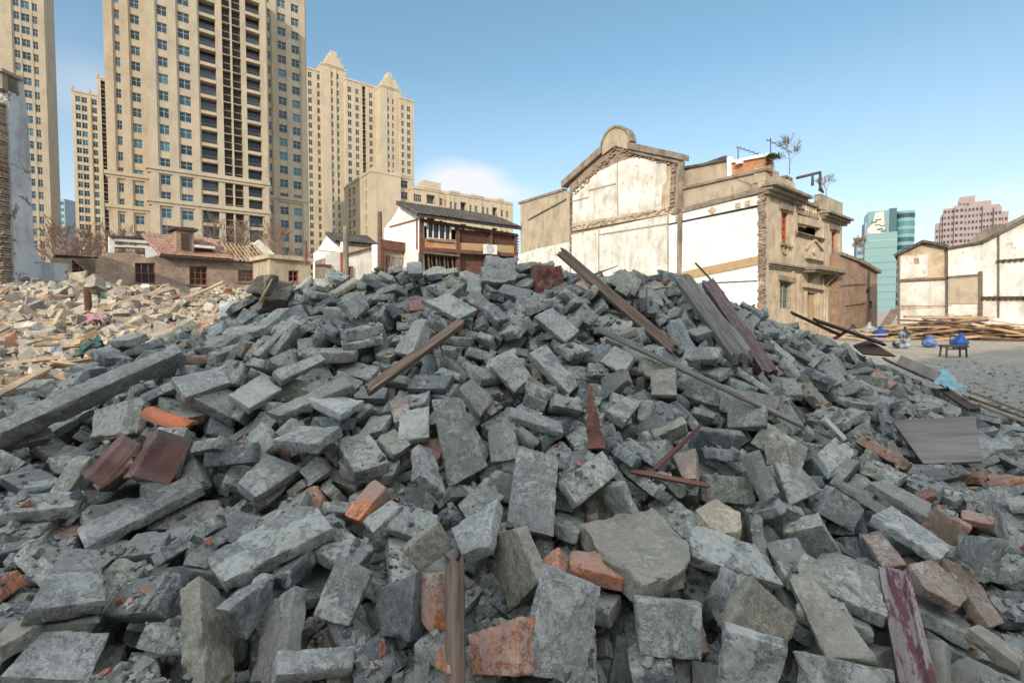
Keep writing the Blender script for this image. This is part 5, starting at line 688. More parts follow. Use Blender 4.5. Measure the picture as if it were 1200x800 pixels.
def arr(me):
    n=len(me.vertices); v=np.empty(n*3,np.float32); me.vertices.foreach_get('co',v); v=v.reshape(-1,3)
    lt=np.empty(len(me.polygons),np.int32); me.polygons.foreach_get('loop_total',lt)
    li=np.empty(len(me.loops),np.int32); me.loops.foreach_get('vertex_index',li)
    return v,lt,li
def joined(name,items,mat,smooth=True,ang=.7):   # items: (arrays, 4x4 numpy)
    V=[];LT=[];LI=[];o=0
    for (v,lt,li),m in items:
        V.append(v@m[:3,:3].T+m[:3,3]); LT.append(lt); LI.append(li+o); o+=len(v)
    V=np.concatenate(V).astype(np.float32); LT=np.concatenate(LT); LI=np.concatenate(LI)
    me=bpy.data.meshes.new(name); me.vertices.add(len(V)); me.vertices.foreach_set('co',V.ravel()); me.loops.add(len(LI)); me.loops.foreach_set('vertex_index',LI.astype(np.int32))
    me.polygons.add(len(LT)); ls=np.concatenate([[0],np.cumsum(LT)[:-1]]).astype(np.int32); me.polygons.foreach_set('loop_start',ls); me.polygons.foreach_set('loop_total',LT.astype(np.int32))
    me.update(calc_edges=True); me.validate()
    if smooth: me.shade_smooth(); me.set_sharp_from_angle(angle=ang)
    else: me.shade_flat()
    me.materials.append(mat); return link(name,me)
BR=[]
for k in range(len(BRICKS)//7):
    s,x,y,z,b,c,d=BRICKS[7*k:7*k+7]; b/=99; c/=99; d/=99
    q=Quaternion((math.sqrt(max(0,1-b*b-c*c-d*d)),b,c,d)); q.normalize()
    BR.append((s,Vector((x/200,y/200,z/200)),q))
HERO=HEROES
NIND=300-sum(1 for h in HERO['H'] if h[3] in 'gdlbmorp')
hiA=[arr(m) for m in HI]; loA=[arr(m) for m in LO]
def mat4(loc,q,s=1):
    m=np.eye(4); m[:3,:3]=np.array(q.to_matrix())*s; m[:3,3]=loc; return m
ind=[]
for s,p,q in BR[:NIND]:
    o=link('grey_brick',HI[s]); o.location=p; o.rotation_mode='QUATERNION'; o.rotation_quaternion=q; ind.append(o)
st=[((hiA if k<1100 else loA)[s],mat4(p,q)) for k,(s,p,q) in enumerate(BR) if k>=NIND]
o=joined('loose_bricks',st,M['brick']); tag(o,'the countless smaller grey and reddish bricks packed between the larger ones all over the near heap','bricks',None,'stuff')

# ------------------------------------------------------------------ slabs and boards that stand out
lm=[]      # landmarks: px, py, short name
heroes=[]
PM={'g':'grey_brick','d':'grey_brick','l':'grey_brick','b':'grey_brick','m':'grey_brick','o':'orange_brick','r':'orange_brick','p':'orange_brick','y':'stone_block','k':'stone_block','w':'wooden_board','wd':'wooden_board'}
for k,(pts,n,th,m,lab) in enumerate(HERO['H']):
    pts=[Vector(p) for p in pts]; n=Vector(n).normalized(); c=sum(pts,Vector())/len(pts)
    X=(pts[1]-pts[0]).normalized(); X=(X-n*X.dot(n)).normalized(); Y=n.cross(X)
    R3=Matrix((X,Y,n)).transposed()
    loc=[R3.transposed()@(p-c) for p in pts]
    ar=sum(loc[i].x*loc[(i+1)%len(loc)].y-loc[(i+1)%len(loc)].x*loc[i].y for i in range(len(loc)))
    if ar<0: loc.reverse()
    bm=bmesh.new()
    top=[bm.verts.new((p.x,p.y,0)) for p in loc]; bot=[bm.verts.new((p.x*.99,p.y*.99,-th)) for p in loc]
    bm.faces.new(top); bm.faces.new(bot[::-1])
    for i in range(len(loc)): j=(i+1)%len(loc); bm.faces.new((top[i],bot[i],bot[j],top[j]))
    size=max(p.length for p in loc)
    if m in ('w','wd'): chip(bm,.05,k,.35,0)
    else:
        chip(bm,.011 if size<.3 else .02 if size<.6 else .05,k,1.0 if th<.055 else 1.7)
        if th>=.075:
            for v in bm.verts:
                v.co+=Vector((noise.noise(v.co*9+Vector((k,0,0))),noise.noise(v.co*9+Vector((0,k,0))),noise.noise(v.co*9+Vector((0,0,k)))))*.022+Vector((0,0,1))*noise.noise(v.co*25)*.008
    me=finish(bm,PM[m],M[m] if m!='y' or c.y<5 else M['y'])
    o=link(PM[m],me); o.location=c; o.rotation_euler=R3.to_euler()
    tag(o,lab,{'grey_brick':'brick','orange_brick':'brick','stone_block':'stone','wooden_board':'board'}[PM[m]],{'grey_brick':'bricks of the near heap','orange_brick':'reddish bricks in the near heap'}.get(PM[m]))
    heroes.append(o)
# ------------------------------------------------------------------ planks, beams, posts
def plank(A,B,n,w,t,m,nm,lab):
    A,B,n=Vector(A),Vector(B),Vector(n); ax=(B-A); L=ax.length; ax.normalize(); n=(n-ax*n.dot(ax)).normalized(); s=n.cross(ax)
    R3=Matrix((ax,s,n)).transposed(); c=(A+B)/2; k=int(L*1000)%97
    bm=bmesh.new(); rn=random.Random(k)
    if nm in('iron_rod','wood_stick','wooden_pole','wooden_post'):
        segs=14; ring=10; V=[]
        for i in range(segs+1):
            x=-L/2+L*i/segs; tp=1 if nm!='wood_stick' else .45+.55*(1-i/segs)
            V.append([bm.verts.new((x+(rn.uniform(-.3,.3)*w if i in(0,segs) and nm!='iron_rod' else 0),math.cos(2*math.pi*j/ring)*w/2*tp*(1+.12*noise.noise(Vector((x*12,j,k)))),math.sin(2*math.pi*j/ring)*max(t,w*.5)/2*tp*(1+.2*noise.noise(Vector((x*12,j,k+9)))) )) for j in range(ring)])
        for i in range(segs):
            for j in range(ring): bm.faces.new((V[i][j],V[i][(j+1)%ring],V[i+1][(j+1)%ring],V[i+1][j]))
        bm.faces.new(V[0][::-1]); bm.faces.new(V[-1])
        if nm!='iron_rod':
            for v in bm.verts: v.co.z+=.012*w/.06*noise.noise(Vector((v.co.x*3,k,0))); v.co.y+=.012*w/.06*noise.noise(Vector((v.co.x*3,0,k)))
    else:
        bmesh.ops.create_cube(bm,size=1)
        for v in bm.verts: v.co=Vector((v.co.x*L,v.co.y*w,v.co.z*t))
        if nm=='stone_beam': chip(bm,.022,k,1.6)
        else:
            for j in range(1,24): bis(bm,Vector((-L/2+L*j/24,0,0)),Vector((1,0,0)))
            for j in range(1,6): bis(bm,Vector((0,-w/2+w*j/6,0)),Vector((0,1,0)))
            if m=='wm':       # routed groove along the beam
                for v in bm.verts:
                    if v.co.z>t*.4 and abs(v.co.y)<w*.17: v.co.z-=t*.3
            for v in bm.verts:
                e=max(0,abs(v.co.x)/(L/2)-.93)/.07
                if abs(v.co.x)>L/2*.99: v.co.x+=math.copysign(1,v.co.x)*rn.uniform(-.5,.15)*w   # splintered ends
                v.co.z+=noise.noise(Vector((v.co.x*2.5,v.co.y*9,k)))*t*.18; v.co.y+=noise.noise(Vector((v.co.x*3,k,v.co.z*9)))*w*.07
                v.co.z+=.02*L*math.sin(v.co.x/L*3)*noise.noise(Vector((k,0,3)))
    me=finish(bm,nm,M[m],.6); o=link(nm,me); o.location=c-n*t*.2; o.rotation_euler=R3.to_euler()
    return tag(o,lab,{'wooden_plank':'plank','wooden_pole':'pole','timber_beam':'beam','iron_rod':'rod','wood_stick':'stick','wood_splinter':'splinter','wooden_post':'post','stone_beam':'lintel','painted_strip':'strip'}[nm],
        'planks and timbers in the rubble' if m[0]=='w' else None)
planks=[plank(*p) for p in HERO['P']]
# dark red spike of split wood standing in the heap
def spike():
    b=P3(699,526,2.05); t=P3(689,448,2.22); bm=bmesh.new(); L=(t-b).length
    d=(t-b).normalized(); x=Vector((1,0,0)); x=(x-d*x.dot(d)).normalized(); y=d.cross(x); R=[]
    for i in range(9):
        f=i/8; w=.038*(1-f)**.8+.003; c=b+(t-b)*f+x*.006*math.sin(i*2.1)
        R.append([bm.verts.new(c+x*w*a+y*w*.55*q) for a,q in ((-1,-.6),(0,-1),(1,-.5),(.8,.8),(-.9,.7))])
    for i in range(8):
        for j in range(5): bm.faces.new((R[i][j],R[i][(j+1)%5],R[i+1][(j+1)%5],R[i+1][j]))
    bm.faces.new(R[0][::-1]); bm.faces.new(R[-1]); me=finish(bm,'wood_spike',M['wr'],.4)
    tag(link('wood_spike',me),'dark red pointed spike of split wood standing upright right of the heap centre','splinter','planks and timbers in the rubble')
spike()
# ------------------------------------------------------------------ two maroon ridge tiles and a broken curved tile
def tilemat(name,c,br,th=.64):
    t=NT(name); p=t.n('ShaderNodeTexCoord').outputs['Object']; n=t.noise(p,8,5,.6); n2=t.noise(p,14,5,.7)
    col=t.mix(1,c,t.ramp(n,[(.3,(.6,.6,.6)),(.7,(1.5,1.5,1.5))]),'MULTIPLY'); col=t.mix(t.ramp(n2,[(th,0.0),(th+.02,1.0)]),col,br)
    col=t.mix(t.ramp(t.noise(p,5,5,.65),[(.45,0.0),(.8,.6)]),col,(.25,.235,.22))
    return t.out(col,t.bump(n2,.4,.004),.62)
M['tile']=tilemat('maroon_glazed_clay',(.15,.075,.065),(.5,.13,.04)); M['tileo']=tilemat('broken_orange_clay',(.5,.14,.05),(.16,.15,.15))
def ridge_tile(c,ax,up,L,r,arc,mat,name,lab,thick=.016,kink=1.3,seed=0,fl=.0):
    ax=ax.normalized(); up=(up-ax*up.dot(ax)).normalized(); s=ax.cross(up); bm=bmesh.new(); nu,nv=14,16
    def pt(i,j,rr):
        a=(j/nv-.5)*arc; x=(i/nu-.5)*L*(1+.05*noise.noise(Vector((j*.5,seed,0)))); rr*=1+fl*i/nu
        k=abs(math.sin(a))**kink
        lip=.006 if i in(0,1,nu-1,nu) else 0
        if kink>1.4: return c+ax*x+s*a*rr*.95+up*(rr*(1.1-abs(a)*.8)+lip+(.012 if abs(a)<.2 else 0))
        return c+ax*x+s*math.copysign(k,a)*rr*1.0+up*(math.cos(a)*rr+lip+(.009 if kink>1.1 and math.sin(a*9)>.2 else 0))
    G=[[bm.verts.new(pt(i,j,r)) for j in range(nv+1)] for i in range(nu+1)]; H=[[bm.verts.new(pt(i,j,r-thick)) for j in range(nv+1)] for i in range(nu+1)]
    for i in range(nu):
        for j in range(nv):
            bm.faces.new((G[i][j],G[i+1][j],G[i+1][j+1],G[i][j+1])); bm.faces.new((H[i][j+1],H[i+1][j+1],H[i+1][j],H[i][j]))
    for i in range(nu):
        bm.faces.new((G[i][0],H[i][0],H[i+1][0],G[i+1][0])); bm.faces.new((G[i+1][nv],H[i+1][nv],H[i][nv],G[i][nv]))
    for j in range(nv):
        bm.faces.new((G[0][j+1],H[0][j+1],H[0][j],G[0][j])); bm.faces.new((G[nu][j],H[nu][j],H[nu][j+1],G[nu][j+1]))
    return tag(link(name,finish(bm,name,mat,.5)),lab,'tile','ridge tiles on the left of the heap')
ridge_tile(P3(189,538,1.89),Vector((.12,.55,.8)),Vector((.1,-.85,.5)),.19,.085,2.3,M['tile'],'ridge_tile','maroon ridge tile with a sharp crest, the right one of two touching each other',seed=1,kink=1.5)
ridge_tile(P3(150,545,1.92),Vector((.42,.5,.75)),Vector((-.25,-.8,.55)),.19,.1,1.9,M['tile'],'ridge_tile','maroon grooved ridge tile broken orange at its edge, the left one of two',seed=2,kink=1.2)
ridge_tile(P3(200,497,2.25),Vector((1,-.25,-.22)),Vector((0,-.5,1)),.28,.05,2.0,M['tileo'],'broken_tile','curved orange broken clay tile lying behind the maroon ridge tiles',seed=3,kink=1)
# ------------------------------------------------------------------ ground
def gmat():
    t=NT('rubble_dust_and_sand'); p=t.pos(); n=t.noise(p,.35,6,.6); n2=t.noise(p,5,6,.7); n3=t.noise(p,28,5,.7)
    c=t.mix(t.ramp(n,[(.35,0.0),(.65,1.0)]),(.36,.31,.24),(.27,.24,.195)); 
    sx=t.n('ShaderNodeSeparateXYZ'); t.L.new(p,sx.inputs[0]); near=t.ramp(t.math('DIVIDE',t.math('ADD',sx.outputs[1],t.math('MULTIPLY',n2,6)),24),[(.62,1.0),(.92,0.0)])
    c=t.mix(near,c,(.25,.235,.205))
    c=t.mix(.8,c,t.ramp(n2,[(.3,(.55,.55,.55)),(.7,(1.5,1.48,1.42))]),'MULTIPLY'); c=t.mix(.8,c,t.ramp(n3,[(.3,(.55,.55,.55)),(.7,(1.5,1.5,1.5))]),'MULTIPLY')
    return t.out(c,t.bump(t.math('ADD',n2,n3),.8,.03),.95)
M['ground']=gmat()
def axis(lo,hi,dense,mx):
    r=[]; x=0; s=dense
    a=[0.0]
    while a[-1]<hi: a.append(a[-1]+(dense if a[-1]<mx else dense*(1+(a[-1]-mx)*.25)))
    b=[0.0]
    while b[-1]>lo: b.append(b[-1]-(dense if -b[-1]<(mx if lo<-5 else 0) else dense*(1+(-b[-1]-mx)*.25)))
    return b[:0:-1]+a
xs=axis(-900,900,.12,9); ys=axis(-300,1200,.12,9)
gv=[]
for y in ys:
    for x in xs:
        h=heap(x,y) if (y<14 and y>-3) else 0; f=field(x,y) if 2<y<20 and abs(x)<60 else 0
        if y<=.3 and y>-3: h=heap(x,.3)*(1-sstep(.5,3,-y))
        e=max(h,f,0); z=e-.13 if (h>=f and h>.02) else e
        if y<-3: z=0
        if abs(x)<14 and 0<y<16: z+=.02*noise.noise(Vector((x*3,y*3,0)))+.015*noise.noise(Vector((x*9,y*9,0)))
        if h<.13 and h>=f: z=max(z,-.02)
        gv.append((x,y,z))
n=len(xs); gf=[(j*n+i,j*n+i+1,(j+1)*n+i+1,(j+1)*n+i) for j in range(len(ys)-1) for i in range(n-1)]
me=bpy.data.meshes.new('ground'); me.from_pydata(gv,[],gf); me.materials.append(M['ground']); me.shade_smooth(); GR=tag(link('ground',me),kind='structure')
# ------------------------------------------------------------------ gravel between the bricks
def pebble(seed,k=3):
    r=random.Random(seed); bm=bmesh.new(); bmesh.ops.create_cube(bm,size=1)
    for v in bm.verts: v.co=Vector((v.co.x*r.uniform(.7,1.1),v.co.y*r.uniform(.5,.9),v.co.z*r.uniform(.35,.7)))
    for c in range(k):
        n=Vector((r.gauss(0,1),r.gauss(0,1),r.gauss(0,1))).normalized(); ext=max(n.dot(v.co) for v in bm.verts)
        g=bmesh.ops.bisect_plane(bm,geom=bm.verts[:]+bm.edges[:]+bm.faces[:],plane_co=n*ext*r.uniform(.55,.8),plane_no=n,clear_outer=True)
        ed=[e for e in g['geom_cut'] if isinstance(e,bmesh.types.BMEdge)]
        if ed: bmesh.ops.edgeloop_fill(bm,edges=ed)
    me=bpy.data.meshes.new('p'); bm.to_mesh(me); bm.free(); a=arr(me); bpy.data.meshes.remove(me); return a
PEB=[pebble(i) for i in range(30)]
SLB=[pebble(100+i,2) for i in range(20)]
bv=[];bf=[];o0=0
for k,(s,p,q) in enumerate(BR):
    v,lt,li=loA[s]; m=mat4(p,q); vv=v@m[:3,:3].T+m[:3,3]; bv.append(vv); ls=np.concatenate([[0],np.cumsum(lt)])
    bf+= [tuple(int(li[j])+o0 for j in range(ls[i],ls[i+1])) for i in range(len(lt))]; o0+=len(v)
bv=np.concatenate(bv); BV=BVHTree.FromPolygons([tuple(map(float,x)) for x in bv],bf)
GB=BVHTree.FromPolygons(gv,gf)
R=random.Random(77); it=[]
def drop(x,y):
    h=BV.ray_cast(Vector((x,y,6)),Vector((0,0,-1)),9); g=GB.ray_cast(Vector((x,y,6)),Vector((0,0,-1)),9)
    if h[0] is None or (g[0] is not None and g[0].z>h[0].z): return g[0],g[1]
    return h[0],h[1]
def rq(r=R):
    q=Quaternion((r.gauss(0,1),r.gauss(0,1),r.gauss(0,1),r.gauss(0,1))); q.normalize(); return q
for k in range(24000):
    y=.9+4.8*R.random()**1.5; x=R.uniform(-1.2,1.2)*y
    patch=noise.noise(Vector((x*1.1,y*1.1,5)))+.6*math.exp(-(((x+1.5)/.55)**2+((y-2.4)/.35)**2))
    if R.random()>.35+patch*1.4: continue
    p,n=drop(x,y)
    if p is None or n.z<.35: continue
    s=R.choice([.006,.008,.01,.012,.016,.022,.034])*R.uniform(.7,1.3)
    it.append((R.choice(PEB),mat4(p+Vector((0,0,s*.2)),rq(),s)))
o=joined('gravel',it,M['gravel'],False); tag(o,'small stone chips and gravel caught between the bricks of the near heap','gravel',None,'stuff')
# back and right skirts of the heap, right-hand gravel
it=[]
for k in range(9500):
    y=R.uniform(4.4,17); x=R.uniform(-2.5,16); 
    px=600+F*x/y
    if px<330 or px>1330: continue
    h=terrain(x,y); c=lin(CY,min(1500,px))
    if y<c+.2: continue
    if h<.05 and px<1000: 
        if R.random()<.8: continue
    dens=1 if h>.05 else .75*max(0,1-(y-6)/11)
    if R.random()>dens: continue
    s=R.choice([.02,.03,.05,.08]) if h<.05 else R.uniform(.08,.22)
    zz=h-.1 if h>.13 else -.0
    it.append((R.choice(SLB),mat4(Vector((x,y,max(zz,0)+s*.15)),rq(),s)))
o=joined('scattered_rubble',it,M['brick'],False); tag(o,'broken grey brick scraps scattered on the flat ground behind and right of the heap','rubble',None,'stuff')
_b=bmesh.new(); bmesh.ops.create_cube(_b,size=1); _m=bpy.data.meshes.new('t'); _b.to_mesh(_m); WB=arr(_m); wd_it=[]
boxA=[]
for i in range(NSH):
    b=base_bm(*shape_def(i)); m_=bpy.data.meshes.new('t'); b.to_mesh(m_); b.free(); boxA.append(arr(m_)); bpy.data.meshes.remove(m_)
# the sunlit field of older rubble on the left
it=[]
for k in range(12500):
    y=3.6+15*R.random()**.8; x=R.uniform(-1.35,-.25)*y-.3
    f=field(x,y); 
    if heap(x,y)>f+.05 and y<12 or f<.15: continue
    s=R.choice([.05,.07,.09,.12,.16,.2,.26])*R.uniform(.8,1.25)*(.75 if y<7 else 1)
    q=rq()
    if R.random()<.55: q=Quaternion(Vector((R.gauss(0,1),R.gauss(0,1),0)).normalized(),R.uniform(0,.8))@Quaternion((0,0,1),R.uniform(0,6.3))
    src,sc_=(R.choice(SLB),s) if R.random()<.15 else (R.choice(boxA),R.choice([.5,.8,1.1,1.5,2.0])*(.75 if y<7 else 1.0))
    it.append((src,mat4(Vector((x,y,f+.03*R.gauss(0,1)+.1*noise.noise(Vector((x*1.7,y*1.7,9))))),q,sc_)))
for k in range(190):
    y=4+14*R.random(); x=R.uniform(-1.3,-.3)*y-.3; f=field(x,y)
    if heap(x,y)>f or f<.15: continue
    L=R.uniform(.25,1.1); a=R.gauss(.25,.6); m=mat4(Vector((x,y,f+R.uniform(.03,.16))),Quaternion((0,0,1),a)@Quaternion((0,1,0),R.gauss(0,.22))@Quaternion((1,0,0),R.uniform(0,3)),1); m[:3,:3]=m[:3,:3]@np.diag([L,R.uniform(.03,.09),R.uniform(.015,.05)]); wd_it.append((WB,m))
o=joined('wood_scraps',wd_it,M['wl'],False); tag(o,'countless splinters, laths and board scraps mixed through the sunlit rubble','wood scraps',None,'stuff')
o=joined('rubble_field',it,M['field'],False); tag(o,'older beige rubble of stones and broken bricks lying in the sun on the left','rubble',None,'stuff')
# ------------------------------------------------------------------ towers
DR=(.793,.61); DL=(.61,-.793)
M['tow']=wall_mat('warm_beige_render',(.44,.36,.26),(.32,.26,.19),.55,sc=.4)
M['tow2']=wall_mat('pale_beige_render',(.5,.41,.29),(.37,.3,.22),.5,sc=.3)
M['glass']=glass('blue_window_glass',(.02,.06,.09)); M['darkglass']=glass('dark_window_glass',(.03,.035,.04))
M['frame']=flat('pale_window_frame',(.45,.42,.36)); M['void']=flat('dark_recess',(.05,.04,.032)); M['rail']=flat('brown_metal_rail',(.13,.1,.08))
def win_mesh(nm,w,h,gl='glass',nx=1,d=.12):
    mb=MB(); X=Vector((w/2,0,0)); Z=Vector((0,0,h/2)); 
    mb.box((0,d,0),X,Vector((0,.05,0)),Z,0); f=.06
    for sx in (-1,1): mb.box((sx*(w/2-f/2),d-.1,0),Vector((f/2,0,0)),Vector((0,.06,0)),Z,1)
    for sz in (-1,1): mb.box((0,d-.1,sz*(h/2-f/2)),Vector((w/2-f,0,0)),Vector((0,.058,0)),Vector((0,0,f/2)),1)
    for i in range(nx): mb.box((w*((i+1)/(nx+1)-.5),d-.1,0),Vector((.03,0,0)),Vector((0,.055,0)),Vector((0,0,h/2-f)),1)
    mb.box((0,d-.1,h*.12),Vector((w/2-f,0,0)),Vector((0,.05,0)),Vector((0,0,.03)),1)
    mb.box((0,-.08,-h/2-.06),Vector((w/2+.1,0,0)),Vector((0,.14,0)),Vector((0,0,.05)),2)
    return mb.mesh(nm,[M[gl],M['frame'],M['tow']])
def put_windows(root,wins,mats_arr,limit=100,name='window'):
    sc=[]
    for (pl,u,z,key) in wins:
        p=pl.at(u,z); x,y=proj(p); vis=-20<x<1220 and y>-10
        sc.append(((0 if vis else 1),(p-E0).length,pl,u,z,key))
    sc.sort(key=lambda t:t[:2]); rest=[]
    for i,(a,b,pl,u,z,key) in enumerate(sc):
        p=pl.at(u,z,-.28); ang=math.atan2(pl.d.y,pl.d.x)
        if i<limit and a==0:
            o=bpy.data.objects.new(name,mats_arr[key]); COL.objects.link(o); o.parent=root; o.matrix_parent_inverse=Matrix.Translation(root.location).inverted(); o.location=p; o.rotation_euler=(0,0,ang)
        else: rest.append((key,mat4(p,Quaternion((0,0,1),ang))))
    if rest:
        V=[];F=[];MI=[];ms=None
        o0=0
        mb=MB()
        for key,m in rest:
            me=mats_arr[key]
            if not hasattr(put_windows,'c'): put_windows.c={}
            if me.name not in put_windows.c:
                put_windows.c[me.name]=(arr(me)[0],[tuple(p.vertices) for p in me.polygons],[p.material_index for p in me.polygons])
            v,f,mi=put_windows.c[me.name]; vv=v@m[:3,:3].T+m[:3,3]; o=len(mb.v)
            mb.v+=[tuple(map(float,a)) for a in vv]; mb.f+=[tuple(i+o for i in ff) for ff in f]; mb.m+=mi
        o=mb.build(name,list(list(mats_arr.values())[0].materials),root); o['kind']='stuff'
def tower(name,label,secs,wallm='tow',gl='glass',cat='tower',group=None):
    s0=secs[0]; pl0=Pl(s0['px'],s0['Y'],s0.get('d',DR)); root=empty(name,tuple(pl0.o),label,cat,group)
    wall=MB(); bal=MB(); lou=MB(); wins=[]; meshes={}; trim=MB(); dw=MB()
    for S in secs:
        pl=Pl(S['px'],S['Y'],S.get('d',DR)); fh=S.get('fh',3.05); U=lambda px:pl.sz(px,200)[0]
        u0,u1=U(S['x0']),U(S['x1']); zt=pl.sz(*S['top'])[1] if 'top' in S else S['z']; zr=pl.sz(*S['ref'])[1]; dep=S.get('dep',14); wh=S.get('wh',1.75)
        rows=[]; z=zr-fh*math.floor(zr/fh)
        while z+wh/2<zt-.6: rows.append(z); z+=fh
        rc=S.get('rec',1.4)
        pl.box(wall,u0,u1,-1,zt,-dep,-rc)
        cols=[(U(a),U(b),t) for a,b,t in S['cols']]; e=u0
        for a,b,t in cols+[(u1,u1,'e')]:
            if a-e>.05:
                pl.box(wall,e,a,-1,zt,-rc-.05,0)
                if a-e>1.2 and S.get('pil',1): pl.box(wall,e+.25,a-.25,-1,zt-.8,-.01,.22)
            if t=='w' or t=='W':
                prev=-1
                for z in rows:
                    pl.box(wall,a,b,prev,z-wh/2,-rc-.05,-.08); prev=z+wh/2
                    key=(round(b-a,1),t); 
                    if key not in meshes: meshes[key]=win_mesh('window',b-a,wh,gl,1 if b-a<2.2 else 3)
                    wins.append((pl,(a+b)/2,z,key))
                pl.box(wall,a,b,prev,zt,-rc-.05,-.08)
            elif t=='b':
                for z in rows:
                    bm_=MB()
                    pl.box(bm_,a+.002,b-.002,z-fh/2-.1,z-fh/2+.12,-rc,.02); pl.box(bm_,a+.002,b-.002,z-fh/2+.121,z-fh/2+.5,-.14,.02)
                    bo=bm_.build('balcony',M[wallm],root)
                    tr_=MB(); pl.box(tr_,a+.01,b-.01,z-fh/2+1.05,z-fh/2+1.12,-.1,-.04)
                    for q in range(6): uu=a+(b-a)*(q+.5)/6; pl.box(tr_,uu-.02,uu+.02,z-fh/2+.5,z-fh/2+1.06,-.09,-.05)
                    d_=MB(); pl.box(d_,a+.03,b-.03,z-fh/2+.125,z+fh/2-.13,-rc,-rc+.06)  # full-width dark glass back panel, balcony shade put into its colour
                    for nm_,mb_,mt_ in (('railing',tr_,'rail'),('balcony_shade_panel',d_,'darkglass')):
                        oo=link(nm_,mb_.mesh(nm_,M[mt_])); oo.parent=bo
                pl.box(wall,a,b,rows[-1]+fh/2-.1,zt,-rc,0)
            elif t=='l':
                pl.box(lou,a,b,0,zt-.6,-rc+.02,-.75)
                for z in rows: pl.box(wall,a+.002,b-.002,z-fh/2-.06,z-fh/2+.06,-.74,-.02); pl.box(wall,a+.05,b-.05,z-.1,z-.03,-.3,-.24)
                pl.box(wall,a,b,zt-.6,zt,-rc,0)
            e=b
        for (py,h,pr) in S.get('bands',[]):
            zz=pl.sz(S['px'],py)[1]; pl.box(wall,u0-pr,u1+(pr if S.get('wrap',0) else 0),zz-h/2,zz+h/2,-rc-.1,pr); pl.box(wall,u0-pr*.5,u1,zz-h*1.3,zz-h/2,-rc-.1,pr*.5)
        pl.box(wall,u0-.12,u1+.12,zt-.003,zt+.7,-dep-.1,.15)
        for (a,b,pyt,q) in S.get('caps',[]):     # stepped crown pieces
            ua,ub=U(a),U(b); zz=pl.sz((a+b)/2,pyt)[1]; pl.box(wall,ua,ub,zt+.5,zz,-q,.25+.01*q)
    wall.build('wall',M[wallm],root)
    if bal.v: bal.build('recess_ledges',M[wallm],root)
    if lou.v: lou.build('dark_recess_back',M['void'],root)  # flat dark brown backing of the louvre columns
    if trim.v: trim.build('recess_rails',M['rail'],root)
    put_windows(root,wins,meshes)
    return root
tower('high_rise','tallest beige apartment tower with dark balcony stacks, cut off by the top of the picture',[
 dict(px=180,Y=84,x0=175,x1=316,z=68,ref=(195,14),fh=3.07,dep=16,bands=[(196,.7,.5),(234,.7,.5)],wrap=0,
  cols=[(188,200,'w'),(212,226,'w'),(237,256,'b'),(263.5,273,'l'),(275,285,'l'),(291,307.5,'b')]),
 dict(px=150,Y=92,x0=126,x1=182,z=73,ref=(142,18),fh=3.07,dep=18,bands=[(205,.7,.5),(243,.7,.5)],cols=[(138.5,145,'w'),(157,168,'W')]),
 dict(px=330,Y=104,x0=308,x1=361,z=79,ref=(331,21),fh=3.07,dep=12,bands=[(232,.6,.4)],cols=[(314.5,319,'w'),(328,337.5,'w'),(344,353,'w')]),
])
tower('high_rise','beige tower at the left edge with paired windows, a dark seam up its right side',[
 dict(px=45,Y=112,x0=-60,x1=60,z=86,ref=(35,22),fh=3.0,dep=12,cols=[(-52,-44,'w'),(-40,-28,'w'),(-8,3,'w'),(22,29,'w'),(31,41,'w'),(44,50,'w')]),
])
tower('high_rise','small distant beige tower with spiked roof corners left of the tallest tower',[
 dict(px=105,Y=165,x0=87,x1=117,top=(100,110),ref=(97,127),fh=3.0,dep=14,wh=1.9,rec=1,cols=[(91,97,'w'),(98,104.5,'w'),(110,116,'w')],caps=[(86.5,88.5,100,2),(106.5,109,104,2)]),
 dict(px=122,Y=163,x0=117,x1=136,top=(122,93),ref=(122,110),fh=3.0,dep=18,wh=1.9,rec=1,cols=[(121,129,'l')],caps=[(116.5,119,86,2)]),
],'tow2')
tower('high_rise','distant beige slab tower with two stepped crown peaks right of the tallest tower',[
 dict(px=372,Y=168,x0=355,x1=380,top=(372,84),ref=(365,98),fh=3.0,dep=14,wh=1.8,rec=1,pil=0,cols=[(362.5,367,'w'),(373,378,'w')]),
 dict(px=392,Y=170,x0=378,x1=407,top=(392,80),ref=(391,98),fh=3.0,dep=16,wh=1.8,rec=1,cols=[(389.5,391.8,'w'),(396,398.5,'w')],caps=[(382,404,74,6),(385,401,68,5),(389,396,61,4)]),
 dict(px=425,Y=174,x0=406,x1=447,top=(425,99),ref=(410,105),fh=3.0,dep=12,wh=1.8,rec=1,pil=0,cols=[(408.5,413,'w'),(417.5,421.5,'w'),(425.5,429.5,'l'),(433.5,437.5,'w'),(442,446,'w')]),
 dict(px=458,Y=176,x0=446,x1=471,top=(458,105),ref=(456,118),fh=3.0,dep=16,wh=1.8,rec=1,cols=[(454.8,457,'w'),(460,462.3,'w')],caps=[(449,468,98,6),(452,465,93,5),(455,460,86,4)]),
 dict(px=478,Y=179,x0=469,x1=485.5,top=(478,118),ref=(479,128),fh=3.0,dep=12,wh=1.8,rec=1,pil=0,cols=[(471,474,'w'),(477.5,481.5,'w')]),
],'tow2','darkglass')
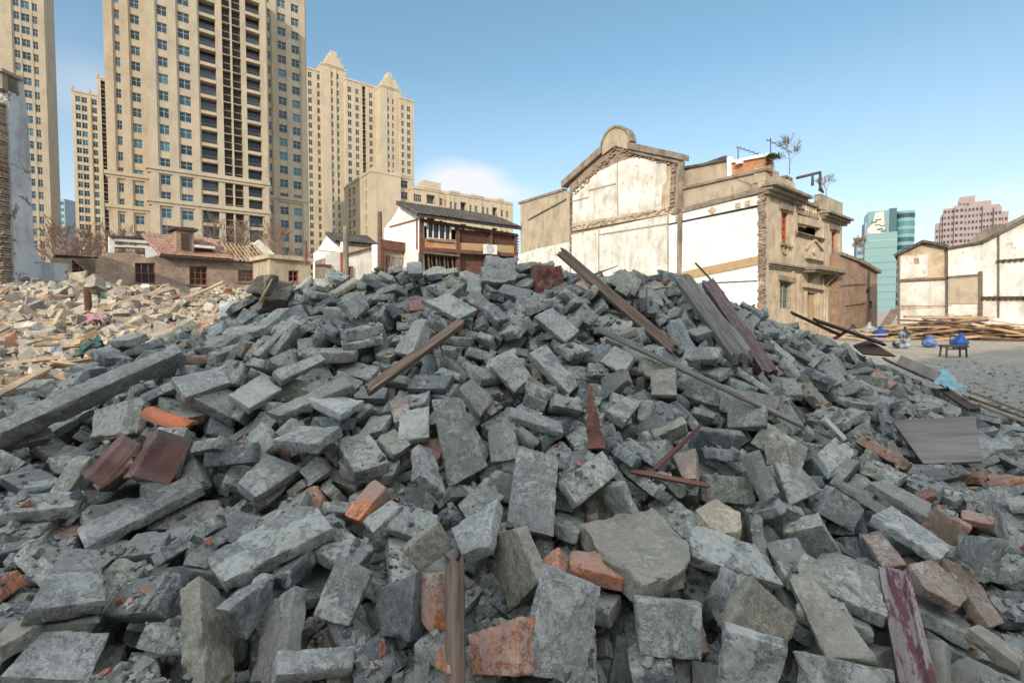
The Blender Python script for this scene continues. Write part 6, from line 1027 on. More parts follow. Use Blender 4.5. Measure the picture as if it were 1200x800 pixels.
tower('apartment_block','seven-storey beige apartment block with roof terraces behind the white ruined houses',[
 dict(px=436,Y=117,x0=435.5,x1=484,top=(437,202),ref=(460,227),fh=3.0,dep=22,wh=1.9,cols=[(437.5,449,'b'),(455,463.5,'w'),(469.5,478,'w')],caps=[(437,450,196,3),(462,482,203,2)]),
 dict(px=486,Y=121,x0=484,x1=526,top=(486,221),ref=(489,232),fh=3.0,dep=20,wh=1.9,cols=[(484.6,494,'w'),(500,510,'b'),(515,519,'w'),(521,525,'w')],caps=[(496,516,213,3)]),
 dict(px=530,Y=126,x0=526,x1=601,top=(530,228),ref=(531,241),fh=3.0,dep=20,wh=1.9,cols=[(527,530,'w'),(532,535.5,'w'),(539.5,546.5,'b'),(550,553,'w'),(556,560,'w'),(565,568,'w'),(570,573,'w'),(577,583,'b'),(587,590,'w'),(593,596,'w')],caps=[(527,538,224,3),(552,566,229,3),(582,590,233,3)]),
 dict(px=434.2,Y=116.3,x0=406,x1=434.6,d=DL,top=(421,210),ref=(421,233),fh=3.0,dep=8,wh=1.9,pil=0,cols=[(408,410.5,'b'),(412.5,416,'w'),(427.5,429.5,'w')]),
],'tow2','darkglass','block')
def boxy(name,label,cat,px0,px1,pyt,Y,dep,mat,extra=None,d=(1,0)):
    pl=Pl(px0,Y,d); u1=pl.sz(px1,250)[0]; zt=pl.sz(px0,pyt)[1]; root=empty(name,tuple(pl.o),label,cat); mb=MB(); pl.box(mb,0,u1,-1,zt,-dep,0); 
    if extra: extra(pl,root,mb,u1,zt)
    mb.build('wall',mat,root); return root
M['haze1']=flat('bluish_concrete_with_haze',(.26,.3,.36)); M['teal']=glass('teal_curtain_glass',(.14,.22,.225),.3,.3); M['teald']=glass('dark_teal_band_glass',(.03,.1,.12),.15); M['pink']=flat('pinkish_render',(.33,.25,.235)); M['cream']=flat('cream_render',(.6,.52,.42))  # distance haze of the far blocks is put into the bluish concrete colour
def strips(h0=3.2,m='teald',gh=1.5):
    def f(pl,root,mb,u1,zt):
        w=MB(); z=2
        while z+gh<zt-.5: pl.box(w,.4,u1-.4,z,z+gh,-.05,.08); z+=h0
        w.build('window_bands',M[m],root)
    return f
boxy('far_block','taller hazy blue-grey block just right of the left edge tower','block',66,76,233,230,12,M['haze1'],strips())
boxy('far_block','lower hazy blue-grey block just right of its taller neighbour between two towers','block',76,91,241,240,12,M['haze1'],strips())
# green glass office
def glass_office():
    Y=215; pl=Pl(1013,Y,(.85,-.52)); root=empty('glass_office',tuple(pl.o),'teal glass office building with a round banded corner, right of the brick ruin','office'); U=lambda p:pl.sz(p,300)[0]; Z=lambda p:pl.sz(1030,p)[1]
    a=MB(); pl.box(a,U(1013),U(1051),-1,Z(273),-18,0); pl.box(a,U(1016.5),U(1041),Z(273)-.01,Z(247),-16,-.6); 
    for k in range(14): z=Z(273)-k*3.4; pl.box(a,U(1013),U(1051),z-.12,z,.0,.12)
    a.build('glass_wall',M['teal'],root)
    b=MB(); pl.poly(b,[(1016.5,273),(1016.5,268),(1023,262),(1026,249),(1036,247.5),(1037,268),(1033,273)],-.45,.12); b.build('stone_panel',M['cream'],root)
    w=MB()
    for i,(x,y) in enumerate([(1021,260),(1026,257),(1025,263),(1031,264),(1028,268),(1032,270)]): pl.poly(w,[(x,y),(x+7,y-1),(x+7,y+.8),(x,y+1.8)],-.38,.1)
    w.build('window_bands',M['teald'],root)
    c=MB(); pl.box(c,U(1041),U(1050),-1,Z(245),-14,-.8); c.build('dark_glass_core',M['teald'],root)
    cy=MB(); bd=MB(); cu=U(1061); rr=(U(1072.5)-U(1049))/2; cen=pl.at(cu,0,-rr-.5)
    cy.tube(cen-Vector((0,0,1)),cen+Vector((0,0,Z(249))),rr,n=28)
    k=Z(252)
    while k>3: bd.tube(cen+Vector((0,0,k-1.9)),cen+Vector((0,0,k)),rr+.15,n=28); k-=3.6
    cy.build('round_corner',M['teal'],root); bd.build('round_window_bands',M['teald'],root)
    s=MB(); pl.box(s,U(1004),U(1013),-1,Z(277),-12,-1); pl.box(s,U(1012.9),U(1016.5),-1,Z(259),-12,-1.2); s.build('side_wing',M['haze1'],root); sw=MB()
    z=3
    while z<Z(277)-2: pl.box(sw,U(1004)+.3,U(1013)-.3,z,z+1.7,-1.05,-.9); z+=3.4
    sw.build('window_bands',M['teald'],root)
glass_office()
def pink_tower():
    Y=255; pl=Pl(1095,Y,(.74,-.67)); root=empty('residential_tower','pinkish terraced apartment tower on the right skyline with stepped rounded bays','tower' and tuple(pl.o) and 'x','tower') if False else empty('residential_tower',tuple(pl.o),'pinkish terraced apartment tower on the right skyline with stepped rounded bays','tower')
    U=lambda p:pl.sz(p,300)[0]; Z=lambda p:pl.sz(1130,p)[1]; w=MB(); b=MB(); c=MB()
    for (x0,x1,t,o0,o1) in [(1095,1104,258,-20,-3),(1101,1110,249,-20,-2),(1104,1117,242,-20,-1),(1117,1128,240,-22,0),(1128,1150,241,-24,-1.5),(1150,1170,243,-20,-.5),(1163,1172,246,-18,.8),(1170,1180,252,-18,0),(1122,1134,232,-14,-3),(1134,1160,237,-16,-2.5),(1123,1141,229,-12,-4)]:
        pl.box(w,U(x0),U(x1),-1,Z(t),o0,o1)
        n=max(1,int((x1-x0)/4)); z=4
        while z<Z(t)-2.5 and z<Z(231):
            for i in range(n):
                a=U(x0)+(U(x1)-U(x0))*(i+.2)/n; e=U(x0)+(U(x1)-U(x0))*(i+.8)/n; pl.box(b,a,e,z,z+1.5,o1-.2,o1+.05)
            z+=3.3
    for (xc,r,t) in [(1122,11,240),(1160,14,247)]:
        u=U(xc); cen=pl.at(u,0,-r*.2); rr=(U(xc+r/2)-u)
        w.tube(cen,cen+Vector((0,0,Z(t))),rr,n=20); z=4
        while z<Z(t)-2: c.tube(cen+Vector((0,0,z)),cen+Vector((0,0,z+1.3)),rr+.2,n=20); z+=3.3
    w.build('wall',M['pink'],root); b.build('windows',M['darkglass'],root)['kind']='stuff'; c.build('bay_window_bands',M['darkglass'],root)
pink_tower()

# ------------------------------------------------------------------ shared bits for the old houses
M['white']=wall_mat('old_white_plaster',(.74,.7,.63),(.45,.38,.3),.8,(.45,.4,.33),.605,sc=1.2)
M['white2']=wall_mat('bright_white_boarding',(.86,.84,.79),(.6,.54,.45),.6,(.5,.44,.36),.64,sc=1.0)
M['cement']=wall_mat('stained_beige_cement',(.46,.37,.26),(.22,.18,.13),.6,sc=1.0)
M['cement2']=wall_mat('buff_stucco',(.55,.43,.29),(.26,.2,.14),.75,(.22,.17,.12),.68,sc=1.6)
M['coping']=wall_mat('weathered_coping',(.3,.24,.18),(.11,.09,.07),.8,sc=1.8)
M['exposed']=brickwall('exposed_old_brick',DL,(.3,.19,.13),(.16,.12,.1),(.38,.32,.25),.3,.9,(.45,.36,.25),.6)
M['obrick']=brickwall('bright_orange_brick',DL,(.55,.2,.07),(.42,.13,.05),(.45,.33,.22),.26,.5)
M['lowbrick']=brickwall('brown_house_brick',(.669,.743),(.4,.27,.185),(.27,.2,.15),(.4,.33,.26),.28,.7,(.5,.4,.29),.62)
M['brickR']=brickwall('brown_orange_brick',DR,(.36,.2,.12),(.24,.15,.1),(.38,.3,.22),.26,.7,(.4,.3,.19),.64)
M['greywall']=wall_mat('grey_peeling_plaster',(.45,.46,.47),(.25,.25,.245),.7,(.16,.14,.12),.57,sc=.9)
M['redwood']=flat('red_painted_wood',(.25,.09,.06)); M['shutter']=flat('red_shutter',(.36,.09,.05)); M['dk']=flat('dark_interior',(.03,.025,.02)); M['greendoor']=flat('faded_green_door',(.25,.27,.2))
M['whitef']=flat('white_window_frame',(.7,.68,.62)); M['iron']=flat('rusty_iron',(.09,.07,.06)); M['pole']=wood('old_pole_wood',(.1,.05,.035),(.24,.13,.09)); M['panel']=flat('ochre_board',(.42,.28,.15))
def tiles(name,c):
    t=NT(name); p=t.pos(); n=t.noise(p,4,5,.7); n2=t.noise(p,1,4,.6); col=t.mix(1,c,t.ramp(n,[(.3,(.45,.45,.45)),(.7,(1.6,1.55,1.5))]),'MULTIPLY'); col=t.mix(t.ramp(n2,[(.5,0.0),(.75,.5)]),col,(.25,.2,.16)); return t.out(col,t.bump(n,.5,.03),.85)
M['redtile']=tiles('red_clay_tiles',(.33,.2,.155)); M['dktile']=tiles('dark_grey_tiles',(.085,.075,.068)); M['bark']=wood('bark',(.1,.07,.05),(.22,.16,.12)); M['twig']=flat('bare_twigs',(.26,.17,.12))
def tile_roof(mb,e0,e1,r1,r0,n=24,rows=12,amp=.09):   # eave start/end, ridge end/start
    e0,e1,r1,r0=map(Vector,(e0,e1,r1,r0)); nrm=(e1-e0).cross(r0-e0).normalized(); nrm=nrm if nrm.z>0 else -nrm; K=n*4; o=len(mb.v)
    for j in range(rows*2+1):
        v=(j//2+(j%2))/rows if j else 0; v=min(1,(j//2+ (j%2))/rows); lift=.03 if j%2 else -.0
        for i in range(K+1):
            u=i/K; p=(e0.lerp(e1,u)).lerp(r0.lerp(r1,u),v)
            w=abs(math.sin(math.pi*u*n)); jit=.02*noise.noise(Vector((u*40,v*30,n)))
            mb.v.append(tuple(p+nrm*(amp*w+(.0 if j%2 else .035)+jit+.05*noise.noise(Vector((u*3,v*3,n*.7))))))
    for j in range(rows*2):
        for i in range(K): a=o+j*(K+1)+i; mb.f.append((a,a+1,a+K+2,a+K+1)); mb.m.append(0)
    th=nrm*-.12; mb.hexa([e0+th,e1+th,r1+th,r0+th],[e0-nrm*.01,e1-nrm*.01,r1-nrm*.01,r0-nrm*.01])
def window(pl,root,px0,py0,px1,py1,off=-.1,nx=2,nz=2,fm='redwood',gm='darkglass',name='window',sill=True):
    u0,z0=pl.sz(px0,py1); u1,z1=pl.sz(px1,py0); z1=pl.sz((px0+px1)/2,py0)[1]; z0=pl.sz((px0+px1)/2,py1)[1]
    f=MB(); w=.07; pl.box(f,u0,u0+w,z0,z1,off-.1,off); pl.box(f,u1-w,u1,z0,z1,off-.1,off); pl.box(f,u0+w,u1-w,z0,z0+w,off-.1,off); pl.box(f,u0+w,u1-w,z1-w,z1,off-.1,off)
    for i in range(1,nx): u=u0+(u1-u0)*i/nx; pl.box(f,u-.025,u+.025,z0+w,z1-w,off-.08,off-.01)
    for i in range(1,nz): z=z0+(z1-z0)*i/nz; pl.box(f,u0+w,u1-w,z-.022,z+.022,off-.075,off-.015)
    fo=f.build(name,M[fm],root); g=MB(); pl.box(g,u0+.03,u1-.03,z0+.03,z1-.03,off-.12,off-.09); go=link('pane',g.mesh('pane',M[gm])); go.parent=fo
    go.matrix_parent_inverse=(Matrix.Translation(root.location)@Matrix.Identity(4)).inverted() if False else Matrix.Identity(4); go.matrix_parent_inverse=fo.matrix_parent_inverse.inverted()@Matrix.Translation(-Vector(root.location)) if False else Matrix.Identity(4)
    if sill: s=MB(); pl.box(s,u0-.1,u1+.1,z0-.1,z0-.005,off-.1,.1); so=link('sill',s.mesh('sill',M['coping'])); so.parent=fo
    return fo
def part(name,mb,mat,root): return mb.build(name,M[mat],root)

# ------------------------------------------------------------------ the big white gabled ruin
A=Pl(895,26,(.56,-.83)); B=Pl(895,26,(.78,.625)); 
def big_ruin():
    root=empty('gabled_house_ruin',tuple(A.o),'large half-demolished house with white gable wall, round-topped peak and ornate buff street front','house')
    w=MB(); A.poly(w,[(667,420),(667,217),(707,179),(726,168),(738,170),(797,188),(797,420)],-.06,.45); part('gable_wall',w,'exposed',root)
    w=MB(); A.poly(w,[(671,262),(671,226),(700,202),(727,189),(745,184),(781,192),(781,243)],.0,.08); A.poly(w,[(669,420),(669,275),(704,268),(783,251),(783,420)],.0,.08); part('white_plaster',w,'white',root)
    c=MB(); A.poly(c,[(660,220),(660,213),(707,171),(707,180)],.25,.75); A.poly(c,[(738,167),(802,181),(802,188),(738,175)],.3,.8); A.poly(c,[(796,181),(801,182),(798,420),(793,420)],.12,.2)
    A.poly(c,[(738,175),(796,188),(796,192),(738,179)],.16,.3); part('coping',c,'coping',root)
    c=MB(); pts=[(707,182),(707,172),(708,166),(711,159),(716,153),(722,150),(728,150),(733,153),(737,158),(739,166),(739,176),(722,171)]; A.poly(c,pts,.12,.5); part('rounded_peak',c,'cement',root)
    c=MB(); 
    arc=[(706,171),(708,164),(711,158),(716,152),(722,149),(728,149),(734,152),(738,158),(740,166)]
    for p,q in zip(arc,arc[1:]): A.line(c,p,q,.17,.2,.7)
    part('peak_rim',c,'coping',root)
    c=MB(); A.poly(c,[(671,262),(783,243),(783,251),(671,271)],.08,.12); A.poly(c,[(775,245),(785,243),(787,196),(783,195),(781,214),(777,216)],.05,.1); part('moulding_band',c,'cement2',root)
    for k in range(30):   # broken edge bricks of the moulding
        pass
    l=MB()
    for a,b,wd,m in [((690,223),(722,215),.1,0),((724,191),(724,258),.07,0),((702,268),(702,350),.08,0),((702,275),(783,262),.09,0),((783,249),(783,345),.12,0),((671,236),(690,231),.06,0)]: A.line(l,a,b,wd,.06,.07)
    part('wall_battens',l,'cement',root)
    # jagged exposed bricks along the gable edge
    rb=MB(); r=random.Random(3)
    def jag(a,b,n,wd,off=.06):
        for i in range(n):
            f=(i+r.random())/n; x=a[0]+(b[0]-a[0])*f; y=a[1]+(b[1]-a[1])*f+r.uniform(-1,1)*wd; u,z=A.sz(x,y); s=r.uniform(.07,.16); A.box(rb,u-s,u+s,z-.04,z+.04,-.05,off*.6+r.uniform(0,.07))
    jag((671,228),(722,176),60,4); jag((724,176),(794,192),60,3.5); jag((671,268),(783,247),60,2.5,.14); jag((790,192),(788,240),50,2); jag((669,232),(669,300),40,1); jag((788,250),(898,221),50,1.2,.12)
    rb.build('jagged_brick_edge',M['exposed'],root)['kind']='stuff'
    # left cement wing
    w=MB(); A.poly(w,[(608,420),(608,239),(658,223),(668,224),(668,420)],-.2,.4); part('left_wing_wall',w,'cement',root)
    w=MB(); A.line(w,(606,238),(658,222),.22,-.1,.6); A.line(w,(618,257),(662,233),.1,-.05,.2); part('left_wing_coping',w,'coping',root)
    w=MB(); A.poly(w,[(608,420),(608,298),(625,292),(668,283),(668,420)],-.12,.1); part('left_wing_plaster',w,'white',root)
    # right wing
    w=MB(); A.poly(w,[(796,420),(796,222),(896,199),(896,420)],-.06,.4); part('right_wing_wall',w,'cement',root)
    w=MB(); A.poly(w,[(797,222),(797,194),(846,185),(846,212)],-.5,.3); part('rear_parapet',w,'cement',root)
    w=MB(); A.poly(w,[(797,194),(820,190),(846,181),(847,187),(797,197)],-.35,.5); part('rear_coping',w,'dktile',root)
    w=MB(); A.poly(w,[(852,212),(852,189),(897,181),(897,203)],-.55,.3); part('orange_brick_wall',w,'obrick',root)
    w=MB(); A.line(w,(852,188),(898,179),.16,-.4,.6); A.poly(w,[(848,214),(848,183),(852,182),(852,213)],-.35,.3); A.box(w,*[A.sz(860,188)[0],A.sz(866,188)[0]],A.sz(863,191)[1],A.sz(863,187)[1],-.5,-.2); part('white_parapet_trim',w,'white2',root)
    w=MB(); A.line(w,(795,222),(899,198),.16,.08,.7); A.line(w,(790,249),(900,221),.3,.12,.3); part('parapet_moulding',w,'coping',root)
    w=MB(); A.poly(w,[(784,262),(784,251),(893,228),(893,239)],.0,.1); A.poly(w,[(784,322),(784,264),(890,243),(890,300)],.02,.12); A.poly(w,[(797,420),(797,328),(889,310),(889,420)],.02,.12); part('white_boarding',w,'white2',root)
    w=MB(); A.poly(w,[(784,325),(784,322),(889,300),(889,310),(790,330)],.1,.2); part('timber_ledge',w,'panel',root)
    w=MB(); A.line(w,(784,263),(890,241),.07,.08,.1); part('dark_batten',w,'dk',root); w=MB(); A.line(w,(798,333),(888,329),.05,.07,.08); part('dark_batten',w,'dk',root)
    w=MB()
    for x in (792,862,873): y=262-(x-784)*.215-5; A.poly(w,[(x,y-2),(x+6,y-3.2),(x+6,y+3),(x,y+4)],.05,.08)
    A.poly(w,[(830,247),(835,242.5),(840,245.5),(835,251)],.05,.08); part('broken_plaster_patches',w,'cement2',root)
    w=MB(); A.poly(w,[(889,420),(889,240),(896,238),(896,420)],.03,.12); part('corner_brick_quoin',w,'exposed',root)
    rb=MB()
    for i in range(70):
        y=228+i*2; u,z=A.sz(893+r.uniform(-2,2),y); A.box(rb,u-.14,u+.14,z-.05,z+.05,-.1,.06+r.uniform(0,.08))
    rb.build('quoin_bricks',M['exposed'],root)['kind']='stuff'
    # street front
    H=[[(916,247),(924,249),(924,286),(916,284)],[(974.5,271),(980,272),(980,303),(974.5,302)],[(914,328),(927,331),(927,363),(914,361)],[(945,342),(956,344),(956,376),(945,375)],[(974,336),(981,337.5),(981,369),(974,368)],[(935,261),(962,267),(962,279),(935,273)]]
    w=MB(); B.poly(w,[(896,420),(896,206),(912,206),(931,214),(932,236),(935,252),(962,258),(963,234),(987,240),(987,420)],0,.35,0,H); part('street_front_wall',w,'cement2',root)
    # body behind
    w=MB(); u1=B.sz(986,300)[0]; B.box(w,1.6,u1-.05,-1,B.sz(940,255)[1],-9,-1.1); B.box(w,1.2,B.sz(931,230)[0],B.sz(940,255)[1]-.1,B.sz(915,212)[1],-8,-.36); B.box(w,B.sz(964,240)[0],u1-.05,B.sz(940,255)[1]-.1,B.sz(975,240)[1],-5,-.36); part('house_body',w,'dk' if False else 'cement',root)
    w=MB(); B.box(w,.35,u1-.1,0,B.sz(940,258)[1],-1.09,-1.0); part('dark_rooms',w,'dk',root)
    w=MB(); rr=u1; u=B.sz(987,300)[0]; 
    def prof(a,b,h,pr,mb): 
        u0,z0=B.sz(*a); uu,z1=B.sz(*b); z=(z0+z1)/2
        for i,(dh,p) in enumerate([(0,pr),(h*.4,pr*.66),(h*.75,pr*.36)]): B.box(mb,u0-p*.4,uu+p*.3,z-dh-h*.32,z-dh,-.05,p)
    prof((896,215),(936,233),.5,.75,w); part('cornice',w,'coping',root); w=MB(); prof((963,249),(989,257),.45,.6,w); part('cornice',w,'coping',root)
    for q_ in (((898,307),(937,313),.3,.3),((964,322),(988,325),.3,.45),((932,272),(963,280),.2,.25)):
        w=MB(); prof(*q_,w); part('string_course',w,'coping',root)
    w=MB(); u0,z=B.sz(938,313); uu=B.sz(975,318)[0]; B.box(w,u0,uu,z-.18,z,0.0,1.0); B.box(w,u0+.1,uu-.1,z-.32,z-.181,0,.8)
    for q in (.25,.75): 
        uq=u0+(uu-u0)*q; b=[B.at(uq-.1,z-1.1,.02),B.at(uq+.1,z-1.1,.02),B.at(uq+.1,z-.95,.25),B.at(uq-.1,z-.95,.25)]
        w.hexa([B.at(uq-.1,z-1.1,.0),B.at(uq+.1,z-1.1,.0),B.at(uq+.1,z-1.1,.12),B.at(uq-.1,z-1.1,.12)],[B.at(uq-.1,z-.33,.0),B.at(uq+.1,z-.33,.0),B.at(uq+.1,z-.33,.75),B.at(uq-.1,z-.33,.75)])
    part('door_canopy',w,'coping',root)
    w=MB(); B.poly(w,[(944,292),(953,281),(962,295)],.02,.0) if False else None
    B.line(w,(943,291),(953,281),.14,.16,.2); B.line(w,(953,281),(963,293),.14,.16,.2); B.poly(w,[(947,299),(947,290),(953,284),(959,292),(959,301)],.08,.1); B.line(w,(943,301),(962,305),.22,.28,.3); B.poly(w,[(950,296),(953,290),(956,297),(953,300)],.16,.1); part('pediment_ornament',w,'cement2',root)
    # pilasters, door surround, patera
    w=MB()
    for x,y0,y1 in [(899,222,400),(930,240,400),(936,322,400),(967,322,400),(984,262,400),(965,262,318)]:
        u,z1=B.sz(x,y0); B.box(w,u-.16,u+.16,-.5,z1 if y1==400 else z1,0,.09)
    B.line(w,(940,334),(962,338),.28,.3,.34); B.line(w,(943,341),(943,378),.2,.14,.2); B.line(w,(958,343),(958,380),.2,.14,.2); part('pilasters',w,'cement2',root)
    for a,b in (((913,242),(927,246)),((972,266),(982,269)),((912,325),(929,329)),((972,333),(983,336))): w=MB(); B.line(w,a,b,.3,.18,.2); part('window_hood',w,'coping',root)
    for a,b in (((914,286),(926,290)),((973,304),(982,306))): w=MB(); B.line(w,a,b,.14,.18,.2); part('window_sill',w,'coping',root)
    w=MB(); u,z=B.sz(919,292); 
    for k in range(10): t=k/10*6.28; t2=(k+1)/10*6.28; w.tube(B.at(u+.3*math.cos(t),z+.3*math.sin(t),.05),B.at(u+.3*math.cos(t2),z+.3*math.sin(t2),.05),.07)
    part('round_ornament',w,'cement2',root)
    for q,nx,nz,fm,gm in ((H[0],2,4,'shutter','shutter'),(H[1],2,4,'shutter','shutter'),(H[2],2,3,'greendoor','darkglass'),(H[4],2,4,'shutter','shutter')):
        window(B,root,q[0][0],q[0][1]+1,q[1][0],q[2][1]-1,-.14,nx,nz,fm,gm,sill=False)
    d=MB(); a,b=B.sz(950.5,376),B.sz(956,345); B.box(d,a[0],b[0],0,b[1],-.2,-.12); part('door',d,'panel',root)
    d=MB(); B.poly(d,[(962,380),(962,346),(969,347),(969,382)],.02,.05); part('white_notice_board',d,'white2',root)
    d=MB(); B.poly(d,[(979,400),(979,352),(987,354),(987,400)],.15,.3); part('porch_pier',d,'panel',root)
    # balustrade and corner parapets
    w=MB(); B.line(w,(932,236),(961,233),.0,0,0) if False else None
    ua,za=B.sz(933,238); ub,zb=B.sz(960,234); zt=max(za,zb); zt=B.sz(947,236)[1]; zl=B.sz(947,252)[1]
    B.box(w,ua,ub,zt-.14,zt,-.3,.02); B.box(w,ua,ub,zl-.1,zl+.06,-.3,.02); part('balustrade_rails',w,'coping',root)
    for k in range(9):
        u=ua+(ub-ua)*(k+.5)/9; m=MB(); c=B.at(u,0,-.14); hs=[(zl+.06,.05),(zl+.2,.05),(zl+.35*(zt-zl),.11),(zl+.7*(zt-zl),.045),(zt-.14,.06)]
        for (z0,r0),(z1,r1) in zip(hs,hs[1:]): m.tube(c+Vector((0,0,z0)),c+Vector((0,0,z1)),r0,r1,8)
        m.build('baluster',M['cement2'],root)
    w=MB(); B.box(w,B.sz(961,240)[0],B.sz(987,240)[0],B.sz(975,250)[1],B.sz(975,233)[1],-.36,.04); part('corner_parapet',w,'cement',root); w=MB()
    B.box(w,B.sz(896,210)[0],B.sz(912,210)[0],B.sz(905,216)[1],B.sz(905,199)[1],-.6,.05); part('corner_parapet',w,'cement',root)
    w=MB(); rr=random.Random(8)
    for k in range(60):
        u,z=B.sz(rr.uniform(912,932),rr.uniform(206,222)); s=rr.uniform(.08,.2); B.box(w,u-s,u+s,z-.05,z+.06,-rr.uniform(.3,.9),-.05)
    w.build('crumbled_corner_bricks',M['exposed'],root)['kind']='stuff'
    # leaning drain pipe and hanging gutter pieces at the corner
    w=MB(); p=B.sz(932,209); q=B.sz(951,204); w.tube(B.at(*p,.1),B.at(*q,.5),.09); w.tube(B.at(*q,.5),B.at(B.sz(951,223)[0],B.sz(951,223)[1],.5),.08); w.tube(B.at(B.sz(951,223)[0],B.sz(951,223)[1],.5),B.at(B.sz(953,228)[0],B.sz(953,228)[1],.6),.15,.05); w.tube(B.at(B.sz(944,207)[0],B.sz(944,207)[1],.4),B.at(B.sz(944,219)[0],B.sz(944,219)[1],.4),.06,.1); part('broken_gutter_pipe',w,'iron',root)
big_ruin()
def antenna(a,b,c,lab):
    m=MB(); Y=25.0
    m.tube(P3(*a,Y),P3(*b,Y),.025); m.tube(P3(*c[0],Y+.5),P3(*c[1],Y-.5),.02)
    for i in range(5):
        f=(i+.5)/5; p=P3(*c[0],Y+.5).lerp(P3(*c[1],Y-.5),f); m.tube(p-Vector((.0,.3,.05)),p+Vector((.0,.3,.05)),.012)
    tag(m.build('roof_antenna',M['iron']),lab,'antenna','antennas on the roof of the gabled ruin')
antenna((865,187),(865,174),((863,172),(889,181)),'thin roof antenna above the orange brick parapet, the left one')
antenna((903,180),(903,162),((898,163),(928,179)),'tilted roof antenna above the ruin corner, the right one by the shrub')
# ------------------------------------------------------------------ brick house right of it, and the right ruins
def brick_house():
    pl=Pl(986,33,(.8,.6)); root=empty('brick_house',tuple(pl.o),'brown brick house with broken gable, right of the ornate street front','house')
    w=MB(); pl.poly(w,[(980,400),(980,297),(986,298),(1006,307),(1028,319),(1028,400)],0,.4,0,[[(1018,352),(1022,353),(1022,362),(1018,362)]]); part('wall',w,'brickR',root)
    w=MB(); pl.line(w,(984,297),(1007,306),.22,.15,1.5); pl.line(w,(1006,306),(1029,319),.25,.25,2); pl.line(w,(985,334),(1014,332),.12,.08,.1); pl.line(w,(990,357),(1014,354),.14,.1,.1); part('roof_edge',w,'coping',root)
    w=MB(); pl.box(w,.4,pl.sz(1026,350)[0],-1,pl.sz(1020,322)[1],-6,-.45); part('house_body',w,'brickR',root)
    w=MB(); u,z=pl.sz(1017,318); pl.box(w,u-.1,u+.1,-.5,z,.0,.15); part('drain_pipe',w,'iron',root)
brick_house()
def right_ruins():
    pl=Pl(1082,31,(.74,-.67)); root=empty('gabled_shed',tuple(pl.o),'narrow gabled building with a small square hatch, left of the long white wall','house')
    w=MB(); pl.poly(w,[(1053,400),(1053,299),(1081,286),(1111,290),(1111,400)],0,.4,0,[[(1071,303),(1077,303),(1077,309.5),(1071,309.5)]]); part('gable_wall',w,'cement2',root)
    w=MB(); pl.line(w,(1048,300),(1082,283),.18,.35,4.5); pl.line(w,(1081,283),(1112,289),.18,.35,4.5); part('roof',w,'dktile',root)
    w=MB(); pl.poly(w,[(1055,327),(1055,300),(1087,298),(1087,324)],.04,.1,0,[[(1071,303),(1077,303),(1077,309.5),(1071,309.5)]]); pl.poly(w,[(1055,358),(1055,331),(1110,329),(1110,358)],.04,.1); pl.poly(w,[(1055,400),(1055,364),(1111,360),(1111,400)],.04,.1); part('white_panels',w,'white',root)
    w=MB(); u,z0=pl.sz(1070.5,310); u1,z1=pl.sz(1077.5,302.5); pl.box(w,u,u1,z0,z1,-.3,-.02); part('hatch',w,'panel',root)
    w=MB(); pl.line(w,(1053,329),(1111,326),.16,.12,.14); pl.line(w,(1110,290),(1110,375),.16,.12,.14); pl.line(w,(1053,300),(1053,380),.1,.1,.1); part('timber_rails',w,'wb',root)
    w=MB(); pl.box(w,.0+pl.sz(1054,340)[0],pl.sz(1110,340)[0],-.5,pl.sz(1082,296)[1],-5,-.45); part('house_body',w,'cement',root)
    q=Pl(1112,30,(.74,-.62)); root=empty('long_white_wall_ruin',tuple(q.o),'long white plastered party wall with rising roof edge at the right edge of the scene','ruin')
    w=MB(); q.poly(w,[(1111,400),(1111,292),(1150,285),(1200,260),(1290,213),(1290,400)],0,.4); part('wall',w,'white',root)
    w=MB(); q.poly(w,[(1112,325),(1149,323),(1149,356),(1112,356)],.05,.1); part('bare_cement_patch',w,'cement',root)
    w=MB(); q.line(w,(1110,291),(1151,284),.14,.2,.6); q.line(w,(1150,284),(1292,210),.2,.25,.7); part('roof_edge',w,'dktile',root)
    w=MB(); q.poly(w,[(1131,288),(1153,268),(1166,264),(1180,261),(1200,251),(1290,204),(1290,214),(1200,262),(1150,286)],-.5,4); part('rear_roof',w,'coping',root)
    w=MB(); q.line(w,(1111,325),(1149,322),.14,.1,.12); q.line(w,(1168,306),(1260,299),.12,.1,.12); q.line(w,(1150,349),(1280,347),.13,.1,.12); q.line(w,(1149,318),(1149,375),.18,.12,.14); q.line(w,(1170,276),(1170,372),.08,.08,.1); part('timber_rails',w,'wb',root)
    w=MB(); r=random.Random(4)
    for k in range(16):
        u,z=q.sz(1152+k*7,349); q.box(w,u-.09,u+.09,z-.1,z+.1,.02,.22)
        u,z=q.sz(1170+k*7,306-k*.5); q.box(w,u-.07,u+.07,z-.08,z+.08,.02,.2)
    w.build('joist_ends',M['wd'],root)['kind']='stuff'
right_ruins()
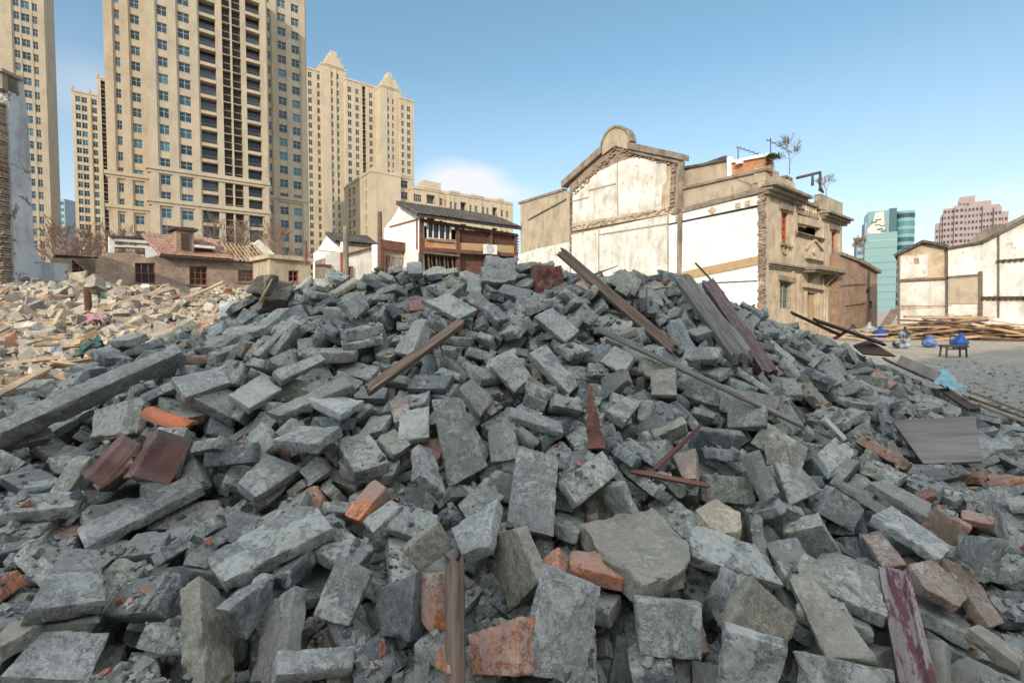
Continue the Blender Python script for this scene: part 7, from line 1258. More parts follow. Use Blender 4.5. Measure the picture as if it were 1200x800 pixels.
# ------------------------------------------------------------------ low houses on the left
def low_brick():
    pl=Pl(222,30,(.669,.743)); root=empty('low_brick_house',tuple(pl.o),'long low brick house with red clay tiled roof, dormer and red-framed windows','house')
    H=[[(222,312),(243,312),(243,334),(222,334)],[(279,316),(297,317),(297,330),(279,330)],[(158,308),(182,308),(182,332),(158,332)],[(84,303),(112,303),(112,328),(84,328)]]
    w=MB(); pl.poly(w,[(60,420),(60,302),(86,303),(113,304),(125,296),(158,296),(172,302),(187,299),(262,305),(330,310),(330,420)],0,.3,0,H); part('wall',w,'lowbrick',root)
    for q,nx,nz in zip(H,(3,2,3,3),(3,3,2,4)): window(pl,root,q[0][0],q[0][1],q[1][0],q[2][1],-.08,nx,nz)
    w=MB(); pl.box(w,pl.sz(66,300)[0],pl.sz(328,300)[0],-1,pl.sz(200,305)[1],-5,-.9); part('dark_rooms',w,'dk',root)
    e0,e1=pl.at(*pl.sz(186,299),.35),pl.at(*pl.sz(272,305),.35); r0=pl.at(pl.sz(186,299)[0]-.4,pl.sz(186,299)[1]+1.55,-2.6); r1=pl.at(pl.sz(262,300)[0],pl.sz(272,305)[1]+1.7,-2.6)
    w=MB(); tile_roof(w,e0,e1,r1,r0,30,12); part('roof',w,'redtile',root)
    w=MB(); pl.line(w,(186,301),(330,311),.14,.4,.1); part('gutter',w,'dk',root)
    # stripped rafters
    w=MB(); 
    for i in range(13):
        u=pl.sz(274,300)[0]+i*(pl.sz(330,300)[0]-pl.sz(274,300)[0])/12; z=pl.sz(300,309)[1]; w.tube(pl.at(u,z,.3),pl.at(u-.05,z+1.55,-2.4),.04,n=4)
    for j in range(9):
        f=(j+.3)/9; a=pl.sz(274,300)[0]; b=pl.sz(330,300)[0]; z=pl.sz(300,309)[1]; w.tube(pl.at(a,z+1.55*f,.34-2.7*f),pl.at(b,z+1.5*f+.1*math.sin(j*3),.34-2.7*f),.028,n=4)
    part('bare_roof_battens',w,'wt',root)
    d=Pl(205,29.4,(.669,.743)); w=MB(); a=d.sz(207,292); b=d.sz(227,271); d.box(w,a[0],b[0],a[1]-.3,b[1],-1.6,0); part('dormer',w,'brickR',root)
    w=MB(); d.box(w,a[0]-.2,b[0]+.2,b[1],b[1]+.16,-1.8,.2); d.box(w,a[0]+.25,b[0]-.25,a[1],b[1]-.25,.01,.05); part('dormer_roof',w,'wd',root)
    w=MB(); s=Pl(240,30.8,(.669,.743)); c=s.sz(239,290); s.box(w,c[0]-.7,c[0]+.6,c[1]-.05,c[1]+.12,-.6,.2); part('skylight',w,'whitef',root)
    # broken upper storey on the left with white post
    w=MB(); k=Pl(150,33,(.669,.743)); k.line(w,(131,277),(131,300),.3,0,.3); k.line(w,(131,280),(182,284),.2,0,.1); k.line(w,(133,288),(180,290),.12,0,.1); k.line(w,(170,296),(186,297),.9,.2,.1); part('white_timber_frame',w,'whitef',root)
    w=MB(); 
    for i in range(5): k.line(w,(133,278+i*5),(184,281+i*4.6),.1,-.4-.4*i,.1)
    k.line(w,(128,277),(184,279),.14,.1,.4); part('stripped_rafters',w,'wr',root)
low_brick()
def flat_hut():
    pl=Pl(316,26,(.669,.743)); root=empty('flat_roofed_hut',tuple(pl.o),'small cement hut with flat parapet roof between the tiled house and the white gable','hut')
    w=MB(); pl.poly(w,[(316,400),(316,301),(364,305),(364,400)],0,.3,0,[[(338,317),(350,317),(350,330),(338,330)]]); pl.box(w,.05,pl.sz(364,300)[0],-1,pl.sz(340,304)[1],-3,-.31); part('wall',w,'cement',root)
    w=MB(); pl.line(w,(313,300),(366,305),.22,.2,3.4); part('roof_slab',w,'cement2',root)
    window(pl,root,338,317,350,330,-.05,2,2)
    w=MB(); b=Pl(305,27,(.669,.743)); b.poly(w,[(298,286),(304,281),(322,298),(312,300)],0,.35); part('leaning_white_gable_piece',w,'white',root)
flat_hut()
def white_houses():
    D=(.8,.6); G=(.6,-.8)
    g=Pl(398,27,G); f=Pl(399,27,D); root=empty('white_gable_house',tuple(g.o),'white gabled house with dark tiles and roofless porch rooms, left of the red-pillared house','house')
    w=MB(); g.poly(w,[(367,400),(367,297),(373,292),(385,273),(399,283),(399,400)],0,.3); g.box(w,g.sz(367,300)[0],g.sz(380,300)[0],-1,g.sz(372,298)[1],-1,.01) if False else None; part('gable_wall',w,'white2',root)
    w=MB(); g.line(w,(372,293),(399,296),.06,.03,.05); part('wall_groove',w,'cement',root)
    w=MB(); rp=g.at(*g.sz(385,273)); e0=g.at(*g.sz(399,284),.1); L=f.sz(447,290)[0]; dv=f.d*L; tile_roof(w,e0-f.d*.2,e0+dv,rp+dv,rp-f.d*.2,22,10); part('roof',w,'dktile',root)
    w=MB(); f.poly(w,[(399,400),(399,286),(440,289),(440,400)],-.05,.25); part('side_wall',w,'cement',root)
    fr=Pl(383,23,D); w=MB(); fr.poly(w,[(383,400),(383,297),(400,295),(404,298),(434,289),(446,289),(446,400)],0,.25,0,[[(388,316),(392,316),(392,340),(388,340)],[(406,312),(412,312),(412,400),(406,400)]]); part('porch_wall',w,'white',root)
    w=MB(); fr.box(w,fr.sz(384,300)[0],fr.sz(446,300)[0],-1,fr.sz(415,303)[1],-2.6,-.5); part('dark_rooms',w,'coping',root)
    w=MB(); fr.tube if False else w.tube(fr.at(fr.sz(440,300)[0],-.5,.25),fr.at(fr.sz(440,300)[0],fr.sz(440,288)[1],.25),.28,n=14); part('round_column',w,'white2',root)
    w=MB(); fr.line(w,(446,286),(496,293),.5,.1,.3); fr.line(w,(370,311),(388,312),.14,.1,.12); fr.line(w,(404,299),(447,287),.1,.1,.12); part('timber_lintel',w,'wr',root)
    w=MB(); fr.line(w,(400,296),(400,335),.1,.1,.1); fr.line(w,(412,312),(412,340),.1,.1,.1); fr.line(w,(448,290),(448,340),.14,.1,.1); part('door_frames',w,'redwood',root)
    # infill with diagonal laths
    root=empty('lath_screen_room',tuple(fr.at(fr.sz(460,300)[0],0)),'roofless room with a pale panel of diagonal laths between red posts','hut')
    w=MB(); fr.poly(w,[(446,400),(446,290),(496,294),(496,400)],-.15,.2,0,[[(457,301),(485,302),(485,323),(457,323)]]); part('wall',w,'cement2',root)
    w=MB(); fr.poly(w,[(457,301),(485,302),(485,323),(457,323)],-.2,.04); part('panel',w,'white2',root)
    w=MB()
    for i in range(11): fr.line(w,(457+i*3-2,323),(460+i*3-1,301),.05,-.14,.05)
    part('diagonal_laths',w,'coping',root)
    w=MB(); fr.line(w,(455,299),(455,335),.14,.0,.1); fr.line(w,(487,300),(487,335),.16,.0,.1); fr.line(w,(455,325),(490,325),.12,0,.1); fr.box(w,fr.sz(466,330)[0],fr.sz(476,330)[0],0,fr.sz(470,328)[1],-.1,-.02); part('posts',w,'redwood',root)
    # the larger house
    g=Pl(491,24,G); f=Pl(491,24,D); root=empty('red_pillared_house',tuple(g.o),'two-storey house with white gable, dark tiled roof, red pillars, white window and orange brick','house')
    w=MB(); g.poly(w,[(450,400),(450,269),(454,262),(459,257),(470,239),(491,254),(491,400)],0,.3); part('gable_wall',w,'white2',root)
    w=MB(); g.line(w,(457,266),(490,257),.08,.05,.1); g.line(w,(489,256),(489,292),.14,.05,.1); part('gable_battens',w,'redwood',root)
    rp=g.at(*g.sz(470,238)); e0=g.at(*g.sz(492,254),.1)+f.n*.5; L=f.sz(606,270)[0]; dv=f.d*L; w=MB(); tile_roof(w,e0-f.d*.3,e0+dv,rp+dv,rp-f.d*.3,44,14); part('roof',w,'dktile',root)
    w=MB(); f.box(w,.05,L-.2,-1,f.sz(491,257)[1]-.2,-4,-.6); part('house_body',w,'wd',root)
    w=MB(); f.poly(w,[(495,290),(495,279),(536,281),(536,293)],0,.2); part('orange_brick_spandrel',w,'obrick',root)
    w=MB(); f.poly(w,[(538,294),(538,284),(606,288),(606,297)],0,.1); part('ochre_panel',w,'panel',root)
    w=MB(); f.poly(w,[(540,283),(540,268),(606,276),(606,287)],-.1,.1); 
    part('red_board_wall',w,'redwood',root)
    w=MB()
    for i in range(20): x=541+i*3.2; f.line(w,(x,268.5+i*.4),(x,283+i*.25),.06,-.04,.06)
    part('vertical_bars',w,'wd',root)
    w=MB(); 
    for x in (493.5,536.5,575,604): f.line(w,(x,258+(x-491)*.16),(x,350),.2,.08,.2)
    f.line(w,(493,292),(606,299),.2,.1,.2); f.line(w,(493,258),(606,276),.16,.1,.2); part('red_posts',w,'wr',root)
    window(f,root,501,261,529,281,-.02,4,1,'whitef','darkglass')
    w=MB(); f.poly(w,[(538,400),(538,297),(606,299),(606,400)],-.3,.2); part('lower_wall',w,'wr',root)
    w=MB(); 
    for i in range(9): f.line(w,(497+i*4.6,294),(500+i*4.6,330-i),.06,-.1+.1*(i%2),.08)
    f.line(w,(495,296),(536,300),.1,.25,.9); part('collapsed_porch_laths',w,'wb',root)
    ac=MB(); u,z=f.sz(571,293); f.box(ac,u-.38,u+.38,z-.27,z+.27,.15,.45); root2=empty('air_conditioner',tuple(f.at(u,z-.32,.15)),'white air conditioner unit with round fan on the red house wall','air conditioner'); ac.build('casing',M['whitef'],root2)
    fn=MB(); c=f.at(u-.08,z,.45); 
    for rad in (.25,.17,.09):
        for k in range(14): t=k/14*6.283; t2=(k+1)/14*6.283; fn.tube(c+f.d*math.cos(t)*rad+Vector((0,0,math.sin(t)*rad)),c+f.d*math.cos(t2)*rad+Vector((0,0,math.sin(t2)*rad)),.012,n=4)
    fn.build('fan_grille',M['dk'],root2)
    # collapsed awning scraps to the right
    w=MB(); s=Pl(590,30,D); s.poly(w,[(578,297),(584,283),(606,280),(608,296)],0,.1); tag(w.build('torn_tarpaulin',M['white2']),'torn pale sheet hanging between the red house and the beige wing','tarpaulin')
    w=MB()
    for i in range(7): w.tube(P3(572,272+i*3,27),P3(608,277+i*3.2,31),.05,n=4)
    tag(w.build('fallen_rafters',M['wr']),'red-brown rafters sticking out from the end of the dark tiled roof','rafters')
white_houses()
def pole(px,y0,y1,Y,r,m,lab):
    w=MB(); n=8; a=P3(px+.5,y1,Y); b=P3(px,y0,Y); 
    for i in range(n): p=a.lerp(b,i/n); q=a.lerp(b,(i+1)/n); w.tube(p,q,r*(1-.2*i/n),r*(1-.2*(i+1)/n),8)
    tag(w.build('wooden_pole',M[m]),lab,'pole','poles before the white houses')
pole(405,265,335,21.5,.15,'coping','pale cement pole in front of the white gable house')
pole(445,248,335,21,.13,'pole','tall red-brown pole left of the red-pillared house')
pole(358,282,310,25,.09,'pole','thin short reddish pole above the flat-roofed hut')
# ------------------------------------------------------------------ tall grey wall at the left edge
def left_wall():
    Y0=18.0; X0=-19.9; root=empty('tall_gable_ruin',(X0,Y0,0),'tall ruined gable at the left edge, peeling grey plaster side and raw brick end','ruin')
    pl=Pl(14,18,(.08,1)); 
    w=MB(); pl.poly(w,[(15,420),(12,360),(14,88),(27,88),(33,130),(36,215),(42,285),(66,318),(68,420)],0,.5,0) if False else None
    o=P3(13,200,18); d=Vector((-.04,1,0)).normalized(); n=Vector((1,.04,0)).normalized()
    def U(px,py): 
        r=ray(px,py); oo=Vector((o.x,o.y,0)); t=(oo-E0).dot(n)/r.dot(n); p=E0+r*t; return ((p-oo).dot(d),p.z)
    pts=[U(*p) for p in [(14,420),(17,300),(17,92),(26,88),(32,130),(37,215),(40,292),(54,308),(64,322),(66,420)]]
    pts[0]=(0,-1); pts[1]=(0,6); pts[2]=(0,pts[2][1])
    L=[Vector((a,b,0)) for a,b in pts]; tr=tessellate_polygon([L]); oo=Vector((o.x,o.y,0)); k=len(pts)
    w.v=[tuple(oo+d*a+Vector((0,0,b))) for a,b in pts]+[tuple(oo+d*a-n*.5+Vector((0,0,b))) for a,b in pts]
    for t in tr: w.f.append(tuple(t)); w.f.append(tuple(i+k for i in reversed(t))); w.m+=[0,0]
    for i in range(k): j=(i+1)%k; w.f.append((i,j,j+k,i+k)); w.m.append(0)
    part('plaster_side',w,'greywall',root)
    w=MB(); r=random.Random(9); zt=pts[2][1]
    z=0
    while z<zt-1.2:
        h=.1; off=r.uniform(-.12,.14); c=oo-n*(1.1)+d*(-.12+off*.5); w.box(c+Vector((0,0,z+h*.45)),n*(1.0+off*.3),d*.28,Vector((0,0,h*.42))); z+=h*1.0
    w.build('brick_end',M['exposed'],root)
    w=MB(); c=oo-n*1.0+d*.1; w.box(c+Vector((0,0,zt-.3)),n*1.0,d*.3,Vector((0,0,.3))); w.box(c+Vector((0,0,zt+.06)),n*1.12,d*.4,Vector((0,0,.06))); part('parapet_cap',w,'coping',root)
    w=MB(); w.box(oo-n*6.5+d*.6+Vector((0,0,4)),n*5.4,d*.3,Vector((0,0,5))); part('rear_wall',w,'exposed',root)
    w=MB(); a,b=U(50,308)[0],U(66,318)[0]; 
    for (ua,ub,z0,z1,of) in [(a,b,U(60,330)[1],U(55,308)[1],.35)]: w.box(oo+d*(ua+ub)/2+n*of*.5+Vector((0,0,(z0+z1)/2)),d*(ub-ua)/2,n*.3,Vector((0,0,(z1-z0)/2)))
    part('sagging_plaster_ledge',w,'greywall',root)
left_wall()
# ------------------------------------------------------------------ trees and plants
def tree(name,base,h,spread,lab,seed,depth=6,group=None,cat='tree',trunkr=.16,leaves=0,lean=0):
    r=random.Random(seed); minr=(Vector(base)-E0).length*(.00034 if name=='bare_tree' else .0002); T=MB(); C=MB(); Lf=MB(); base=Vector(base)
    def br(p,d,L,rad,k):
        q=p+d*L; mb=T if k==0 else C; mb.tube(p,q,max(rad,minr),max(rad*.68,minr),5 if k<2 else 3)
        if k>=depth: 
            for i in range(leaves):
                c=q+Vector((r.gauss(0,1),r.gauss(0,1),r.gauss(0,1)))*L*.5; a=Vector((r.gauss(0,1),r.gauss(0,1),r.gauss(0,1))).normalized(); b=a.orthogonal().normalized(); s=.035+.012*h/3; Lf.face([c-a*s,c+b*s*.5,c+a*s,c-b*s*.5])
            return
        for i in range((r.choice([2,3,3]) if k<depth-1 else 3) if name!='roof_shrub' else 3):
            nd=(d+Vector((r.gauss(0,1),r.gauss(0,1),r.gauss(0,.7)))*spread+Vector((0,0,.12))).normalized()
            br(q if i else p.lerp(q,r.uniform(.7,1)),nd,L*r.uniform(.62,.86),rad*.6,k+1)
    br(base,Vector((lean,0,1)).normalized(),h*.28,trunkr,0)
    root=empty(name,tuple(base),lab,cat,group); T.build('trunk',M['bark'],root); C.build('crown',M['twig'],root)
    if Lf.f: Lf.build('leaves',M['leaf'],root)
    return root
M['leaf']=flat('olive_leaves',(.07,.09,.03),.7,0,.5,6); M['leafd']=M['leaf']
def gz(px,py,Y): p=P3(px,py,Y); p.z=0; return p
for i,(px,Y,h,lab) in enumerate([(285,46,9.2,'bare reddish tree right behind the tiled roof, before the balcony stacks'),(310,48,8.0,'bare tree behind the stripped rafters'),(341,44,7.6,'bare tree behind the flat-roofed hut'),(70,52,9.5,'bare tree between the left tower and the hazy blocks'),(104,50,8.8,'bare tree before the small spiked tower'),(128,47,8.4,'bare twiggy tree left of the dormer'),(200,52,7.6,'low bare tree just behind the dormer'),(250,50,8.0,'bare tree behind the skylight of the tiled roof'),(84,40,7.0,'thin bare tree close behind the low brick wall')]):
    tree('bare_tree',gz(px,330,Y),h*1.35,.36,lab,i+1,6,'bare trees behind the low houses')
tp=B.at(B.sz(918,210)[0],B.sz(918,206)[1],-.7); tree('roof_shrub',tuple(P3(925,204,26.6)),2.2,.38,'sparse shrub growing from the broken roof corner beside the tilted antenna',31,5,'plants growing on the ruined roofs','shrub',.03,2)
tree('roof_shrub',tuple(P3(968,232,30)),1.9,.55,'rounded leafless shrub on top of the right corner parapet',32,5,'plants growing on the ruined roofs','shrub',.03,1)
tree('roof_shrub',tuple(P3(907,198,26)),.9,.5,'dense dark green creeper clump on the end of the orange brick parapet',33,5,'plants growing on the ruined roofs','shrub',.03,14)
tree('roof_shrub',tuple(P3(1012,305,45)),2.6,.45,'twiggy bush rising behind the brick house roof',34,6,'plants growing on the ruined roofs','shrub',.04,0)
tree('weed',tuple(P3(443,336,17)),.8,.5,'yellow-green weed at the foot of the red-brown pole',36,4,None,'weed',.02,8)
# ------------------------------------------------------------------ the yard on the right: stool, bags, timber stack
def fabric(name,c,c2=None,sc=6):
    t=NT(name); p=t.n('ShaderNodeTexCoord').outputs['Object']; n=t.noise(p,sc,5,.6); col=t.mix(t.ramp(n,[(.4,0.0),(.6,1.0)]),c,c2 or tuple(x*.6 for x in c)); return t.out(col,t.bump(n,.6,.02),.6)
M['blue']=fabric('blue_woven_plastic',(.02,.09,.3),(.012,.04,.16)); M['bluew']=fabric('blue_white_plastic',(.03,.09,.28),(.15,.2,.32),6); M['black']=fabric('black_white_plastic',(.02,.022,.03),(.4,.42,.42),2); M['cloth']=fabric('pale_blue_cloth',(.27,.45,.46),(.18,.33,.35),9); M['pinks']=fabric('pink_sheet',(.36,.15,.19),(.3,.2,.22)); M['green']=fabric('green_netting',(.03,.11,.085),(.02,.055,.045),12); M['whites']=fabric('white_plastic',(.42,.43,.45),(.22,.23,.26),5)
def bag(px,py,Y,w,h,mat,lab,seed,name='plastic_sack'):
    w*=.68; h*=.78
    bm=bmesh.new(); bmesh.ops.create_icosphere(bm,subdivisions=4,radius=1); base=gz(px,py,Y)
    for v in bm.verts:
        c=v.co; tie=max(0,c.z-.55)/.45; k=1-.75*tie
        s=Vector((seed*3,seed,0)); nn=noise.noise(c*1.7+s)*.22+abs(noise.noise(c*4+s))*-.16+noise.noise(c*9+s)*.05
        c*=1+nn; c.x*=k*w/2; c.y*=k*w*.42; c.z=max(-.82,c.z)*h/2*1.1+h*.45+tie*h*.12
    for f in bm.faces: f.smooth=True
    me=bpy.data.meshes.new(name); bm.to_mesh(me); bm.free(); me.materials.append(M[mat]); o=link(name,me); o.location=base
    knot=MB(); knot.tube((0,0,h*.95),(.03*seed%.1,0,h*1.2),w*.07,w*.13,7); ko=link('tied_neck',knot.mesh('tied_neck',M[mat])); ko.parent=o
    return tag(o,lab,'sack','sacks and bags standing in the yard')
bag(1056,408,21,1.0,.5,'black','black and white sack, the leftmost on the sand left of the stool',1)
bag(1089,408,21.5,.85,.62,'bluew','blue and white sack with a dark top just left of the stool',2)
bag(1124,411,20.5,.95,.78,'blue','bright blue sack directly behind the broken stool',3)
bag(1031,391,26,1.1,.85,'blue','blue bag among junk at the left end of the timber pile',4)
bag(1000,378,29,1.3,.9,'black','dark bundle of junk at the foot of the brick house',5)
bag(1018,380,29.5,1.2,1.0,'whites','whitish plastic sheet bundle before the brick house',6)
bag(1060,392,25,.9,.9,'black','dark knotted bundle lying on the left part of the timber pile',8)
def stool():
    Y=17.5; b=gz(1111,419,Y); b.y=17.3; root=empty('broken_chair',tuple(b),'old wooden bench-like chair with one upright stick standing on the sand','chair')
    W=.86; D=.34; H=.43
    s=MB(); s.box((0,0,H),Vector((W/2,0,0)),Vector((0,D/2,0)),Vector((0,0,.035))); part('seat',s,'wd',root).location=b
    for x,y in ((-1,-1),(1,-1),(-1,1),(1,1)):
        m=MB(); m.tube((x*(W/2-.04),y*(D/2-.04),0),(x*(W/2-.07),y*(D/2-.05),H-.03),.028,.034,8); part('leg',m,'wd',root).location=b
    m=MB(); m.tube((-.02,D/2-.05,H),(.04,D/2,H+.52),.022,.018,8); m.tube((.0,D/2,H+.5),(.18,D/2,H+.53),.02,.015,8); part('upright',m,'wd',root).location=b
    m=MB(); m.box((0,-(D/2-.05),H*.72),Vector((W/2-.08,0,0)),Vector((0,.012,0)),Vector((0,0,.02))); part('stretcher',m,'wd',root).location=b
stool()
def timber_stack():
    r=random.Random(12); tot=0
    for k in range(115):
        f=r.random(); px=1040+f*175; Y=28+r.uniform(-1.3,1.6)-f*1.5; L=r.uniform(1.8,5.2); lvl=r.random()**1.3
        hmax=1.25*math.exp(-((f-.45)/.5)**2)+.1; z=lvl*hmax
        c=gz(px,390,Y)+Vector((0,0,z+.06)); a=r.gauss(0,.22)+(.12 if f<.5 else -.1); tilt=r.gauss(0,.05)-(f-.45)*.14
        d=Vector((math.cos(a),math.sin(a),tilt)); w=r.uniform(.05,.13); m=MB(); m.box((0,0,0),Vector((L/2,0,0)),Vector((0,w*.7,0)),Vector((0,0,w*.5)))
        o=link('timber',m.mesh('timber',M[r.choice(['wt','wt','wt','wl','wb','wr'])])); o.location=c; o.rotation_euler=d.to_track_quat('X','Z').to_euler()
        tag(o,'reclaimed tan timber lying in the long loose pile before the white wall','timber','timbers piled before the right-hand white wall')
    for k in range(16):
        p=gz(r.uniform(985,1045),r.uniform(388,394),r.uniform(24,28)); m=MB(); L=r.uniform(.8,2.4); m.box((0,0,0),Vector((L/2,0,0)),Vector((0,.06,0)),Vector((0,0,.03))); o=link('timber',m.mesh('timber',M['wt'])); o.location=p+Vector((0,0,.05+r.random()*.5)); o.rotation_euler=(0,r.gauss(0,.1),r.gauss(0,.6))
        tag(o,'tan lath scattered on the sand near the blue bag and brick house','timber','scattered laths on the sand')
    m=MB(); pl=Pl(1052,28.5,DR); a=P3(1034,386,27.5); b=P3(1050,362,28.5); ax=(b-a); m.box((a+b)/2,ax/2,Vector((.35,.1,0)),Vector((0,.04,.02)))
    tag(m.build('leaning_board',M['wb']),'brown board leaning against the post of the gabled shed','board')
timber_stack()
def sheet(name,pts,Y,mat,lab,cat,amp=.05,n=20,lift=.0):
    c=[P3(x,y,yy) for (x,y),yy in zip(pts,Y)]; bm=bmesh.new(); G=[]
    for j in range(n+1):
        row=[]
        for i in range(n+1):
            p=c[0].lerp(c[1],i/n).lerp(c[3].lerp(c[2],i/n),j/n); q=p*7
            e=1+0*0; p=p+Vector((noise.noise(q+Vector((9,0,0))),noise.noise(q+Vector((0,9,0))),noise.noise(q)*1.1+noise.noise(q*2.3)*.6))*amp+Vector((0,0,lift)); row.append(bm.verts.new(p))
        G.append(row)
    for j in range(n):
        for i in range(n): bm.faces.new((G[j][i],G[j][i+1],G[j+1][i+1],G[j+1][i]))
    g=bmesh.ops.solidify(bm,geom=bm.faces[:],thickness=.006)
    return tag(link(name,finish(bm,name,M[mat],1.2)),lab,cat)
sheet('blue_cloth',[(1082,432),(1112,434),(1131,456),(1106,455)],(5.7,5.8,5.2,5.1),'cloth','pale blue crumpled cloth lying at the right end of the heap','cloth',.07)
sheet('pink_sheet',[(102,367),(122,366),(124,375),(102,378)],(8.9,9.0,8.6,8.5),'pinks','small bright pink sheet in the sunlit rubble','sheet',.06)
sheet('green_net',[(86,424),(96,410),(120,399),(112,412)],(5.0,5.6,6.0,5.4),'green','dark green netting rag behind the long concrete lintel','netting',.10,lift=.03)
sheet('green_net',[(114,345),(122,342),(124,353),(115,355)],(11,11.2,10.8,10.8),'green','small dark green rag high in the sunlit rubble behind the pink sheet','netting',.12)
sheet('white_rag',[(50,414),(70,406),(74,414),(56,421)],(6.4,6.8,6.5,6.2),'whites','white crumpled plastic among the sunlit stones at the left','plastic',.09)
sheet('teal_rag',[(881,432),(899,428),(903,441),(886,446)],(3.75,3.8,3.65,3.6),'green','teal scrap of netting at the lower end of the purple timber','netting',.04)
# ------------------------------------------------------------------ the row of houses behind the photographer that shades the heap
def rear_block():
    d=Vector((.87,.49,0)).normalized(); n=Vector((-d.y,d.x,0)); o=Vector((-20,-31.6,0)); root=empty('rear_apartment_row',tuple(o),'long plain apartment row standing behind the viewer and shading the heap','building')
    L0,L1,H=REARSPAN
    w=MB(); c=o+d*(L0+L1)/2-n*5; w.box(c+Vector((0,0,H/2-.5)),d*(L1-L0)/2,n*5,Vector((0,0,H/2+.5))); part('wall',w,'white',root)
    g=MB()
    for k in range(int((L1-L0)/4)):
        for f in range(int(H/3.1)):
            g.box(o+d*(L0+2+k*4)+n*.02+Vector((0,0,1.7+f*3.1)),d*.8,n*.05,Vector((0,0,.75)))
    g.build('windows',M['darkglass'],root)['kind']='stuff'
REARSPAN=(-14,60,17.9)
rear_block()
# ------------------------------------------------------------------ light, sky, camera
SUN=Vector((-.35,-.94,0)).normalized(); EL=math.radians(25)
sd=Vector((SUN.x*math.cos(EL),SUN.y*math.cos(EL),math.sin(EL)))
l=bpy.data.lights.new('sun','SUN'); l.energy=2.3; l.angle=math.radians(.5); l.color=(1,.9,.76); lo=bpy.data.objects.new('sun',l); COL.objects.link(lo); lo.rotation_euler=(-sd).to_track_quat('-Z','Y').to_euler()
W=bpy.data.worlds.new('World'); scene.world=W; W.use_nodes=True; nt=W.node_tree; bg=nt.nodes['Background']; sky=nt.nodes.new('ShaderNodeTexSky'); sky.sky_type='NISHITA'; sky.sun_disc=False
sky.sun_elevation=EL; sky.sun_rotation=math.atan2(sd.x,sd.y); sky.air_density=1.0; sky.dust_density=.7; sky.ozone_density=1.1; sky.altitude=10
tc=nt.nodes.new('ShaderNodeTexCoord'); mp=nt.nodes.new('ShaderNodeMapping'); nt.links.new(tc.outputs['Generated'],mp.inputs[0]); mp.inputs['Scale'].default_value=(1,1,2.6)
nz=nt.nodes.new('ShaderNodeTexNoise'); nt.links.new(mp.outputs[0],nz.inputs['Vector']); nz.inputs['Scale'].default_value=3.2; nz.inputs['Detail'].default_value=7; nz.inputs['Roughness'].default_value=.55
def wn(ty,**k):
    x=nt.nodes.new(ty)
    for a,b in k.items(): setattr(x,a,b)
    return x
def wmath(op,a,b,clamp=False):
    x=wn('ShaderNodeMath',operation=op,use_clamp=clamp)
    for i,v in enumerate((a,b)):
        if isinstance(v,(int,float)): x.inputs[i].default_value=v
        else: nt.links.new(v,x.inputs[i])
    return x.outputs[0]
def wramp(f,stops):
    x=wn('ShaderNodeValToRGB'); nt.links.new(f,x.inputs[0]); e=x.color_ramp.elements
    while len(e)<len(stops): e.new(.5)
    for el,(p,c) in zip(e,stops): el.position=p; el.color=(*c,1) if isinstance(c,tuple) else (c,c,c,1)
    return x.outputs[0]
def wmix(f,a,b,mode='MIX'):
    x=wn('ShaderNodeMix',data_type='RGBA',blend_type=mode)
    for i,v in ((0,f),(6,a),(7,b)):
        if isinstance(v,tuple): x.inputs[i].default_value=(*v,1)
        elif isinstance(v,(int,float)): x.inputs[i].default_value=v
        else: nt.links.new(v,x.inputs[i])
    return x.outputs[2]
sx=wn('ShaderNodeSeparateXYZ'); nt.links.new(tc.outputs['Generated'],sx.inputs[0])
colr=wmix(1.0,sky.outputs[0],wramp(sx.outputs[2],[(0,(.70,.70,.72)),(.25,(.68,.78,.76)),(.6,(.66,.9,.82))]),'MULTIPLY')
colr=wmix(wramp(sx.outputs[2],[(0,.42),(.45,.05)]),colr,(3.75,4.0,4.25))
mask=None
for (px,py,wd,ht,am) in ((545,212,.15,.055,.8),(600,228,.1,.035,.35),(105,100,.1,.08,.16),(1160,245,.2,.06,.22),(960,262,.12,.05,.2)):
    D=ray(px,py).normalized(); sb=wn('ShaderNodeVectorMath',operation='SUBTRACT'); nt.links.new(tc.outputs['Generated'],sb.inputs[0]); sb.inputs[1].default_value=D
    ml=wn('ShaderNodeVectorMath',operation='DIVIDE'); nt.links.new(sb.outputs[0],ml.inputs[0]); ml.inputs[1].default_value=(wd,wd,ht); ln=wn('ShaderNodeVectorMath',operation='LENGTH'); nt.links.new(ml.outputs[0],ln.inputs[0])
    v=wmath('MULTIPLY',wmath('SUBTRACT',wmath('ADD',wramp(ln.outputs['Value'],[(0,1.0),(1,0.0)]),nz.outputs[0]),.72,True),am*2.6)
    mask=v if mask is None else wmath('ADD',mask,v,True)
mask=wmath('MULTIPLY',mask,1.0,True)
colr=wmix(wmath('MULTIPLY',mask,.85),colr,(4.0,3.95,4.05))
# unseen bright veil added behind and above the viewer as fill for the heap
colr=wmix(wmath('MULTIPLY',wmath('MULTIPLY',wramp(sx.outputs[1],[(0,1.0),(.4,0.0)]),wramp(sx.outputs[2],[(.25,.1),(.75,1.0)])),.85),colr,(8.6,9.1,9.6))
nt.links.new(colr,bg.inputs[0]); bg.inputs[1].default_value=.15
cam=bpy.data.cameras.new('camera'); co=bpy.data.objects.new('camera',cam); COL.objects.link(co); scene.camera=co
cam.sensor_width=36; cam.lens=36*F/1200; cam.shift_y=SH/1200; cam.clip_end=4000; cam.clip_start=.05; co.location=E0; co.rotation_euler=(math.pi/2-TP,0,0)
scene.view_settings.view_transform='Standard'; scene.view_settings.look='None'; scene.view_settings.exposure=.72; scene.view_settings.gamma=1
scene.cycles.max_bounces=5; scene.cycles.diffuse_bounces=3; scene.cycles.glossy_bounces=2; scene.cycles.use_denoising=True
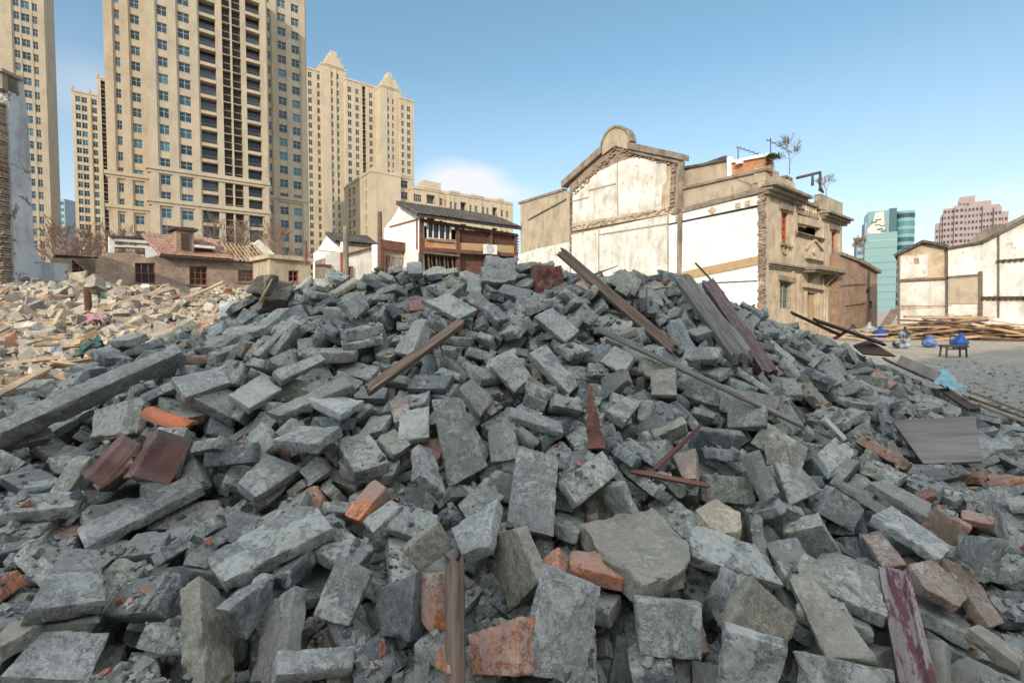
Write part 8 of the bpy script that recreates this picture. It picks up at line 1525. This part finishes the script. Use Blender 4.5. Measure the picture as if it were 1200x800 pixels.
# ------------------------------------------------------------------ names of place for the single bricks
SHORT={0:'the big pale blue-grey brick',2:'the bright orange broken brick',4:'the long mottled brick',5:'the central upright brick',6:'the square mortared brick',12:'the five-cornered slab',13:'the very large pale slab',14:'the narrow orange brick',15:'the grey-faced orange wedge',17:'the orange brick with white cap',20:'the huge rough lump',22:'the long smooth pale slab',26:'the big brown dusty slab',27:'the long striated brick',28:'the pinkish brick',33:'the narrow corner brick',35:'the square pale half brick',39:'the orange brick end',41:'the very long bridging brick',42:'the wide dark slab',43:'the lower left corner slab',46:'the long steep brick',53:'the cracked mortar block',60:'the tall pale leaning brick',62:'the rounded rock on top',64:'the square slab up the slope',69:'the square olive tile',72:'the big reddish lump',77:'the sandy yellow rock',82:'the weathered wooden board'}
SHP={0:'the brown splintered plank',1:'the thin grey pole',2:'the thick grey timber',3:'the purple timber',5:'the brown diagonal plank',6:'the reddish stick',8:'the weathered post',9:'the maroon beam',10:'the long concrete lintel',20:'the white painted strip'}
LMK=[]
for k,nm in SHORT.items():
    if k<len(heroes): x,y=proj(heroes[k].matrix_world.translation if False else heroes[k].location); LMK.append((x,y,nm))
for k,nm in SHP.items():
    A_,B_=Vector(HERO['P'][k][0]),Vector(HERO['P'][k][1])
    x,y=proj((A_+B_)/2); LMK.append((x,y,nm))
LMK.append((170,545,'the maroon ridge tiles')); LMK.append((692,490,'the dark red spike')); LMK.append((200,487,'the curved orange tile'))
used={}
def dirn(dx,dy):
    a=math.degrees(math.atan2(-dy,dx))%360
    return ['right of','above and right of','above','above and left of','left of','below and left of','below','below and right of'][int((a+22.5)//45)%8]
for o,(s,p,q) in zip(ind,BR):
    k=s%20; up=(q@Vector((0,0,1))); tilt=math.degrees(math.acos(min(1,abs(up.z))))
    lx=(q@Vector((1,0,0))).z
    kind='long' if k<6 else 'large' if k<8 else 'half' if k<14 else 'chunky broken' if k<17 else 'small broken'
    pose='lying flat' if tilt<28 else 'upright' if abs(lx)>.75 else 'on edge' if tilt>65 else 'tilted'
    x,y=proj(p); c=sorted(LMK,key=lambda t:(t[0]-x)**2+(t[1]-y)**2)
    lab=None
    for pre in ('just','a little further'):
        for (a,b,nm) in c[:5]:
            t=f"{kind} grey brick {pose}, {pre if pre!='a little further' else 'further'} {dirn(x-a,y-b)} {nm}"
            t=t.replace('just ','',1) if False else t
            if t not in used: lab=t; break
        if lab: break
    if lab and len(lab.split())>16: lab=lab.replace(' grey brick',' brick',1).replace(' broken ',' ',1)
    if lab is None: lab=f"{kind} grey brick {pose} in the near heap, close to {c[0][2]}"
    used[lab]=1; tag(o,lab,'brick','bricks of the near heap')
